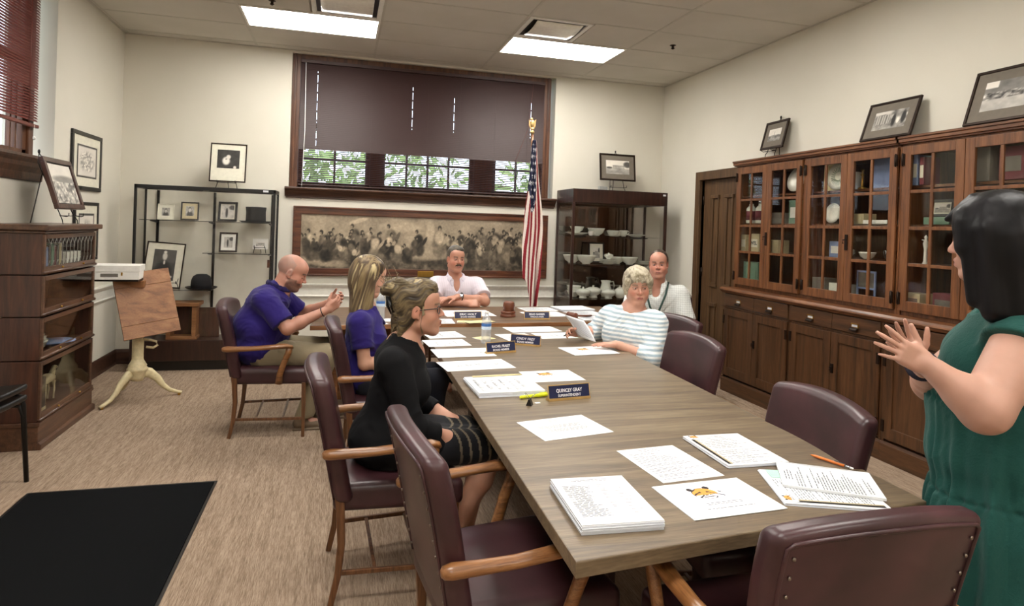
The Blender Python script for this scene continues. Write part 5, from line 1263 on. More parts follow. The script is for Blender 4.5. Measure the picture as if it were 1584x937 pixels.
gbox('card_box', 'pale green box under the small framed picture behind the fifth door', 'box', 3.27, 2, .19, .05, mat='greenbox', extra='greenbox')
o = thing('white_figurine', 'slim white figurine hanging at the edge of the fifth door shelf', 'figurine', (3.87, 3.459, zs[1] + .0)); b = MB(); b.lathe([(.0, .0006), (.02, .0006), (.012, .02), (.01, .10), (.018, .14), (.008, .17), (.012, .185), (.0, .20)], 14); b.build('body', M['chinawhite'], o); MB().tube([(.0, 0, .16), (0, .03, .165)], .004, 6).build('arm', M['chinawhite'], o)
for i, (yy, kk) in enumerate(((3.44, 0), (3.2, 0), (3.0, 1), (2.9, 2), (2.8, 3), (3.0, 3))): gbox('card_box', ('brown box at the bottom left', 'maroon box at the bottom right', 'brown box on the third shelf', 'grey box on the second shelf', 'maroon box on the top shelf', 'grey box on the top shelf')[i] + (' of the fifth door' if i < 2 else ' of the sixth door'), 'box', yy, kk, .15, .12 + .02 * i, mat=('beigebox', 'pinkbook', 'beigebox', 'greyclutter', 'pinkbook', 'greyclutter')[i], extra='greyclutter')
# ---- things in the barrister bookcase (x about -1.99)
def bbook(label, y, z, w, h, mat, d=.17): 
    o = thing('book', label, 'book', (-1.97, y, z), 0, 'books in the barrister bookcase'); MB().box(-d / 2, d / 2, -w / 2, w / 2, .0006, h).build('cover', M[mat], o, bevel=.002); MB().box(-d / 2 + .004, d / 2 - .004, -w / 2 + .003, w / 2 - .003, h, h + .0015).build('page_block', M['paper'], o)
yb0 = 4.78; 
cols = ['pinkbook', 'greyclutter', 'beigebox', 'bluefold', 'case', 'greenbox', 'pinkbook', 'greyclutter', 'beigebox', 'case']
for i in range(9): bbook(('leftmost', 'second', 'third', 'fourth', 'fifth', 'sixth', 'seventh', 'eighth', 'rightmost')[i] + ' of the standing books in the top section of the bookcase', yb0 + i * .042, 1.141, .036, .15 + .01 * (i % 3), cols[i])
gb = thing('card_box', 'long white ribbed box in the top section of the bookcase', 'box', (-1.96, 5.33, 1.141)); MB().box(-.08, .08, -.13, .13, .0006, .10).build('body', M['white'], gb, bevel=.003)
o = thing('bell', 'dark leaning banner in the second section of the bookcase', 'banner', (-1.97, 5.02, .871)); b = MB(); b.prism([(-.10, 0.0006), (.08, .0006), (.14, .19), (.06, .2)], -.01, .01, axis='x'); b.build('cloth', M['case'], o)
o = thing('white_figurine', 'small white figurine at the left of the second bookcase section', 'figurine', (-1.93, 4.80, .871)); b = MB(); b.lathe([(.0, .0006), (.03, .0006), (.025, .02), (.012, .06), (.018, .09), (.008, .12), (.012, .135), (.0, .15)], 14); b.build('body', M['chinawhite'], o)
for i in range(3): china('bowl', ('lowest', 'middle', 'top')[i] + ' of the nested pale bowls in the third bookcase section', -1.96, 4.93, .586 + i * .03, .85 - .1 * i, 'pale bowls in the bookcase')
china('platter', 'pale blue platter in front of the nested bowls in the bookcase', -1.93, 5.15, .586, .9, 'pale bowls in the bookcase', 'bluefold')
o = thing('model_horse', 'pale model horse in the bottom section of the bookcase', 'figurine', (-1.96, 5.15, .194))
b = MB(); b.tube([(0, -.08, .15), (0, 0, .16), (0, .08, .15)], [.03, .035, .028], 10); b.tube([(0, .07, .16), (0, .12, .22), (0, .15, .21)], [.022, .014, .012], 8); b.tube([(0, -.09, .16), (0, -.13, .10)], [.008, .004], 6); b.build('body', M['beigebox'], o)
for (yy) in (-.07, .07):
    for xx in (-.018, .018): MB().tube([(xx, yy, .13), (xx, yy + .01, .06), (xx, yy, .0006)], [.012, .008, .009], 8).build('leg', M['beigebox'], o)
gbox2 = thing('dark_box', 'dark box at the left of the bottom bookcase section', 'box', (-1.97, 4.87, .194)); MB().box(-.08, .08, -.09, .09, .0006, .22).build('body', M['black'], gbox2, bevel=.003); MB().box(-.082, .082, -.092, .092, .0006, .02).build('base_strip', M['beigebox'], gbox2)
# ================================================================ implicit-surface modeller for people and hair
def V3(*a): return np.array(a, np.float32)
def unit(a): a = np.asarray(a, float); return a / np.linalg.norm(a)
class Field:
    def __init__(s, lo, hi, h):
        s.lo = np.array(lo, np.float32); s.h = h; n = np.ceil((np.array(hi) - s.lo) / h).astype(int) + 1
        s.ax = [s.lo[i] + h * np.arange(n[i], dtype=np.float32) for i in range(3)]; s.v = np.full(n, .5, np.float32)
    def _reg(s, lo, hi):
        i0 = np.maximum(0, np.floor((np.array(lo) - s.lo) / s.h).astype(int)); i1 = np.minimum(s.v.shape, np.ceil((np.array(hi) - s.lo) / s.h).astype(int) + 1)
        if (i1 <= i0).any(): return None
        sl = tuple(slice(int(a), int(b)) for a, b in zip(i0, i1))
        g = np.meshgrid(s.ax[0][sl[0]], s.ax[1][sl[1]], s.ax[2][sl[2]], indexing='ij', sparse=True); return sl, g
    def _put(s, sl, d, k, op, clip, g):
        if clip:
            for (p, n) in clip:
                n = unit(n); d = np.maximum(d, (g[0] - p[0]) * n[0] + (g[1] - p[1]) * n[1] + (g[2] - p[2]) * n[2])
        a = s.v[sl]; k = max(k, 1e-5)
        if op == 'sub': d = -d; hh = np.maximum(k - np.abs(a - d), 0) / k; s.v[sl] = np.maximum(a, d) + hh * hh * k * .25
        else: hh = np.maximum(k - np.abs(a - d), 0) / k; s.v[sl] = np.minimum(a, d) - hh * hh * k * .25
    def cap(s, a, b, ra, rb, k=.02, op='u', clip=None, flat=None):
        a = np.asarray(a, float); b = np.asarray(b, float); m = max(ra, rb) + k + 2 * s.h
        r = s._reg(np.minimum(a, b) - m, np.maximum(a, b) + m)
        if r is None: return
        sl, g = r; d = b - a; L = max(1e-9, d @ d); q = [g[i] - a[i] for i in range(3)]
        t = np.clip((q[0] * d[0] + q[1] * d[1] + q[2] * d[2]) / L, 0, 1); w = [q[i] - t * d[i] for i in range(3)]
        rr = w[0] ** 2 + w[1] ** 2 + w[2] ** 2
        if flat is not None:
            n = unit(flat[0]); f = flat[1]; c = w[0] * n[0] + w[1] * n[1] + w[2] * n[2]; rr = rr + c * c * (f * f - 1)
        s._put(sl, (np.sqrt(rr) - (ra + (rb - ra) * t)).astype(np.float32), k, op, clip, g)
    def chain(s, pts, rads, k=.02, **kw):
        for i in range(len(pts) - 1): s.cap(pts[i], pts[i + 1], rads[i], rads[i + 1], k, **kw)
    def ell(s, c, r, Rm=None, k=.02, op='u', clip=None):
        c = np.asarray(c, float); Rm = np.eye(3) if Rm is None else np.asarray(Rm, float); m = np.abs(Rm) @ np.array(r) + k + 2 * s.h
        rg = s._reg(c - m, c + m)
        if rg is None: return
        sl, g = rg; q = [g[i] - c[i] for i in range(3)]; l = [Rm[0, j] * q[0] + Rm[1, j] * q[1] + Rm[2, j] * q[2] for j in range(3)]
        k0 = np.sqrt((l[0] / r[0]) ** 2 + (l[1] / r[1]) ** 2 + (l[2] / r[2]) ** 2); k1 = np.sqrt((l[0] / r[0] ** 2) ** 2 + (l[1] / r[1] ** 2) ** 2 + (l[2] / r[2] ** 2) ** 2) + 1e-6
        s._put(sl, (k0 * (k0 - 1) / k1).astype(np.float32), k, op, clip, g)
    def box(s, c, hs, Rm=None, r=.01, k=.01, op='u'):
        c = np.asarray(c, float); Rm = np.eye(3) if Rm is None else np.asarray(Rm, float); m = np.abs(Rm) @ (np.array(hs) + r) + k + 2 * s.h
        rg = s._reg(c - m, c + m)
        if rg is None: return
        sl, g = rg; q = [g[i] - c[i] for i in range(3)]; l = [np.abs(Rm[0, j] * q[0] + Rm[1, j] * q[1] + Rm[2, j] * q[2]) - (hs[j] - r) for j in range(3)]
        d = np.sqrt(sum(np.maximum(x, 0) ** 2 for x in l)) + np.minimum(np.maximum(np.maximum(l[0], l[1]), l[2]), 0) - r
        s._put(sl, d.astype(np.float32), k, op, None, g)
    def mesh(s):
        F = s.v; F[0] = F[-1] = .5; F[:, 0] = F[:, -1] = .5; F[:, :, 0] = F[:, :, -1] = .5
        I = F < 0; nx, ny, nz = F.shape
        c = np.zeros((nx - 1, ny - 1, nz - 1), np.int8)
        for dx in (0, 1):
            for dy in (0, 1):
                for dz in (0, 1): c += I[dx:nx - 1 + dx, dy:ny - 1 + dy, dz:nz - 1 + dz]
        act = (c > 0) & (c < 8); cells = np.argwhere(act); idx = np.full(act.shape, -1, np.int32); idx[act] = np.arange(len(cells))
        acc = np.zeros((len(cells), 3)); cnt = np.zeros(len(cells)); i, j, k = cells.T
        for ax in range(3):
            o1, o2 = [a for a in range(3) if a != ax]
            for u in (0, 1):
                for w in (0, 1):
                    A = [i, j, k]; off = [0, 0, 0]; off[o1] = u; off[o2] = w; off2 = list(off); off2[ax] = 1
                    fa = F[i + off[0], j + off[1], k + off[2]]; fb = F[i + off2[0], j + off2[1], k + off2[2]]; m = (fa < 0) != (fb < 0)
                    t = np.where(m, fa / np.where(m, fa - fb, 1), 0); P = np.zeros((len(cells), 3)); P[:, o1] = u; P[:, o2] = w; P[:, ax] = t
                    acc += P * m[:, None]; cnt += m
        verts = s.lo + s.h * (cells + acc / cnt[:, None])
        faces = []
        for ax in range(3):
            o1, o2 = (ax + 1) % 3, (ax + 2) % 3
            a = [slice(None)] * 3; b = [slice(None)] * 3; a[ax] = slice(0, -1); b[ax] = slice(1, None)
            m = I[tuple(a)] != I[tuple(b)]; e = np.argwhere(m); ok = (e[:, o1] > 0) & (e[:, o2] > 0) & (e[:, o1] < F.shape[o1] - 1) & (e[:, o2] < F.shape[o2] - 1); e = e[ok]
            ins = I[tuple(e.T)]
            def cell(d1, d2): q = e.copy(); q[:, o1] -= d1; q[:, o2] -= d2; return idx[tuple(q.T)]
            q = np.stack([cell(1, 1), cell(0, 1), cell(0, 0), cell(1, 0)], 1); q = np.where(ins[:, None], q, q[:, ::-1]); faces.append(q)
        return verts, np.concatenate(faces)
def vnormals(v, f):
    n = np.zeros_like(v); a = np.cross(v[f[:, 2]] - v[f[:, 0]], v[f[:, 3]] - v[f[:, 1]])
    for j in range(4): np.add.at(n, f[:, j], a)
    return n / (np.linalg.norm(n, axis=1)[:, None] + 1e-12)
def fieldobj(name, F, mat, parent, base, color=None, disp=None, smooth=1):
    v, f = F.mesh()
    if len(v) == 0: return None
    for _ in range(smooth):     # light Laplacian relaxation against stair steps
        s_ = np.zeros_like(v); c_ = np.zeros(len(v))
        for a in range(4):
            b_ = (a + 1) % 4; np.add.at(s_, f[:, a], v[f[:, b_]]); np.add.at(s_, f[:, b_], v[f[:, a]]); np.add.at(c_, f[:, a], 1); np.add.at(c_, f[:, b_], 1)
        v = v * .5 + s_ / c_[:, None] * .5
    if disp is not None: v = v + vnormals(v, f) * disp(v)[:, None]
    me = bpy.data.meshes.new(name); nv, nf = len(v), len(f)
    me.vertices.add(nv); me.vertices.foreach_set('co', (v - np.array(base)).astype(np.float32).ravel())
    me.loops.add(nf * 4); me.loops.foreach_set('vertex_index', f.astype(np.int32).ravel()); me.polygons.add(nf)
    me.polygons.foreach_set('loop_start', np.arange(0, nf * 4, 4, dtype=np.int32)); me.polygons.foreach_set('use_smooth', np.ones(nf, bool)); me.update(calc_edges=True); me.validate()
    me.materials.append(mat)
    if color is not None:
        c = np.ones((nv, 4), np.float32); c[:, :3] = color(v); at_ = me.color_attributes.new('Col', 'FLOAT_COLOR', 'POINT'); at_.data.foreach_set('color', c.ravel())
    o = bpy.data.objects.new(name, me); C.objects.link(o); o.parent = parent; return o
def L3(h): return np.array(srgb(h)[:3])
def skinmat():
    m, n, l, p = newmat('skin'); a = n.new('ShaderNodeAttribute'); a.attribute_name = 'Col'; l.new(a.outputs['Color'], p.inputs['Base Color'])
    p.inputs['Roughness'].default_value = .5; p.inputs['Subsurface Weight'].default_value = .12; p.inputs['Subsurface Radius'].default_value = (.012, .005, .003); p.inputs['Subsurface Scale'].default_value = .6
    bump(n, l, p, noise(n, l, coords(n, l), 260, 3), .12, .0008); return m
M['skin'] = skinmat()
def hairmat():
    m, n, l, p = newmat('hair'); a = n.new('ShaderNodeAttribute'); a.attribute_name = 'Col'; l.new(a.outputs['Color'], p.inputs['Base Color'])
    p.inputs['Roughness'].default_value = .45; p.inputs['Specular IOR Level'].default_value = .3; return m
M['hair'] = hairmat()
def clothmat(name, hexc=None, sc=700, st=.35, rough=.85, wr=0):
    m, n, l, p = newmat(name)
    if hexc: p.inputs['Base Color'].default_value = srgb(hexc)
    else: a = n.new('ShaderNodeAttribute'); a.attribute_name = 'Col'; l.new(a.outputs['Color'], p.inputs['Base Color'])
    p.inputs['Roughness'].default_value = rough; p.inputs['Specular IOR Level'].default_value = .2; p.inputs['Sheen Weight'].default_value = .08
    v = coords(n, l); a_ = noise(n, l, v, sc, 2); 
    if wr:
        b_ = noise(n, l, v, wr, 5, .6, .8); s_ = n.new('ShaderNodeMath'); s_.operation = 'MULTIPLY_ADD'; s_.inputs[1].default_value = 3.0; l.new(b_, s_.inputs[0]); l.new(a_, s_.inputs[2]); a_ = s_.outputs[0]
    bump(n, l, p, a_, st, .0012); return m
M['purple'] = clothmat('purple_polo_knit', '261a60', 800, .3, wr=14)
M['purpledark'] = clothmat('dark_collar_knit', '211846', 800)
M['blackknit'] = clothmat('black_knit', '101014', 700, .5)
M['blackknit'].node_tree.nodes['Principled BSDF'].inputs['Sheen Weight'].default_value = 0; M['blackknit'].node_tree.nodes['Principled BSDF'].inputs['Base Color'].default_value = srgb('0a0a0d')
M['khaki'] = clothmat('khaki_twill', '8f826a', 600, .3, wr=12)
M['darktrouser'] = clothmat('dark_trousers', '23242c', 600)
M['attrcloth'] = clothmat('patterned_shirt_cloth', None, 600, .25, wr=14)
M['green'] = clothmat('green_gauze', '1b4a44', 240, .6, .8, wr=60)
M['shoe'] = plain('shoe_leather', '6a5a48', .6); M['blackshoe'] = plain('black_shoe', '15120f', .45)
M['eyewhite'] = plain('eye_white', 'a89c94', .3); M['iris'] = plain('iris', '232a30', .2); M['browniris'] = plain('brown_iris', '1d1510', .2)
M['lens'] = glassmat('spectacle_lens', (.97, .97, .98), 1.3)
M['tortoise'] = plain('tortoise_frame', '32241d', .3); M['pearl'] = plain('pearl', 'e8e4dc', .2)
M['lanyard'] = plain('dark_green_lanyard', '1f3a33', .7)

def axes(fwd, up):
    x = unit(fwd); y = unit(np.cross(up, x)); z = np.cross(x, y); return np.stack([x, y, z], 1)
def yaw_axes(yaw, pitch=0, roll=0):
    """head axes: x face direction (yaw degrees from world X, pitch down positive), z up"""
    a, p, r = R(yaw), R(pitch), R(roll)
    x = np.array([math.cos(a) * math.cos(p), math.sin(a) * math.cos(p), -math.sin(p)]); y = np.array([-math.sin(a), math.cos(a), 0]); z = np.cross(x, y)
    y2 = y * math.cos(r) + z * math.sin(r); z2 = np.cross(x, y2); return np.stack([x, y2, z2], 1)
def head(F, c, A, s=1.0, fem=False, jaw=1.0, nose=1.0, fat=1.0):
    c = np.asarray(c, float)
    P = lambda x, y, z: c + s * (A @ np.array([x, y, z], float))
    E = lambda p, r, k=.02, op='u', rm=A: F.ell(P(*p), [q * s for q in r], rm, k * s, op)
    K = lambda a, b, ra, rb, k=.01, op='u': F.cap(P(*a), P(*b), ra * s, rb * s, k * s, op)
    E((-.014, 0, .036), (.098, .075, .086)); E((.030, 0, -.030), (.060, .058 * fat, .082), .03)
    for y in (-1, 1):
        K((.005, y * .050 * jaw, -.060), (.066, y * .020 * jaw, -.098), .020 * fat, .015, .03)
        E((.050, y * .036, -.030), (.030, .026 * fat, .030), .03)                      # cheek
    E((.070, 0, -.098), (.020, .022, .017), .025)
    E((.040, 0, .050), (.052, .060, .046), .03)
    K((.079, -.034, .021), (.086, -.010, .018), .009, .008, .012); K((.079, .034, .021), (.086, .010, .018), .009, .008, .012)
    for y in (-1, 1): E((.096, y * .031, .003), (.017, .017, .012), .014, 'sub')        # eye sockets
    for y in (-1, 1):
        E((.0745, y * .031, .003), (.0135, .015, .0125), .004)                          # eyeball under the lids
    n = nose
    K((.084, 0, .014), (.104 * 1 if n == 1 else .084 + .02 * n, 0, -.016), .0075, .0085, .010); E((.106 + .004 * (n - 1), 0, -.025), (.0125 * n, .0115, .010), .008)
    for y in (-1, 1): E((.097, y * .0115, -.029), (.010, .0075, .007), .006)
    for y in (-1, 1): F.ell(P(.101, y * .006, -.035), [.004 * s, .003 * s, .003 * s], A, .002, 'sub')
    lf = 1.15 if fem else .9
    E((.078, 0, -.062), (.020, .030, .020), .015)                                       # muzzle
    K((.090, -.018, -.059), (.0975, 0, -.0555), .0045 * lf, .0058 * lf, .005); K((.090, .018, -.059), (.0975, 0, -.0555), .0045 * lf, .0058 * lf, .005)
    K((.090, -.015, -.068), (.096, 0, -.0685), .005 * lf, .0065 * lf, .005); K((.090, .015, -.068), (.096, 0, -.0685), .005 * lf, .0065 * lf, .005)
    K((.099, -.020, -.0625), (.103, 0, -.0615), .0016, .0016, .003, 'sub'); K((.099, .020, -.0625), (.103, 0, -.0615), .0016, .0016, .003, 'sub')
    for y in (-1, 1):                                                                  # ears
        Ax = A @ np.array([[math.cos(.25), 0, math.sin(.25)], [0, 1, 0], [-math.sin(.25), 0, math.cos(.25)]])
        E((-.008, y * .076, -.004), (.019, .008, .032), .008, 'u', Ax); E((-.004, y * .085, .002), (.010, .006, .017), .004, 'sub', Ax); E((.003, y * .074, -.030), (.008, .006, .010), .005)
def headcolor(c, A, s, base, lip='a05a52', brow=None, beard=None, stub=None, blush=.10, shut=False):
    c = np.asarray(c, float); base = L3(base); lip = L3(lip)
    def fn(v):
        l = ((v - c) @ A) / s; x, y, z = l.T; nz = fbm(v * 60, 5, 3); n2 = fbm(v * 14, 8, 2)
        col = base[None, :] * (1 + .10 * (nz - .5) + .12 * (n2 - .5))[:, None]
        near = (np.abs(x) < .15) & (np.abs(y) < .12) & (z > -.13) & (z < .15)
        def blend(t, tone): 
            nonlocal col; t = (t * near)[:, None]; col = col * (1 - t) + np.asarray(tone) * t
        red = base * np.array([1.12, .74, .70])
        blend(blush * 3 * np.exp(-(((np.abs(y) - .042) / .02) ** 2 + ((z + .03) / .02) ** 2)) * (x > .03), red)
        blend(blush * 3.5 * np.exp(-((y / .014) ** 2 + ((z + .026) / .012) ** 2)) * (x > .09), red)
        blend(blush * 3 * np.exp(-(((np.abs(y) - .08) / .012) ** 2 + ((z) / .03) ** 2)), red)
        blend(.8 * np.exp(-((y / .020) ** 4 + ((z + .0625) / .0085) ** 4)) * (x > .082), lip)
        blend(.95 * (np.abs(z + .062) < .0016) * (np.abs(y) < .019) * (x > .08), lip * .35)
        if brow is not None:
            zc = .0235 + .004 * np.cos((np.abs(y) - .033) * 60); blend(.95 * np.exp(-(((z - zc) / .0048) ** 4)) * (np.abs(y) > .013) * (np.abs(y) < .050) * (x > .055), L3(brow))
        blend(.85 * np.exp(-(((z - (.0085 if not shut else -.004)) / .0026) ** 2)) * (np.abs(np.abs(y) - .031) < .0165) * (x > .06), base * .28)     # upper lash line
        if beard is not None:
            t = ((z < -.028 - .45 * np.clip(.06 - x, -.02, .09) * .3) & (z > -.135) & (x > -.002) & ~((np.abs(y) < .022) & (z > -.074) & (z < -.052) & (x > .082)) & ~((z > -.045) & (x > .062))) * (.62 + .6 * (nz - .5)); blend(np.clip(t, 0, .9), L3(beard))
        if stub is not None:
            t = ((z > -.02) & (z < .075 - .6 * np.clip(x, -.2, .1)) & (x < .012)) * .42 * (.6 + .8 * nz); blend(np.clip(t, 0, .7), L3(stub))
        return np.clip(col, 0, 1)
    return fn
def eyes(parent, base, c, A, s, iris='iris', look=0, droop=.0):
    """eyeball fronts, each with an iris, set into the sockets"""
    for y in (-1, 1):
        p = np.asarray(c) + s * (A @ np.array([.0772, y * .031, .0022 - droop])); T = Matrix(((A[0, 0], A[0, 1], A[0, 2], p[0] - base[0]), (A[1, 0], A[1, 1], A[1, 2], p[1] - base[1]), (A[2, 0], A[2, 1], A[2, 2], p[2] - base[2]), (0, 0, 0, 1)))
        b = MB(); b.ball((0, 0, 0), (.0122 * s, .0115 * s, .0050 * s), 14, T=T); e = b.build('eye', M['eyewhite'], parent)
        b = MB(); b.ball((.0092 * s, look * s, 0), (.0042 * s, .0060 * s, .0046 * s), 12, T=T); b.build('iris', M[iris], e)
def hand(F, w, d, palm, thumb, s=1.0, curl=(.15, .2, .2), fcurl=None, spread=1.0, tcurl=.2, taper=1.0, tout=1.0):
    """w wrist, d finger direction, palm the way the palm faces, thumb a direction on the thumb side"""
    w = np.asarray(w, float); X = unit(d); Z = -unit(np.asarray(palm, float) - X * (np.asarray(palm) @ X)); Y = np.cross(Z, X); sg = 1 if Y @ np.asarray(thumb) > 0 else -1; Y = Y * sg
    P = lambda x, y, z: w + s * (X * x + Y * y + Z * z)
    A = np.stack([X, Y, Z], 1)
    F.cap(P(-.03, 0, 0), P(.012, 0, 0), .024 * s, .024 * s, .02 * s, flat=(Z, 1.25))
    F.box(P(.048, 0, 0), (.044 * s, .038 * s, .0135 * s), A, .013 * s, .014 * s)
    F.cap(P(.02, .018, -.006), P(.055, .036, -.010), .015 * s, .011 * s, .015 * s)            # thumb mount
    F.cap(P(.02, -.024, -.005), P(.07, -.028, -.005), .012 * s, .010 * s, .012 * s)
    bases = [(.088, .029), (.092, .0095), (.088, -.0100), (.080, -.0285)]; lens = [.073, .081, .075, .058]; rads = [.0086, .0088, .0083, .0074]; tips = []
    for i, ((bx, by), L, r) in enumerate(zip(bases, lens, rads)):
        a = (1.5 - i) * .10 * spread; cs = fcurl[i] if fcurl else curl; p = P(bx, by, .001); ang = 0; D0 = X * math.cos(a) + Y * math.sin(a)
        F.cap(P(bx - .03, by * .85, 0), p, r * 1.05 * s, r * 1.08 * s, .006 * s)
        for j, fr in enumerate((.44, .31, .25)):
            ang += cs[j]; q = p + s * L * fr * (D0 * math.cos(ang) - Z * math.sin(ang)); F.cap(p, q, (r - .0007 * j) * s, (r - .0007 * (j + 1)) * s * (1 if j < 2 else .92), .003 * s); p = q
        tips.append(p)
    p = P(.028, .028, -.008); D1 = unit(X * .75 + Y * .80 * tout - Z * .25); D2 = unit(X * .92 + Y * (.55 * tout - tcurl) - Z * (.2 + tcurl))
    q = p + s * .036 * D1; F.cap(p, q, .0125 * s, .0105 * s, .010 * s); p2 = q + s * .030 * D2; F.cap(q, p2, .0105 * s, .0095 * s, .004 * s); p3 = p2 + s * .022 * unit(D2 - Z * tcurl); F.cap(p2, p3, .0095 * s, .0078 * s, .003 * s)
    return tips
def torso(F, J, g=1.0, inf=0.0, k=.05, bust=0, belly=1.0):
    """g girth factor, inf clothing allowance"""
    lat = unit(np.asarray(J['shL']) - J['shR']); up = unit(np.asarray(J['neck']) - J['pelvis']); fw = unit(np.cross(lat, up)); A = np.stack([fw, lat, up], 1)
    i = inf
    F.ell(J['pelvis'], (.125 * g + i, .175 * g + i, .12 + i), np.stack([J['fwd'], np.cross([0, 0, 1], J['fwd']), [0, 0, 1]], 1), k)
    F.ell(J['belly'], (.115 * g * belly + i, .150 * g * (belly * .6 + .4) + i, .15 + i), A, k); F.ell(J['chest'], (.108 * g + i, .150 * g + i, .155 + i), A, k)
    F.cap(np.asarray(J['shR']) * .82 + np.asarray(J['shL']) * .18 - up * .02, np.asarray(J['shL']) * .82 + np.asarray(J['shR']) * .18 - up * .02, .062 * g + i, .062 * g + i, k)
    F.cap(np.asarray(J['neck']) - up * .06, np.asarray(J['neck']) + up * .0, .075 + i, .055 + i * .6, k)
    if bust:
        for s_ in (-1, 1): F.ell(np.asarray(J['chest']) + fw * (.075 * g) + lat * s_ * .065 * g - up * .025, (.055 * bust + i, .062 * bust + i, .06 * bust + i), A, .04)
    return A
def limbs(F, J, g=1.0, arms=True, legs=True, armg=1.0):
    if arms:
        for s_ in 'RL':
            a, e, w = (np.asarray(J[q + s_], float) for q in ('sh', 'el', 'wr'))
            F.ell(a, (.056 * armg,) * 3, None, .04); F.cap(a, e, .051 * armg, .040 * armg, .03); m = e * .7 + w * .3; F.cap(e, m, .039 * armg, .041 * armg, .02); F.cap(m, w, .040 * armg, .0255, .02)
    if legs:
        for s_ in 'RL':
            h_, k_, a = (np.asarray(J[q + s_], float) for q in ('hip', 'kn', 'an'))
            F.cap(h_, k_, .088 * g, .060 * g, .04); m = k_ * .68 + a * .32; F.cap(k_, m, .056 * g, .060 * g, .03); F.cap(m, a, .058 * g, .036, .03)
            fd = unit(J['foot'] if 'foot' in J else J['fwd']); F.cap(a + [0, 0, -.03], a + fd * .13 + [0, 0, -.055], .036, .024, .03); F.cap(a + [0, 0, -.05] - fd * .03, a + [0, 0, -.05], .030, .032, .02)
def sleeve(F, J, s_, frac, r0, r1, k=.04, over=0.0, fore=0):
    """sleeve from the shoulder down to frac of the upper arm, or past the elbow by fore of the forearm, cut square"""
    a, e, w = (np.asarray(J[q + s_], float) for q in ('sh', 'el', 'wr'))
    if fore:
        F.cap(a, e, r0, r1, k); c = e * (1 - fore) + w * fore; n = unit(w - e); F.cap(e, c + n * .05, r1, r1 * .80, .02, clip=[(c, n)]); return c, n
    c = a * (1 - frac) + e * frac; n = unit(e - a); F.cap(a, c + n * .08, r0, r1, k, clip=[(c, n)]); return c, n
def neck(F, J, hc, A, s, r=.055):
    F.cap(np.asarray(J['neck']) - [0, 0, .04], np.asarray(hc) + s * (A @ np.array([-.022, 0, -.055])), r * 1.12, r, .03)
def folds(amp, sc=9, seed=0, d=(1, 1, .5)):
    d = np.asarray(d, float)
    def fn(v):
        w = fbm(v * sc * .5, seed + 3, 2); q = v * d * sc + (w[:, None] - .5) * 3.0; n = fbm(q, seed, 3); r = 1 - np.abs(2 * n - 1) * 1.6; return amp * (r - .35)
    return fn
def bbox(J, extra, m=.2):
    P = np.array([np.asarray(J[k], float) for k in J if k not in ('fwd', 'foot')] + [np.asarray(e, float) for e in extra]); return P.min(0) - m, P.max(0) + m
def person(label, base): return thing('person', label, 'person', base)
def strands(parent, base, paths, rad, cols, name='loose_strands'):
    b = MB()
    for p in paths: b.tube([tuple(np.asarray(q) - base) for q in p], [rad * (1 - .7 * i / (len(p) - 1)) for i in range(len(p))], 5)
    o = b.build(name, M['hair'], parent); c0, c1 = L3(cols[0]), L3(cols[1]); paint(o, lambda co: c0 + (c1 - c0) * vnoise(co * 40, 3)[:, None]); return o
def streak(c, A, s, cols, sc=(6, 60, 6), seed=0, along=None):
    """streaky hair colour: noise squeezed along the strands, in head axes"""
    cs = [L3(h) for h in cols]
    def fn(v):
        l = ((v - np.asarray(c)) @ A) / s
        q = along(l) if along else l * np.array(sc)
        t = np.clip((fbm(q, seed, 3) - .28) * 2.1, 0, .999) * (len(cs) - 1); i = t.astype(int); f_ = (t - i)[:, None]; a_ = np.array(cs); return a_[i] * (1 - f_) + a_[np.minimum(i + 1, len(cs) - 1)] * f_
    return fn
def groove(c, A, s, amp, sc, seed=0, along=None):
    def fn(v):
        l = ((v - np.asarray(c)) @ A) / s; q = along(l) if along else l * np.array(sc); return amp * (fbm(q, seed, 3) - .5) * 2
    return fn
HR = .0040
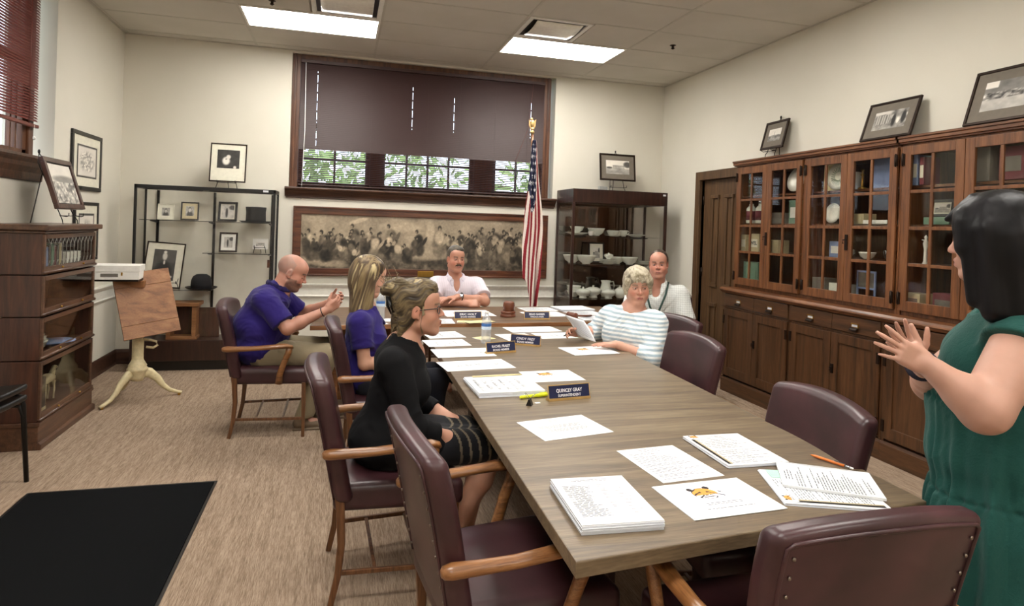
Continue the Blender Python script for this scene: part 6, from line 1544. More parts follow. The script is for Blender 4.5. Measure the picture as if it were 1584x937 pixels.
# ---------------------------------------------------------------- man in the purple polo, far left
def man_purple():
    B = np.array([-.45, 4.96, 0.]); o = person('bald bearded man in a purple polo and khaki trousers seated at the far left', tuple(B))
    J = dict(fwd=V3(1, 0, 0), pelvis=(-.54, 4.97, .59), belly=(-.53, 4.97, .73), chest=(-.51, 4.97, .88), neck=(-.42, 4.97, 1.02), shR=(-.50, 4.785, .955), shL=(-.44, 5.16, .95), elR=(-.335, 4.70, .765), wrR=(-.075, 4.79, .885), elL=(-.27, 5.22, .79), wrL=(-.055, 5.06, .905),
             hipR=(-.50, 4.87, .56), hipL=(-.50, 5.07, .56), knR=(-.06, 4.84, .545), knL=(-.06, 5.12, .545), anR=(-.22, 4.87, .095), anL=(-.10, 5.12, .095))
    hc = (-.335, 4.97, 1.137); A = yaw_axes(-4, 24); s = 1.06
    F = Field(*bbox(J, [(.1, 4.8, 1.28)]), HR); torso(F, J, 1.1, belly=1.35); limbs(F, J, 1.05, armg=1.12); neck(F, J, hc, A, s, .064); head(F, hc, A, s, jaw=1.05, fat=1.04)
    hand(F, J['wrR'], (.75, .35, .50), (-.1, .8, .3), (0, .1, 1), 1.02, curl=(.5, .7, .5)); hand(F, J['wrL'], (.75, -.45, .35), (-.1, -.8, .3), (0, .1, 1), 1.02, curl=(.5, .7, .5))
    fieldobj('body', F, M['skin'], o, B, headcolor(hc, A, s, 'b27f6b', '94584f', '3a2c24', '463a34', '857870', .18, True))
    F = Field(*bbox({k: J[k] for k in ('pelvis', 'belly', 'chest', 'neck', 'shR', 'shL', 'elR', 'elL')}, []), HR)
    torso(F, J, 1.16, .016, belly=1.42); [sleeve(F, J, q, .80, .078, .076) for q in 'RL']
    F.ell((-.55, 4.97, .60), (.17, .21, .12), None, .05)
    F.cap(np.array(J['neck']) + [.01, 0, -.03], hc, .066, .074, .006, 'sub'); F.ell((-.36, 4.97, 1.01), (.06, .035, .08), None, .01, 'sub')
    fieldobj('polo_shirt', F, M['purple'], o, B, disp=folds(.010, 7, 3, (1, 1, 1.4)))
    F = Field((-.62, 4.8, .9), (-.2, 5.14, 1.14), .003)
    for k in range(14):
        a = R(32 + 296 * k / 13 - 0); a2 = R(32 + 296 * (k + 1) / 13)
        p = lambda t, rr, z: (-.425 + rr * math.cos(t), 4.97 + rr * 1.02 * math.sin(t), z + .03 * -math.cos(t))
        if k < 13: F.cap(p(a, .082, 1.035), p(a2, .082, 1.035), .018, .018, .006, flat=((math.cos(a), math.sin(a), .3), 2.6))
    fieldobj('collar', F, M['purpledark'], o, B)
    F = Field(*bbox({k: J[k] for k in ('pelvis', 'hipR', 'hipL', 'knR', 'knL', 'anR', 'anL')}, [], .16), .006)
    for q in 'RL': F.cap(J['hip' + q], J['kn' + q], .108, .078, .05); F.cap(J['kn' + q], np.asarray(J['an' + q]) + [0, 0, -.02], .076, .060, .03, clip=[(np.asarray(J['an' + q]) + [0, 0, .0], (0, 0, -1))])
    F.ell((-.54, 4.97, .575), (.15, .20, .10), None, .05); fieldobj('trousers', F, M['khaki'], o, B, disp=folds(.006, 9, 5))
    for q in 'RL':
        a = np.asarray(J['an' + q]); F = Field(a - [.14, .1, .1], a + [.24, .1, .08], .004); F.cap(a + [-.03, 0, -.05], a + [.14, 0, -.062], .042, .032, .02); F.cap(a + [0, 0, -.02], a + [0, 0, -.04], .045, .045, .02); F.box(a + [.055, 0, -.088], (.125, .042, .008), None, .006, .004); fieldobj('shoe', F, M['shoe'], o, B)
    b = MB(); w = np.asarray(J['wrR']) - [.03, .01, .015] - B; b.tube([tuple(w + .033 * (np.array([-.1, -.55, .0]) * math.sin(t) * .0 + np.array([-.38, 0, .92]) * math.cos(t) * 1 + np.array([.2, .97, 0]) * math.sin(t))) for t in np.linspace(0, 6.283, 21)], .0045, 6); b.build('bracelet', M['black'], o)
man_purple()
# ---------------------------------------------------------------- blonde woman in purple
def woman_blonde():
    B = np.array([.28, 4.03, 0.]); o = person('blonde woman with straight shoulder-length hair in a purple polo, looking down', tuple(B))
    J = dict(fwd=V3(1, 0, 0), pelvis=(.17, 4.06, .59), belly=(.17, 4.06, .70), chest=(.165, 4.06, .835), neck=(.175, 4.07, .985), shR=(.13, 3.905, .925), shL=(.16, 4.24, .925), elR=(.165, 3.875, .685), wrR=(.39, 3.98, .675), elL=(.24, 4.29, .70), wrL=(.44, 4.16, .69),
             hipR=(.20, 3.97, .56), hipL=(.20, 4.15, .56), knR=(.62, 3.98, .55), knL=(.62, 4.16, .55), anR=(.58, 3.98, .095), anL=(.58, 4.16, .095))
    hc = (.185, 4.08, 1.190); A = yaw_axes(-4, 16); s = .97
    F = Field(*bbox(J, [(.3, 4.1, 1.33), (.55, 4.1, .6)]), HR); torso(F, J, .86, bust=.9); limbs(F, J, .9, armg=.92); neck(F, J, hc, A, s, .048); head(F, hc, A, s, True, .9, .92)
    hand(F, J['wrR'], (.9, .3, -.1), (0, .2, -1), (0, 1, .2), .9, curl=(.3, .4, .3)); hand(F, J['wrL'], (.9, -.3, -.1), (0, -.2, -1), (0, -1, .2), .9, curl=(.3, .4, .3))
    fieldobj('body', F, M['skin'], o, B, headcolor(hc, A, s, 'bd9079', '9c5552', '5a4430', shut=True))
    F = Field(*bbox({k: J[k] for k in ('pelvis', 'belly', 'chest', 'neck', 'shR', 'shL', 'elR', 'elL')}, []), HR)
    torso(F, J, .90, .014, bust=1.0); [sleeve(F, J, q, .62, .064, .060) for q in 'RL']; F.ell((.17, 4.06, .58), (.14, .17, .10), None, .05)
    F.cap(np.array(J['neck']) + [.005, 0, -.03], hc, .054, .060, .005, 'sub'); F.ell((.235, 4.07, .955), (.05, .03, .09), None, .01, 'sub')
    fieldobj('polo_shirt', F, M['purple'], o, B, disp=folds(.007, 9, 6, (1, 1, 1.2)))
    F = Field((.05, 3.92, .88), (.36, 4.2, 1.08), .003)
    for k in range(12):
        a, a2 = R(35 + 290 * k / 12), R(35 + 290 * (k + 1) / 12); p = lambda t: (.185 + .068 * math.cos(t), 4.07 + .068 * math.sin(t), .985 - .028 * math.cos(t)); F.cap(p(a), p(a2), .014, .014, .005, flat=((math.cos(a), math.sin(a), .3), 2.6))
    F.cap((.24, 4.03, .955), (.285, 4.05, .90), .012, .009, .005); F.cap((.24, 4.11, .955), (.285, 4.09, .90), .012, .009, .005)
    fieldobj('collar', F, M['purpledark'], o, B)
    F = Field(*bbox({k: J[k] for k in ('pelvis', 'hipR', 'hipL', 'knR', 'knL', 'anR', 'anL')}, [], .16), .006)
    for q in 'RL': F.cap(J['hip' + q], J['kn' + q], .092, .070, .05); F.cap(J['kn' + q], np.asarray(J['an' + q]), .066, .050, .03)
    F.ell((.17, 4.06, .565), (.14, .17, .09), None, .05); fieldobj('trousers', F, M['darktrouser'], o, B, disp=folds(.004, 9, 5))
    for q in 'RL':
        a = np.asarray(J['an' + q]); F = Field(a - [.14, .1, .1], a + [.24, .1, .08], .005); F.cap(a + [-.03, 0, -.05], a + [.12, 0, -.066], .038, .028, .02); fieldobj('shoe', F, M['blackshoe'], o, B)
    # hair: smooth cap and straight curtains to the shoulders
    P = lambda x, y, z: np.asarray(hc) + s * (A @ np.array([x, y, z])); H = np.asarray(hc)
    F = Field(H - [.19, .17, .32], H + [.19, .17, .18], .0032)
    F.ell(P(-.018, 0, .040), [q * s for q in (.112, .091, .100)], A, .02); F.ell(P(-.035, 0, -.02), [q * s for q in (.092, .094, .12)], A, .03)
    for y in (-1, 1):
        F.cap(P(-.01, y * .066, .02), H + [-.02, y * .080, -.20], .036, .028, .03); F.cap(P(.0, y * .066, .05), H + [.010, y * .074, -.175], .026, .018, .02); F.cap(P(-.05, y * .04, -.02), H + [-.070, y * .05, -.225], .050, .036, .03)
        F.cap(P(.03, y * .045, .085), P(.022, y * .074, -.01), .020, .018, .02)
    F.cap(P(-.07, 0, 0), H + [-.085, 0, -.235], .05, .034, .03)
    F.box(P(.105, 0, -.035), [q * s for q in (.060, .058, .088)], A, .03, .012, 'sub'); F.cap(H + [.03, 0, -.06], H + [.02, 0, -.30], .052, .060, .02, 'sub')
    al = lambda l: np.stack([l[:, 0] * 34, l[:, 1] * 34, l[:, 2] * 2.2], -1)
    fieldobj('hair', F, M['hair'], o, B, streak(hc, A, s, ['3a2e22', '5e4d38', '8a7755', '66543e', '4a3b2c', 'b8a67c'], seed=2, along=al), groove(hc, A, s, .0028, None, 6, al))
woman_blonde()
# ---------------------------------------------------------------- woman in black with glasses
def woman_black():
    B = np.array([.25, 2.84, 0.]); o = person('woman in black with glasses and an untidy blonde bun, seated left of the table', tuple(B))
    J = dict(fwd=V3(1, 0, 0), pelvis=(.22, 2.85, .59), belly=(.25, 2.85, .71), chest=(.275, 2.85, .845), neck=(.285, 2.85, 1.005), shR=(.235, 2.69, .945), shL=(.27, 3.02, .95), elR=(.315, 2.645, .69), wrR=(.515, 2.745, .585), elL=(.36, 3.08, .70), wrL=(.56, 2.93, .60),
             hipR=(.24, 2.76, .565), hipL=(.24, 2.94, .565), knR=(.70, 2.745, .555), knL=(.70, 2.95, .555), anR=(.50, 2.78, .10), anL=(.62, 2.95, .095))
    hc = (.348, 2.85, 1.150); A = yaw_axes(-9, -2); s = .99
    F = Field(*bbox(J, [(.3, 2.85, 1.30), (.72, 2.85, .5)]), HR); torso(F, J, .9, bust=1.0); limbs(F, J, .92, armg=.95); neck(F, J, hc, A, s, .050); head(F, hc, A, s, True, .95, 1.05)
    F.cap((.27, 2.85, .985), (.335, 2.85, .955), .055, .045, .04)
    hand(F, J['wrR'], (.85, .35, -.2), (.0, .3, -1), (.2, 1, .2), .92, curl=(.35, .4, .3)); hand(F, J['wrL'], (.8, -.5, -.2), (0, -.2, -1), (0, -1, .2), .92, curl=(.35, .4, .3))
    fieldobj('body', F, M['skin'], o, B, headcolor(hc, A, s, 'b5856f', '964c48', '6a5440', blush=.14))
    F = Field(*bbox({k: J[k] for k in ('pelvis', 'belly', 'chest', 'neck', 'shR', 'shL', 'elR', 'elL', 'wrR', 'wrL')}, []), HR)
    torso(F, J, .92, .013, bust=1.05, belly=1.0)
    for q in 'RL': sleeve(F, J, q, 1, .062, .050, fore=.50)
    F.ell((.215, 2.85, .58), (.145, .185, .115), None, .06); F.cap((.30, 2.73, .585), (.42, 2.74, .58), .085, .07, .06)
    F.cap(np.array(J['neck']) + [-.005, 0, -.02], hc, .056, .066, .005, 'sub'); F.cap((.33, 2.85, 1.04), (.43, 2.85, .93), .040, .024, .01, 'sub')
    fieldobj('cardigan', F, M['blackknit'], o, B, disp=folds(.007, 8, 9, (1, 1, 1.2)))
    F = Field(*bbox({k: J[k] for k in ('pelvis', 'hipR', 'hipL', 'knR', 'knL')}, [], .16), .004)
    F.cap(J['hipR'], J['knR'], .092, .068, .06); F.cap(J['hipL'], J['knL'], .092, .068, .06); F.cap((.3, 2.85, .55), (.69, 2.85, .54), .08, .060, .05); F.ell((.22, 2.85, .57), (.15, .18, .10), None, .05)
    def dress(v):
        q = v[:, 0] + .10 * (v[:, 2] - .55) + .018 * np.sin(v[:, 1] * 30); st_ = (np.sin(q * 2 * np.pi / .042) > .72) & (v[:, 0] > .50); base = np.tile(L3('141418'), (len(v), 1)); return np.where(st_[:, None], L3('6a6050'), base)
    fieldobj('striped_dress', F, M['attrcloth'], o, B, dress, folds(.004, 9, 5))
    for q in 'RL':
        a = np.asarray(J['an' + q]); F = Field(a - [.14, .1, .11], a + [.24, .1, .06], .005); F.cap(a + [-.03, 0, -.055], a + [.12, 0, -.068], .034, .026, .02); fieldobj('shoe', F, M['blackshoe'], o, B)
    # hair swept back into a loose bun
    P = lambda x, y, z: np.asarray(hc) + s * (A @ np.array([x, y, z])); H = np.asarray(hc)
    F = Field(H - [.24, .15, .20], H + [.16, .15, .20], .0030)
    F.ell(P(-.022, 0, .045), [q * s for q in (.108, .088, .095)], A, .02); F.ell(P(-.048, 0, -.015), [q * s for q in (.062, .078, .082)], A, .03); F.ell(P(.030, 0, .100), [q * s for q in (.060, .052, .034)], A, .03)
    F.ell(P(-.112, 0, .098), [q * s for q in (.042, .048, .038)], A, .015); F.ell(P(-.085, .01, .128), [q * s for q in (.032, .034, .018)], A, .012); F.ell(P(-.142, -.012, .088), [q * s for q in (.026, .03, .024)], A, .012)
    F.cap(P(-.08, 0, -.06), P(-.10, 0, -.13), .045, .022, .03); F.cap(P(-.06, -.05, -.05), P(-.085, -.055, -.12), .022, .010, .02)
    F.box(P(.098, 0, -.018), [q * s for q in (.066, .10, .078)], A, .03, .012, 'sub'); F.ell(P(.025, -.085, -.035), [q * s for q in (.045, .03, .050)], A, .01, 'sub'); F.ell(P(.025, .085, -.035), [q * s for q in (.045, .03, .050)], A, .01, 'sub')
    F.ell(P(-.006, -.088, -.008), [q * s for q in (.024, .016, .036)], A, .006, 'sub')
    def al(l):
        w = .03 * np.sin(l[:, 0] * 60 + l[:, 2] * 25); return np.stack([l[:, 0] * 7, l[:, 1] * 42, (l[:, 2] + w * .35 - l[:, 0] * .35) * 60], -1)
    fieldobj('hair', F, M['hair'], o, B, streak(hc, A, s, ['2f261d', '50432f', '6f6045', '40342a', '5a4c38', 'a69570'], seed=4, along=al), groove(hc, A, s, .0055, None, 7, al))
    rs = np.random.RandomState(3); paths = []
    for k in range(70):
        y = rs.uniform(-.07, .07); t0 = rs.uniform(0, 1); a0 = P(.05 - .06 * t0, y * .8, .105 - .01 * t0); e0 = P(-.12 + rs.uniform(-.03, .02), y * .4, .105 + rs.uniform(-.03, .04)); m = P(-.04, y, .135 + rs.uniform(-.012, .01)); paths.append([a0 * (1 - t) ** 2 + 2 * m * t * (1 - t) + e0 * t * t for t in np.linspace(0, 1, 8)])
    for k in range(60):
        a0 = P(-.11 + rs.uniform(-.03, .02), rs.uniform(-.03, .03), .11 + rs.uniform(-.03, .02)); d = rs.normal(size=3); d /= np.linalg.norm(d); d2 = rs.normal(size=3) * .5; paths.append([a0 + (d * t + d2 * t * t) * .045 - np.array([.02, 0, -.01]) * t for t in np.linspace(0, 1, 6)])
    for k in range(60):
        a0 = P(-.07 + rs.uniform(-.03, .03), rs.uniform(-.06, .06), -.07); d = np.array([rs.uniform(-.05, .01), rs.uniform(-.02, .02), -.10 - rs.uniform(0, .04)]); paths.append([a0 + d * t + np.array([-.02, .01, 0]) * math.sin(t * 5 + k) * .5 for t in np.linspace(0, 1, 8)])
    for k in range(5): paths.append([P(.025 + .002 * k, -.072, .03 - .01 * k), P(.02, -.082, -.02), P(.012, -.083, -.06), P(.018 + .002 * k, -.076, -.10)])
    strands(o, B, paths, .0021, ('3f3426', 'a39270'))
    eyes(o, B, hc, A, s, 'iris', -.001)
    b = MB(); Bp = lambda *q: tuple(P(*q) - B)
    for y in (-1, 1):
        pts = [Bp(.098 - .006 * math.cos(t) * y * (1 if y > 0 else 1) * 0 - .010 * (abs(y * .031 + .022 * math.cos(t)) / .05) ** 2, y * .031 + .0235 * math.cos(t), .001 + .0185 * math.sin(t) * (1 if math.sin(t) < 0 else .85)) for t in np.linspace(0, 2 * math.pi, 25)]
        b.tube(pts, .0022, 6); b.tube([Bp(.088, y * .054, .008), Bp(.05, y * .071, .008), Bp(-.002, y * .078, .004), Bp(-.018, y * .078, -.012)], .0024, 6)
    b.tube([Bp(.098, -.009, .006), Bp(.101, 0, .009), Bp(.098, .009, .006)], .002, 6); gl = b.build('glasses_frame', M['tortoise'], o)
    b = MB()
    for y in (-1, 1): b.add([Bp(.097, y * .031, .001)] + [Bp(.097 - .010 * (abs(y * .031 + .021 * math.cos(t)) / .05) ** 2, y * .031 + .021 * math.cos(t), .001 + .0165 * math.sin(t)) for t in np.linspace(0, 2 * math.pi, 17)[:-1]], [(0, 1 + i, 1 + (i + 1) % 16) for i in range(16)])
    b.build('lens', M['lens'], gl)
    b = MB(); b.tube([Bp(-.128, -.035, .062), Bp(-.120, -.05, .03), Bp(-.108, -.045, -.005)], [(.010, .006), (.012, .007), (.006, .004)], 8); b.tube([Bp(-.140, 0, .060), Bp(-.138, 0, .02), Bp(-.120, 0, -.02)], [(.016, .005), (.018, .006), (.008, .004)], 8); b.build('hair_clip', M['black'], o)
    w = np.asarray(J['wrR']) - B; d = unit(np.asarray(J['wrR']) - J['elR']); n1 = unit(np.cross(d, [0, 0, 1])); n2 = np.cross(d, n1)
    for off in (-.035, -.022):
        b = MB(); b.tube([tuple(w + d * (off + .004 * math.sin(3 * t)) + .034 * (n1 * math.cos(t) + n2 * math.sin(t))) for t in np.linspace(0, 2 * math.pi, 25)], .0042, 8)
        for t in np.linspace(0, 2 * math.pi, 9)[:-1]: b.ball(tuple(w + d * off + .036 * (n1 * math.cos(t) + n2 * math.sin(t))), .0065, 8)
        b.build('bracelet', M['gold'], o)
woman_black()
# ---------------------------------------------------------------- man with the moustache
def man_moustache():
    B = np.array([1.10, 6.16, 0.]); o = person('grey-haired man with a moustache in a pale short-sleeved shirt, arms folded on the head table', tuple(B))
    J = dict(fwd=V3(0, -1, 0), pelvis=(1.11, 6.22, .59), belly=(1.11, 6.17, .72), chest=(1.105, 6.11, .87), neck=(1.09, 6.08, 1.015), shR=(.905, 6.09, .955), shL=(1.305, 6.08, .955), elR=(.86, 5.90, .812), wrR=(1.155, 5.765, .806), elL=(1.345, 5.875, .815), wrL=(1.065, 5.79, .868),
             hipR=(1.0, 6.18, .56), hipL=(1.2, 6.18, .56), knR=(1.0, 5.72, .55), knL=(1.22, 5.72, .55), anR=(1.0, 5.80, .095), anL=(1.22, 5.80, .095))
    hc = (1.078, 6.025, 1.198); A = yaw_axes(-80, 0, -3); s = 1.02
    F = Field(*bbox(J, [(1.1, 6, 1.36)]), HR); torso(F, J, 1.1, belly=1.15); limbs(F, J, 1.0, armg=1.15); neck(F, J, hc, A, s, .062); head(F, hc, A, s, jaw=1.08, fat=1.08)
    hand(F, J['wrR'], (1, .08, .0), (.0, .5, -.6), (0, .4, 1), 1.05, curl=(.7, .8, .5)); hand(F, J['wrL'], (-1, -.05, -.12), (0, 0, -1), (0, -1, 0), 1.05, curl=(.3, .3, .3))
    fieldobj('body', F, M['skin'], o, B, headcolor(hc, A, s, 'b8846e', '965a52', '3f3128', blush=.2))
    F = Field(*bbox({k: J[k] for k in ('pelvis', 'belly', 'chest', 'neck', 'shR', 'shL', 'elR', 'elL')}, []), HR)
    torso(F, J, 1.14, .016, belly=1.2); [sleeve(F, J, q, .72, .076, .080) for q in 'RL']
    F.cap(np.array(J['neck']) + [0, -.005, -.03], hc, .064, .074, .005, 'sub'); F.ell((1.09, 5.985, .975), (.032, .06, .085), None, .01, 'sub')
    def sh(v):
        l = np.abs(((v[:, 0] + .006 * np.sin(v[:, 2] * 20)) / .021) % 1 - .5); l2 = np.abs((v[:, 2] / .05) % 1 - .5); c = np.tile(L3('dcd3dc'), (len(v), 1)); return c * (1 - .10 * (l < .10) - .05 * (l2 < .04))[:, None]
    fieldobj('shirt', F, M['attrcloth'], o, B, sh, folds(.008, 8, 12, (1, 1, 1.2)))
    F = Field((.95, 5.93, .90), (1.24, 6.2, 1.10), .003)
    for y in (-1, 1):
        F.chain([(1.09 + y * .0, 6.15, 1.065), (1.09 + y * .06, 6.12, 1.062), (1.09 + y * .078, 6.06, 1.045), (1.09 + y * .060, 6.00, 1.005)], [.015, .018, .020, .016], .006, flat=((y * .8, -.3, .4), 2.4)); F.cap((1.09 + y * .066, 6.01, 1.015), (1.09 + y * .045, 5.975, .955), .026, .010, .006, flat=((y * .5, -1, .3), 2.8))
    fieldobj('collar', F, M['attrcloth'], o, B, lambda v: np.tile(L3('d6cfda'), (len(v), 1)))
    F = Field(*bbox({k: J[k] for k in ('pelvis', 'hipR', 'hipL', 'knR', 'knL', 'anR', 'anL')}, [], .16), .007)
    for q in 'RL': F.cap(J['hip' + q], J['kn' + q], .10, .075, .05); F.cap(J['kn' + q], np.asarray(J['an' + q]), .070, .055, .03)
    F.ell((1.1, 6.22, .565), (.20, .15, .09), None, .05); fieldobj('trousers', F, M['darktrouser'], o, B)
    P = lambda x, y, z: np.asarray(hc) + s * (A @ np.array([x, y, z])); H = np.asarray(hc)
    F = Field(H - .17, H + .18, .0030)
    F.ell(P(-.020, 0, .044), [q * s for q in (.104, .082, .093)], A, .02); F.ell(P(-.035, 0, -.01), [q * s for q in (.078, .080, .070)], A, .02); F.ell(P(.028, .01, .098), [q * s for q in (.050, .050, .026)], A, .02)
    F.box(P(.098, 0, -.022), [q * s for q in (.062, .10, .088)], A, .03, .008, 'sub'); F.box(P(.06, 0, -.08), [q * s for q in (.10, .10, .07)], A, .01, .01, 'sub')
    for y in (-1, 1): F.ell(P(-.002, y * .088, -.008), [q * s for q in (.024, .018, .040)], A, .006, 'sub')
    al = lambda l: np.stack([l[:, 0] * 12, l[:, 1] * 45, l[:, 2] * 30], -1)
    fieldobj('hair', F, M['hair'], o, B, streak(hc, A, s, ['3a352f', '5c554b', '7d766a'], seed=4, along=al), groove(hc, A, s, .004, None, 3, al))
    F = Field(P(.09, 0, -.05) - .06, P(.09, 0, -.05) + .06, .0016)
    for y in (-1, 1): F.chain([P(.101, 0, -.044), P(.098, y * .016, -.047), P(.087, y * .031, -.056)], [.0072 * s, .0075 * s, .0035 * s], .004)
    fieldobj('moustache', F, M['hair'], o, B, lambda v: L3('35291f') + (L3('5e4c3c') - L3('35291f')) * fbm(v * 400, 2, 2)[:, None], lambda v: .0012 * (fbm(v * 500, 4, 2) - .5))
    eyes(o, B, hc, A, s, 'iris', .002)
    w = np.asarray(J['wrL']) + [.035, .01, -.005] - B; d = unit(np.asarray(J['wrL']) - J['elL']); n1 = unit(np.cross(d, [0, 0, 1])); n2 = np.cross(d, n1)
    b = MB(); b.tube([tuple(w + .036 * (n1 * math.cos(t) + n2 * math.sin(t))) for t in np.linspace(0, 2 * math.pi, 25)], [(.009, .003)] * 25, 6, up=tuple(d)); wt = b.build('wristwatch', M['black'], o)
    T = Matrix.Translation(Vector(tuple(w + np.array([0, -.034, .020])))) @ Matrix.Rotation(R(60), 4, 'X'); b = MB(); b.lathe([(.0, -.004), (.019, -.004), (.020, .0), (.018, .005), (.0, .0055)], 20, T=T); b.build('watch_case', M['chrome'], wt)
man_moustache()
# ---------------------------------------------------------------- woman in the striped top
def woman_stripes():
    B = np.array([2.02, 4.02, 0.]); o = person('silver-haired woman in a blue and white striped top holding a sheet of paper', tuple(B)); f = unit((-.96, -.28, 0))
    J = dict(fwd=f.astype(np.float32), pelvis=(2.03, 4.0, .60), belly=(1.975, 3.99, .71), chest=(1.955, 3.985, .855), neck=(1.975, 3.995, .995), shR=(1.865, 4.16, .925), shL=(2.055, 3.835, .925), elR=(1.79, 4.235, .80), wrR=(1.625, 4.13, .812), elL=(1.975, 3.725, .705), wrL=(1.765, 3.83, .785),
             hipR=(1.99, 4.10, .565), hipL=(2.03, 3.91, .565), knR=(1.55, 3.98, .55), knL=(1.59, 3.78, .55), anR=(1.62, 3.98, .095), anL=(1.66, 3.80, .095))
    hc = (1.968, 3.955, 1.150); A = yaw_axes(-106, 3, 2); s = 1.0
    F = Field(*bbox(J, [(1.97, 3.96, 1.30), (1.5, 4.1, .8)]), HR); torso(F, J, 1.1, bust=1.15); limbs(F, J, 1.0, armg=1.05); neck(F, J, hc, A, s, .054); head(F, hc, A, s, True, 1.02, 1.0, 1.06)
    F.cap((1.95, 3.96, .975), (1.96, 4.02, .985), .075, .075, .04)
    hand(F, J['wrR'], (-.9, -.15, .15), (.1, -.6, -.5), (0, -.3, 1), .92, curl=(.6, .8, .5)); hand(F, J['wrL'], (-.95, .28, -.02), (0, 0, -1), (0, 1, .1), .92, curl=(.08, .12, .1))
    fieldobj('body', F, M['skin'], o, B, headcolor(hc, A, s, 'c4937e', 'a04c4a', '7c6a56', blush=.2))
    F = Field(*bbox({k: J[k] for k in ('pelvis', 'belly', 'chest', 'neck', 'shR', 'shL', 'elR', 'elL', 'wrR', 'wrL')}, []), HR)
    torso(F, J, 1.16, .020, bust=1.25, belly=1.2)
    for q in 'RL': sleeve(F, J, q, 1, .076, .064, fore=.42)
    F.cap(np.array(J['neck']) + [0, 0, .01], hc, .078, .080, .005, 'sub'); F.ell((1.945, 3.93, 1.015), (.085, .07, .055), None, .01, 'sub'); F.ell((2.02, 4.0, .60), (.18, .20, .10), None, .05)
    def sh(v):
        z = v[:, 2] + .10 * (v[:, 0] - 1.96) * .3 + .012 * (fbm(v * 6, 3, 2) - .5); t = sstep(np.abs((z / .028) % 1 - .5), .20, .30); a, b_ = L3('a3b6c1'), L3('e6e9e8'); return a + (b_ - a) * t[:, None]
    fieldobj('striped_top', F, M['attrcloth'], o, B, sh, folds(.009, 8, 15, (1, 1, 1.3)))
    F = Field(*bbox({k: J[k] for k in ('pelvis', 'hipR', 'hipL', 'knR', 'knL', 'anR', 'anL')}, [], .16), .007)
    for q in 'RL': F.cap(J['hip' + q], J['kn' + q], .10, .075, .05); F.cap(J['kn' + q], np.asarray(J['an' + q]), .070, .055, .03)
    F.ell((2.02, 4.0, .565), (.15, .20, .09), None, .05); fieldobj('trousers', F, M['darktrouser'], o, B)
    P = lambda x, y, z: np.asarray(hc) + s * (A @ np.array([x, y, z])); H = np.asarray(hc)
    F = Field(H - .19, H + .20, .0030)
    F.ell(P(-.022, 0, .048), [q * s for q in (.116, .098, .100)], A, .02); F.ell(P(-.045, 0, -.015), [q * s for q in (.080, .092, .078)], A, .03); F.ell(P(.045, .0, .095), [q * s for q in (.055, .066, .038)], A, .025)
    for y in (-1, 1): F.cap(P(.030, y * .070, .05), P(.018, y * .082, -.035), .026, .016, .02)
    for i, yy in enumerate((-.045, -.028, -.01, .008, .026, .044)): F.cap(P(.082, yy, .088), P(.098, yy * 1.05 + .006, .050 - .008 * (i % 2)), .014, .006, .008)
    F.box(P(.110, 0, -.045), [q * s for q in (.056, .066, .082)], A, .03, .008, 'sub'); F.box(P(.06, 0, -.10), [q * s for q in (.10, .12, .045)], A, .01, .01, 'sub')
    def al(l): return np.stack([l[:, 0] * 16 + np.sin(l[:, 2] * 40), l[:, 1] * 40, (l[:, 2] + l[:, 0] * .6) * 18], -1)
    fieldobj('hair', F, M['hair'], o, B, streak(hc, A, s, ['7d7361', 'a39985', 'bdb39c', '91876f', 'd2c9b5'], seed=7, along=al), groove(hc, A, s, .006, None, 5, al))
    eyes(o, B, hc, A, s, 'browniris', .003)
    for y in (-1, 1): b = MB(); b.ball(tuple(P(.004, y * .088, -.040) - B), .008, 10); b.build('earring', M['pearl'], o)
woman_stripes()
# the sheet she holds
_a = Vector((1.498, 4.10, .945)); _b = Vector((1.585, 4.06, .905)); _c = Vector((1.695, 3.99, .772)); _d = Vector((1.592, 4.07, .80))
def held(u, v): return (_d.lerp(_c, u)).lerp(_a.lerp(_b + Vector((.04, 0, .005)), u), v) - Vector((1.6, 4.05, .85)) + Vector((0, -.02 * math.sin(math.pi * u), .010 * math.sin(math.pi * v)))
b = MB(); b.grid(8, 8, lambda u, v: tuple(held(u, v)))
hs = b.build('paper_sheet', M['paper'], loc=(1.6, 4.05, .85)); tag(hs, 'sheet of paper held up in the right hand of the woman in the striped top', 'paper'); hs.modifiers.new('s', 'SOLIDIFY').thickness = .0006
b = MB(); _n = (_c - _d).cross(_a - _d).normalized(); _n = _n if _n.y < 0 else -_n
for k in range(17):
    v0 = .12 + .045 * k
    for q in range(10): u0, u1 = .10 + .08 * q, .10 + .08 * q + .07; b.add([held(u0, v0) + _n * .0012, held(u1, v0) + _n * .0012, held(u1, v0 + .016) + _n * .0012, held(u0, v0 + .016) + _n * .0012], [(0, 1, 2, 3)])
b.build('printed_text', M['print'], hs)
b = MB(); b.tube([(1.495, 4.085, .800), (1.60, 4.115, .838)], .004, 8); tag(b.build('pen', M['black']), 'dark pen between the fingers holding the sheet, woman in the striped top', 'pen')
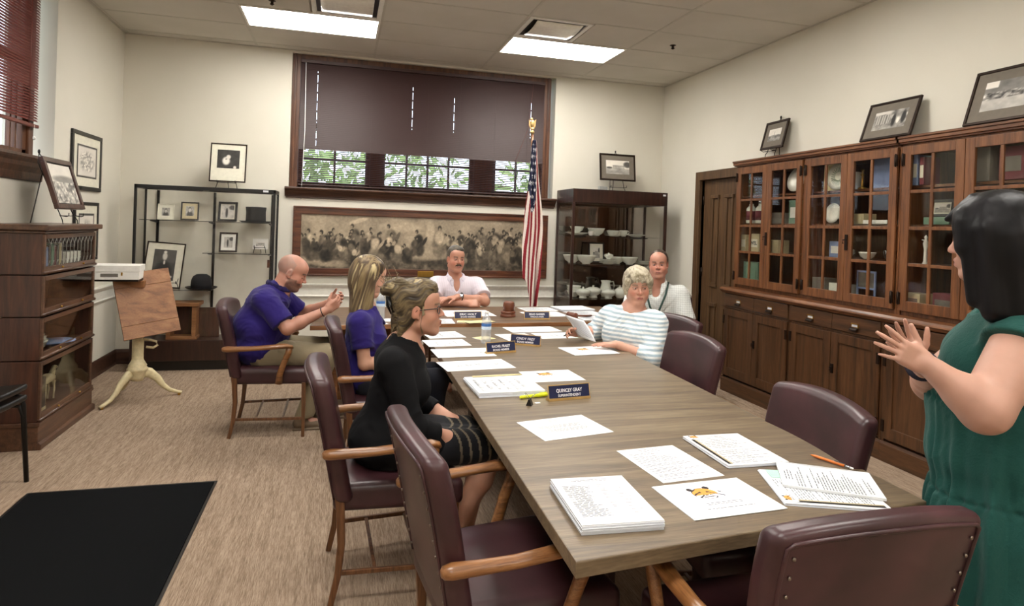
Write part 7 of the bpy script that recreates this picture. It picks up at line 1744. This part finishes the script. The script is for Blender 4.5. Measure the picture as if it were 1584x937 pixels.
# ---------------------------------------------------------------- man in the checked shirt
def man_checks():
    B = np.array([2.82, 5.26, 0.]); o = person('man in a pale checked shirt and lanyard seated in the far right corner', tuple(B)); f = unit((-.55, -.83, 0))
    J = dict(fwd=f.astype(np.float32), pelvis=(2.84, 5.28, .60), belly=(2.81, 5.23, .74), chest=(2.785, 5.19, .90), neck=(2.755, 5.155, 1.055), shR=(2.595, 5.27, .985), shL=(2.95, 5.09, .985), elR=(2.50, 5.15, .74), wrR=(2.40, 4.93, .81), elL=(2.975, 4.98, .70), wrL=(2.80, 4.86, .62),
             hipR=(2.75, 5.30, .565), hipL=(2.92, 5.20, .565), knR=(2.50, 4.98, .55), knL=(2.72, 4.86, .55), anR=(2.52, 5.02, .095), anL=(2.74, 4.90, .095))
    hc = (2.732, 5.095, 1.243); A = yaw_axes(-121, 2, 2); s = 1.02
    F = Field(*bbox(J, [(2.7, 5.1, 1.40)]), HR); torso(F, J, 1.05); limbs(F, J, 1.0, armg=1.1); neck(F, J, hc, A, s, .060); head(F, hc, A, s, jaw=1.08, fat=1.05)
    hand(F, J['wrR'], (-.6, -.5, -.2), (0, 0, -1), (.5, -.5, 0), 1.0, curl=(.2, .3, .2)); hand(F, J['wrL'], (-.9, 0, -.2), (0, 0, -1), (0, 1, 0), 1.0, curl=(.2, .3, .2))
    fieldobj('body', F, M['skin'], o, B, headcolor(hc, A, s, 'bd8874', '985a54', '4a3a2e', blush=.2))
    F = Field(*bbox({k: J[k] for k in ('pelvis', 'belly', 'chest', 'neck', 'shR', 'shL', 'elR', 'elL')}, []), HR)
    torso(F, J, 1.10, .018, belly=1.15); [sleeve(F, J, q, .80, .076, .082) for q in 'RL']
    F.cap(np.array(J['neck']) + [0, 0, -.03], hc, .062, .072, .005, 'sub'); F.ell((2.705, 5.075, 1.02), (.05, .05, .08), None, .01, 'sub')
    lat = unit(np.asarray(J['shL']) - J['shR'])
    def sh(v):
        a = v @ lat; u = np.abs((a / .019) % 1 - .5) < .11; w = np.abs((v[:, 2] / .019) % 1 - .5) < .11; c = np.tile(L3('dcdfdc'), (len(v), 1)); return c * (1 - .20 * u - .20 * w)[:, None]
    fieldobj('checked_shirt', F, M['attrcloth'], o, B, sh, folds(.010, 8, 18, (1, 1, 1.2)))
    n0 = np.array([2.755, 5.145, 1.075]); F = Field(n0 - .17, n0 + .14, .003)
    for y in (-1, 1):
        q = lambda a, b_, z: n0 + lat * y * a + f * b_ + [0, 0, z]
        F.chain([q(0, -.065, .03), q(.062, -.04, .028), q(.078, .02, .008), q(.056, .075, -.03)], [.015, .017, .019, .016], .006, flat=(lat * y + [0, 0, .4], 2.4)); F.cap(q(.062, .07, -.02), q(.048, .100, -.09), .027, .010, .006, flat=(f, 2.8))
    fieldobj('collar', F, M['attrcloth'], o, B, sh)
    F = Field(*bbox({k: J[k] for k in ('pelvis', 'hipR', 'hipL', 'knR', 'knL', 'anR', 'anL')}, [], .16), .007)
    for q in 'RL': F.cap(J['hip' + q], J['kn' + q], .10, .075, .05); F.cap(J['kn' + q], np.asarray(J['an' + q]), .070, .055, .03)
    F.ell((2.84, 5.28, .565), (.17, .18, .09), None, .05); fieldobj('trousers', F, M['darktrouser'], o, B)
    P = lambda x, y, z: np.asarray(hc) + s * (A @ np.array([x, y, z])); H = np.asarray(hc)
    F = Field(H - .17, H + .18, .0030)
    F.ell(P(-.024, 0, .042), [q * s for q in (.102, .082, .090)], A, .02); F.ell(P(-.035, 0, -.01), [q * s for q in (.078, .080, .068)], A, .02)
    F.ell(P(.100, 0, .075), [q * s for q in (.070, .054, .055)], A, .010, 'sub'); F.box(P(.098, 0, -.018), [q * s for q in (.074, .10, .090)], A, .03, .008, 'sub'); F.box(P(.06, 0, -.085), [q * s for q in (.10, .10, .07)], A, .01, .01, 'sub')
    for y in (-1, 1): F.ell(P(-.002, y * .088, -.008), [q * s for q in (.024, .018, .040)], A, .006, 'sub')
    al = lambda l: np.stack([l[:, 0] * 12, l[:, 1] * 45, l[:, 2] * 30], -1)
    fieldobj('hair', F, M['hair'], o, B, streak(hc, A, s, ['2c221b', '45372c', '5e4c3d'], seed=4, along=al), groove(hc, A, s, .003, None, 3, al))
    eyes(o, B, hc, A, s, 'iris')
    b = MB(); q = lambda a, b_, z: tuple(n0 + lat * a + f * b_ + [0, 0, z] - B)
    b.tube([q(.092, -.02, .01), q(.094, .04, -.02), q(.080, .105, -.10), q(.045, .140, -.20), q(.01, .160, -.30)], [(.010, .0016)] * 5, 6, up=tuple(f)); b.tube([q(-.092, -.02, .01), q(-.094, .04, -.02), q(-.080, .105, -.10), q(-.045, .140, -.20), q(-.0, .160, -.30)], [(.010, .0016)] * 5, 6, up=tuple(f)); ly = b.build('lanyard', M['lanyard'], o)
    b = MB(); T = Matrix.Translation(Vector(q(.0, .168, -.34))) @ Matrix.Rotation(math.atan2(f[1], f[0]), 4, 'Z'); b.box(-.002, .002, -.03, .03, -.045, .04, T=T); b.build('badge', M['paper'], ly, bevel=.001)
man_checks()
# ---------------------------------------------------------------- woman in the green dress
def woman_green():
    B = np.array([1.92, 1.42, 0.]); o = person('standing woman with long straight black hair in a green tiered dress, hands held together', tuple(B)); f = unit((-.62, .78, 0)); lat = np.array([-f[1], f[0], 0]); up = np.array([0, 0, 1.])
    b0 = np.array([1.972, 1.425, 0.])
    G = lambda a, l_, z: b0 + f * a + lat * l_ + up * z
    J = dict(fwd=f.astype(np.float32), pelvis=G(0, 0, .86), belly=G(.035, 0, 1.02), chest=G(.015, 0, 1.20), neck=G(.01, 0, 1.365), shR=G(-.01, -.165, 1.315), shL=G(-.02, .165, 1.315), elL=(1.640, 1.275, 1.100), wrL=(1.522, 1.345, 1.205), elR=(1.93, 1.68, 1.06), wrR=(1.60, 1.43, 1.185),
             hipR=G(0, -.09, .86), hipL=G(0, .09, .86), knR=G(.02, -.09, .47), knL=G(.02, .09, .47), anR=G(0, -.09, .09), anL=G(0, .09, .09))
    hc = np.array((1.800, 1.398, 1.545)); A = yaw_axes(116, 6); s = .99
    hc = hc + [.01, 0, 0]
    F = Field(*bbox(J, [(1.8, 1.4, 1.72), (1.35, 1.4, 1.25)]), .0036); torso(F, J, 1.15, bust=1.3); limbs(F, J, 1.0, arms=False)
    for q, (r0, r1, r2, r3) in (('L', (.080, .060, .050, .028)), ('R', (.076, .060, .048, .028))):
        a, e, w = (np.asarray(J[k + q]) for k in ('sh', 'el', 'wr')); F.ell(a, (.072,) * 3, None, .04); F.cap(a, e, r0, r1, .04); m = e * .65 + w * .35; F.cap(e, m, .056, .048, .03); F.cap(m, w, .048, .027, .02)
    neck(F, J, hc, A, s, .052); head(F, hc, A, s, True, .98, .95, 1.05)
    r_a, u_a, w_a = np.array(tuple(r_)), np.array(tuple(u_)), np.array(tuple(w_))
    hand(F, J['wrL'], -r_a * .86 + u_a * .48 + w_a * .12, w_a, u_a * .9 + r_a * .5, .84, spread=1.7, fcurl=[(.02, .1, .05), (.02, .1, .1), (.05, .12, .1), (.02, .1, .1)], tcurl=-.1, tout=1.25)
    hand(F, np.asarray(J['wrR']) + [-.01, .0, .0], -r_a * .62 + u_a * .78 - w_a * .10, -w_a, u_a * .35 + r_a * .9, .84, spread=1.9, fcurl=[(.02, .1, .05), (.05, .1, .1), (.05, .12, .1), (.02, .1, .1)], tcurl=-.1, tout=1.1)
    fieldobj('body', F, M['skin'], o, B, headcolor(hc, A, s, 'b78c7a', 'a3625c', '2a1f1a', blush=.12))
    # dress: bodice with cap sleeves, gathered tiers below
    F = Field(G(0, 0, .30) - [.50, .50, 0], G(0, 0, 1.45) + [.50, .50, 0], .0042)
    torso(F, J, 1.20, .018, bust=1.45, belly=1.15); A3 = np.stack([f, lat, up], 1)
    for q in 'RL': sleeve(F, J, q, .33, .088, .098)
    F.ell(G(.05, 0, 1.05), (.190, .205, .16), A3, .05); F.ell(G(.03, 0, .90), (.205, .235, .16), A3, .05); F.ell(G(.01, 0, .72), (.215, .255, .20), A3, .05)
    F.cap(G(.0, -.09, .70), G(.0, -.10, .36), .185, .20, .06, clip=[(G(0, 0, .36), (0, 0, -1))]); F.cap(G(.0, .09, .70), G(.0, .10, .36), .185, .20, .06, clip=[(G(0, 0, .36), (0, 0, -1))])
    F.cap(np.array(J['neck']) - up * .01, hc, .066, .075, .006, 'sub'); F.ell(G(.075, 0, 1.36), (.07, .075, .075), A3, .01, 'sub')
    def dsp(v):
        q = (v - b0); a = np.arctan2(q @ lat, q @ f); z = v[:, 2]; t = np.clip((1.10 - z) / .35, 0, 1); w = fbm(np.stack([a * 2, z * 3, a * 0], -1), 4, 2)
        g = .010 * t * np.sin(a * 17 + 5 * w + 2 * z) + .006 * t * np.sin(a * 31 + 8 * w)
        for zs_ in (1.075, .80): g = g + .010 * np.exp(-((z - zs_ + .012 * np.sin(a * 3)) / .012) ** 2) * np.sin(a * 46 + 6 * w) * .5 - .006 * np.exp(-((z - zs_ + .012 * np.sin(a * 3)) / .007) ** 2)
        return g + folds(.006, 9, 3)(v) * (1 - t * .5)
    fieldobj('green_dress', F, M['green'], o, B, disp=dsp)
    for q in 'RL':
        a = np.asarray(J['an' + q]); F = Field(a - [.26, .26, .09], a + [.2, .3, .05], .005); F.cap(a - f * .03 + [0, 0, -.055], a + f * .13 + [0, 0, -.066], .036, .026, .02); fieldobj('shoe', F, M['blackshoe'], o, B)
    P = lambda x, y, z: hc + s * (A @ np.array([x, y, z]))
    F = Field(hc - [.20, .20, .30], hc + [.20, .20, .20], .0034)
    F.ell(P(-.018, 0, .042), [q * s for q in (.118, .094, .102)], A, .02); F.ell(P(-.035, 0, -.03), [q * s for q in (.105, .104, .13)], A, .03)
    for y in (-1, 1):
        F.cap(P(.0, y * .072, .02), P(-.005, y * .088, -.20), .040, .034, .03); F.cap(P(.045, y * .058, .05), P(.040, y * .078, -.17), .028, .022, .02); F.cap(P(-.05, y * .05, 0), P(-.06, y * .055, -.235), .055, .045, .03)
        F.cap(P(.06, y * .045, .075), P(.062, y * .068, -.02), .020, .020, .02)
    F.cap(P(-.08, 0, .0), P(-.085, 0, -.245), .055, .045, .03); F.cap(P(.04, .0, .12), P(.108, .02, .068), .018, .006, .02)
    F.box(P(.128, 0, -.045), [q * s for q in (.052, .060, .090)], A, .03, .010, 'sub'); F.cap(P(.05, 0, -.10), P(.04, 0, -.30), .045, .050, .02, 'sub')
    al = lambda l: np.stack([l[:, 0] * 40, l[:, 1] * 40, l[:, 2] * 2.0], -1)
    fieldobj('hair', F, M['blackhair'], o, B, streak(hc, A, s, ['060506', '0d0b0d', '151316'], seed=3, along=al), groove(hc, A, s, .0022, None, 6, al))
    eyes(o, B, hc, A, s, 'browniris')
    b = MB(); w = np.asarray(J['wrR']) - B; d = unit(np.asarray(J['wrR']) - J['elR']); n1 = unit(np.cross(d, up)); n2 = np.cross(d, n1); w = w - d * .03
    b.tube([tuple(w + .036 * (n1 * math.cos(t) + n2 * math.sin(t))) for t in np.linspace(0, 2 * math.pi, 25)], [(.010, .003)] * 25, 6, up=tuple(d)); b.build('wristband', M['navyink'], o)
M['blackhair'] = M['hair'].copy(); M['blackhair'].name = 'glossy_black_hair'; M['blackhair'].node_tree.nodes['Principled BSDF'].inputs['Roughness'].default_value = .42; M['blackhair'].node_tree.nodes['Principled BSDF'].inputs['Specular IOR Level'].default_value = .18
woman_green()
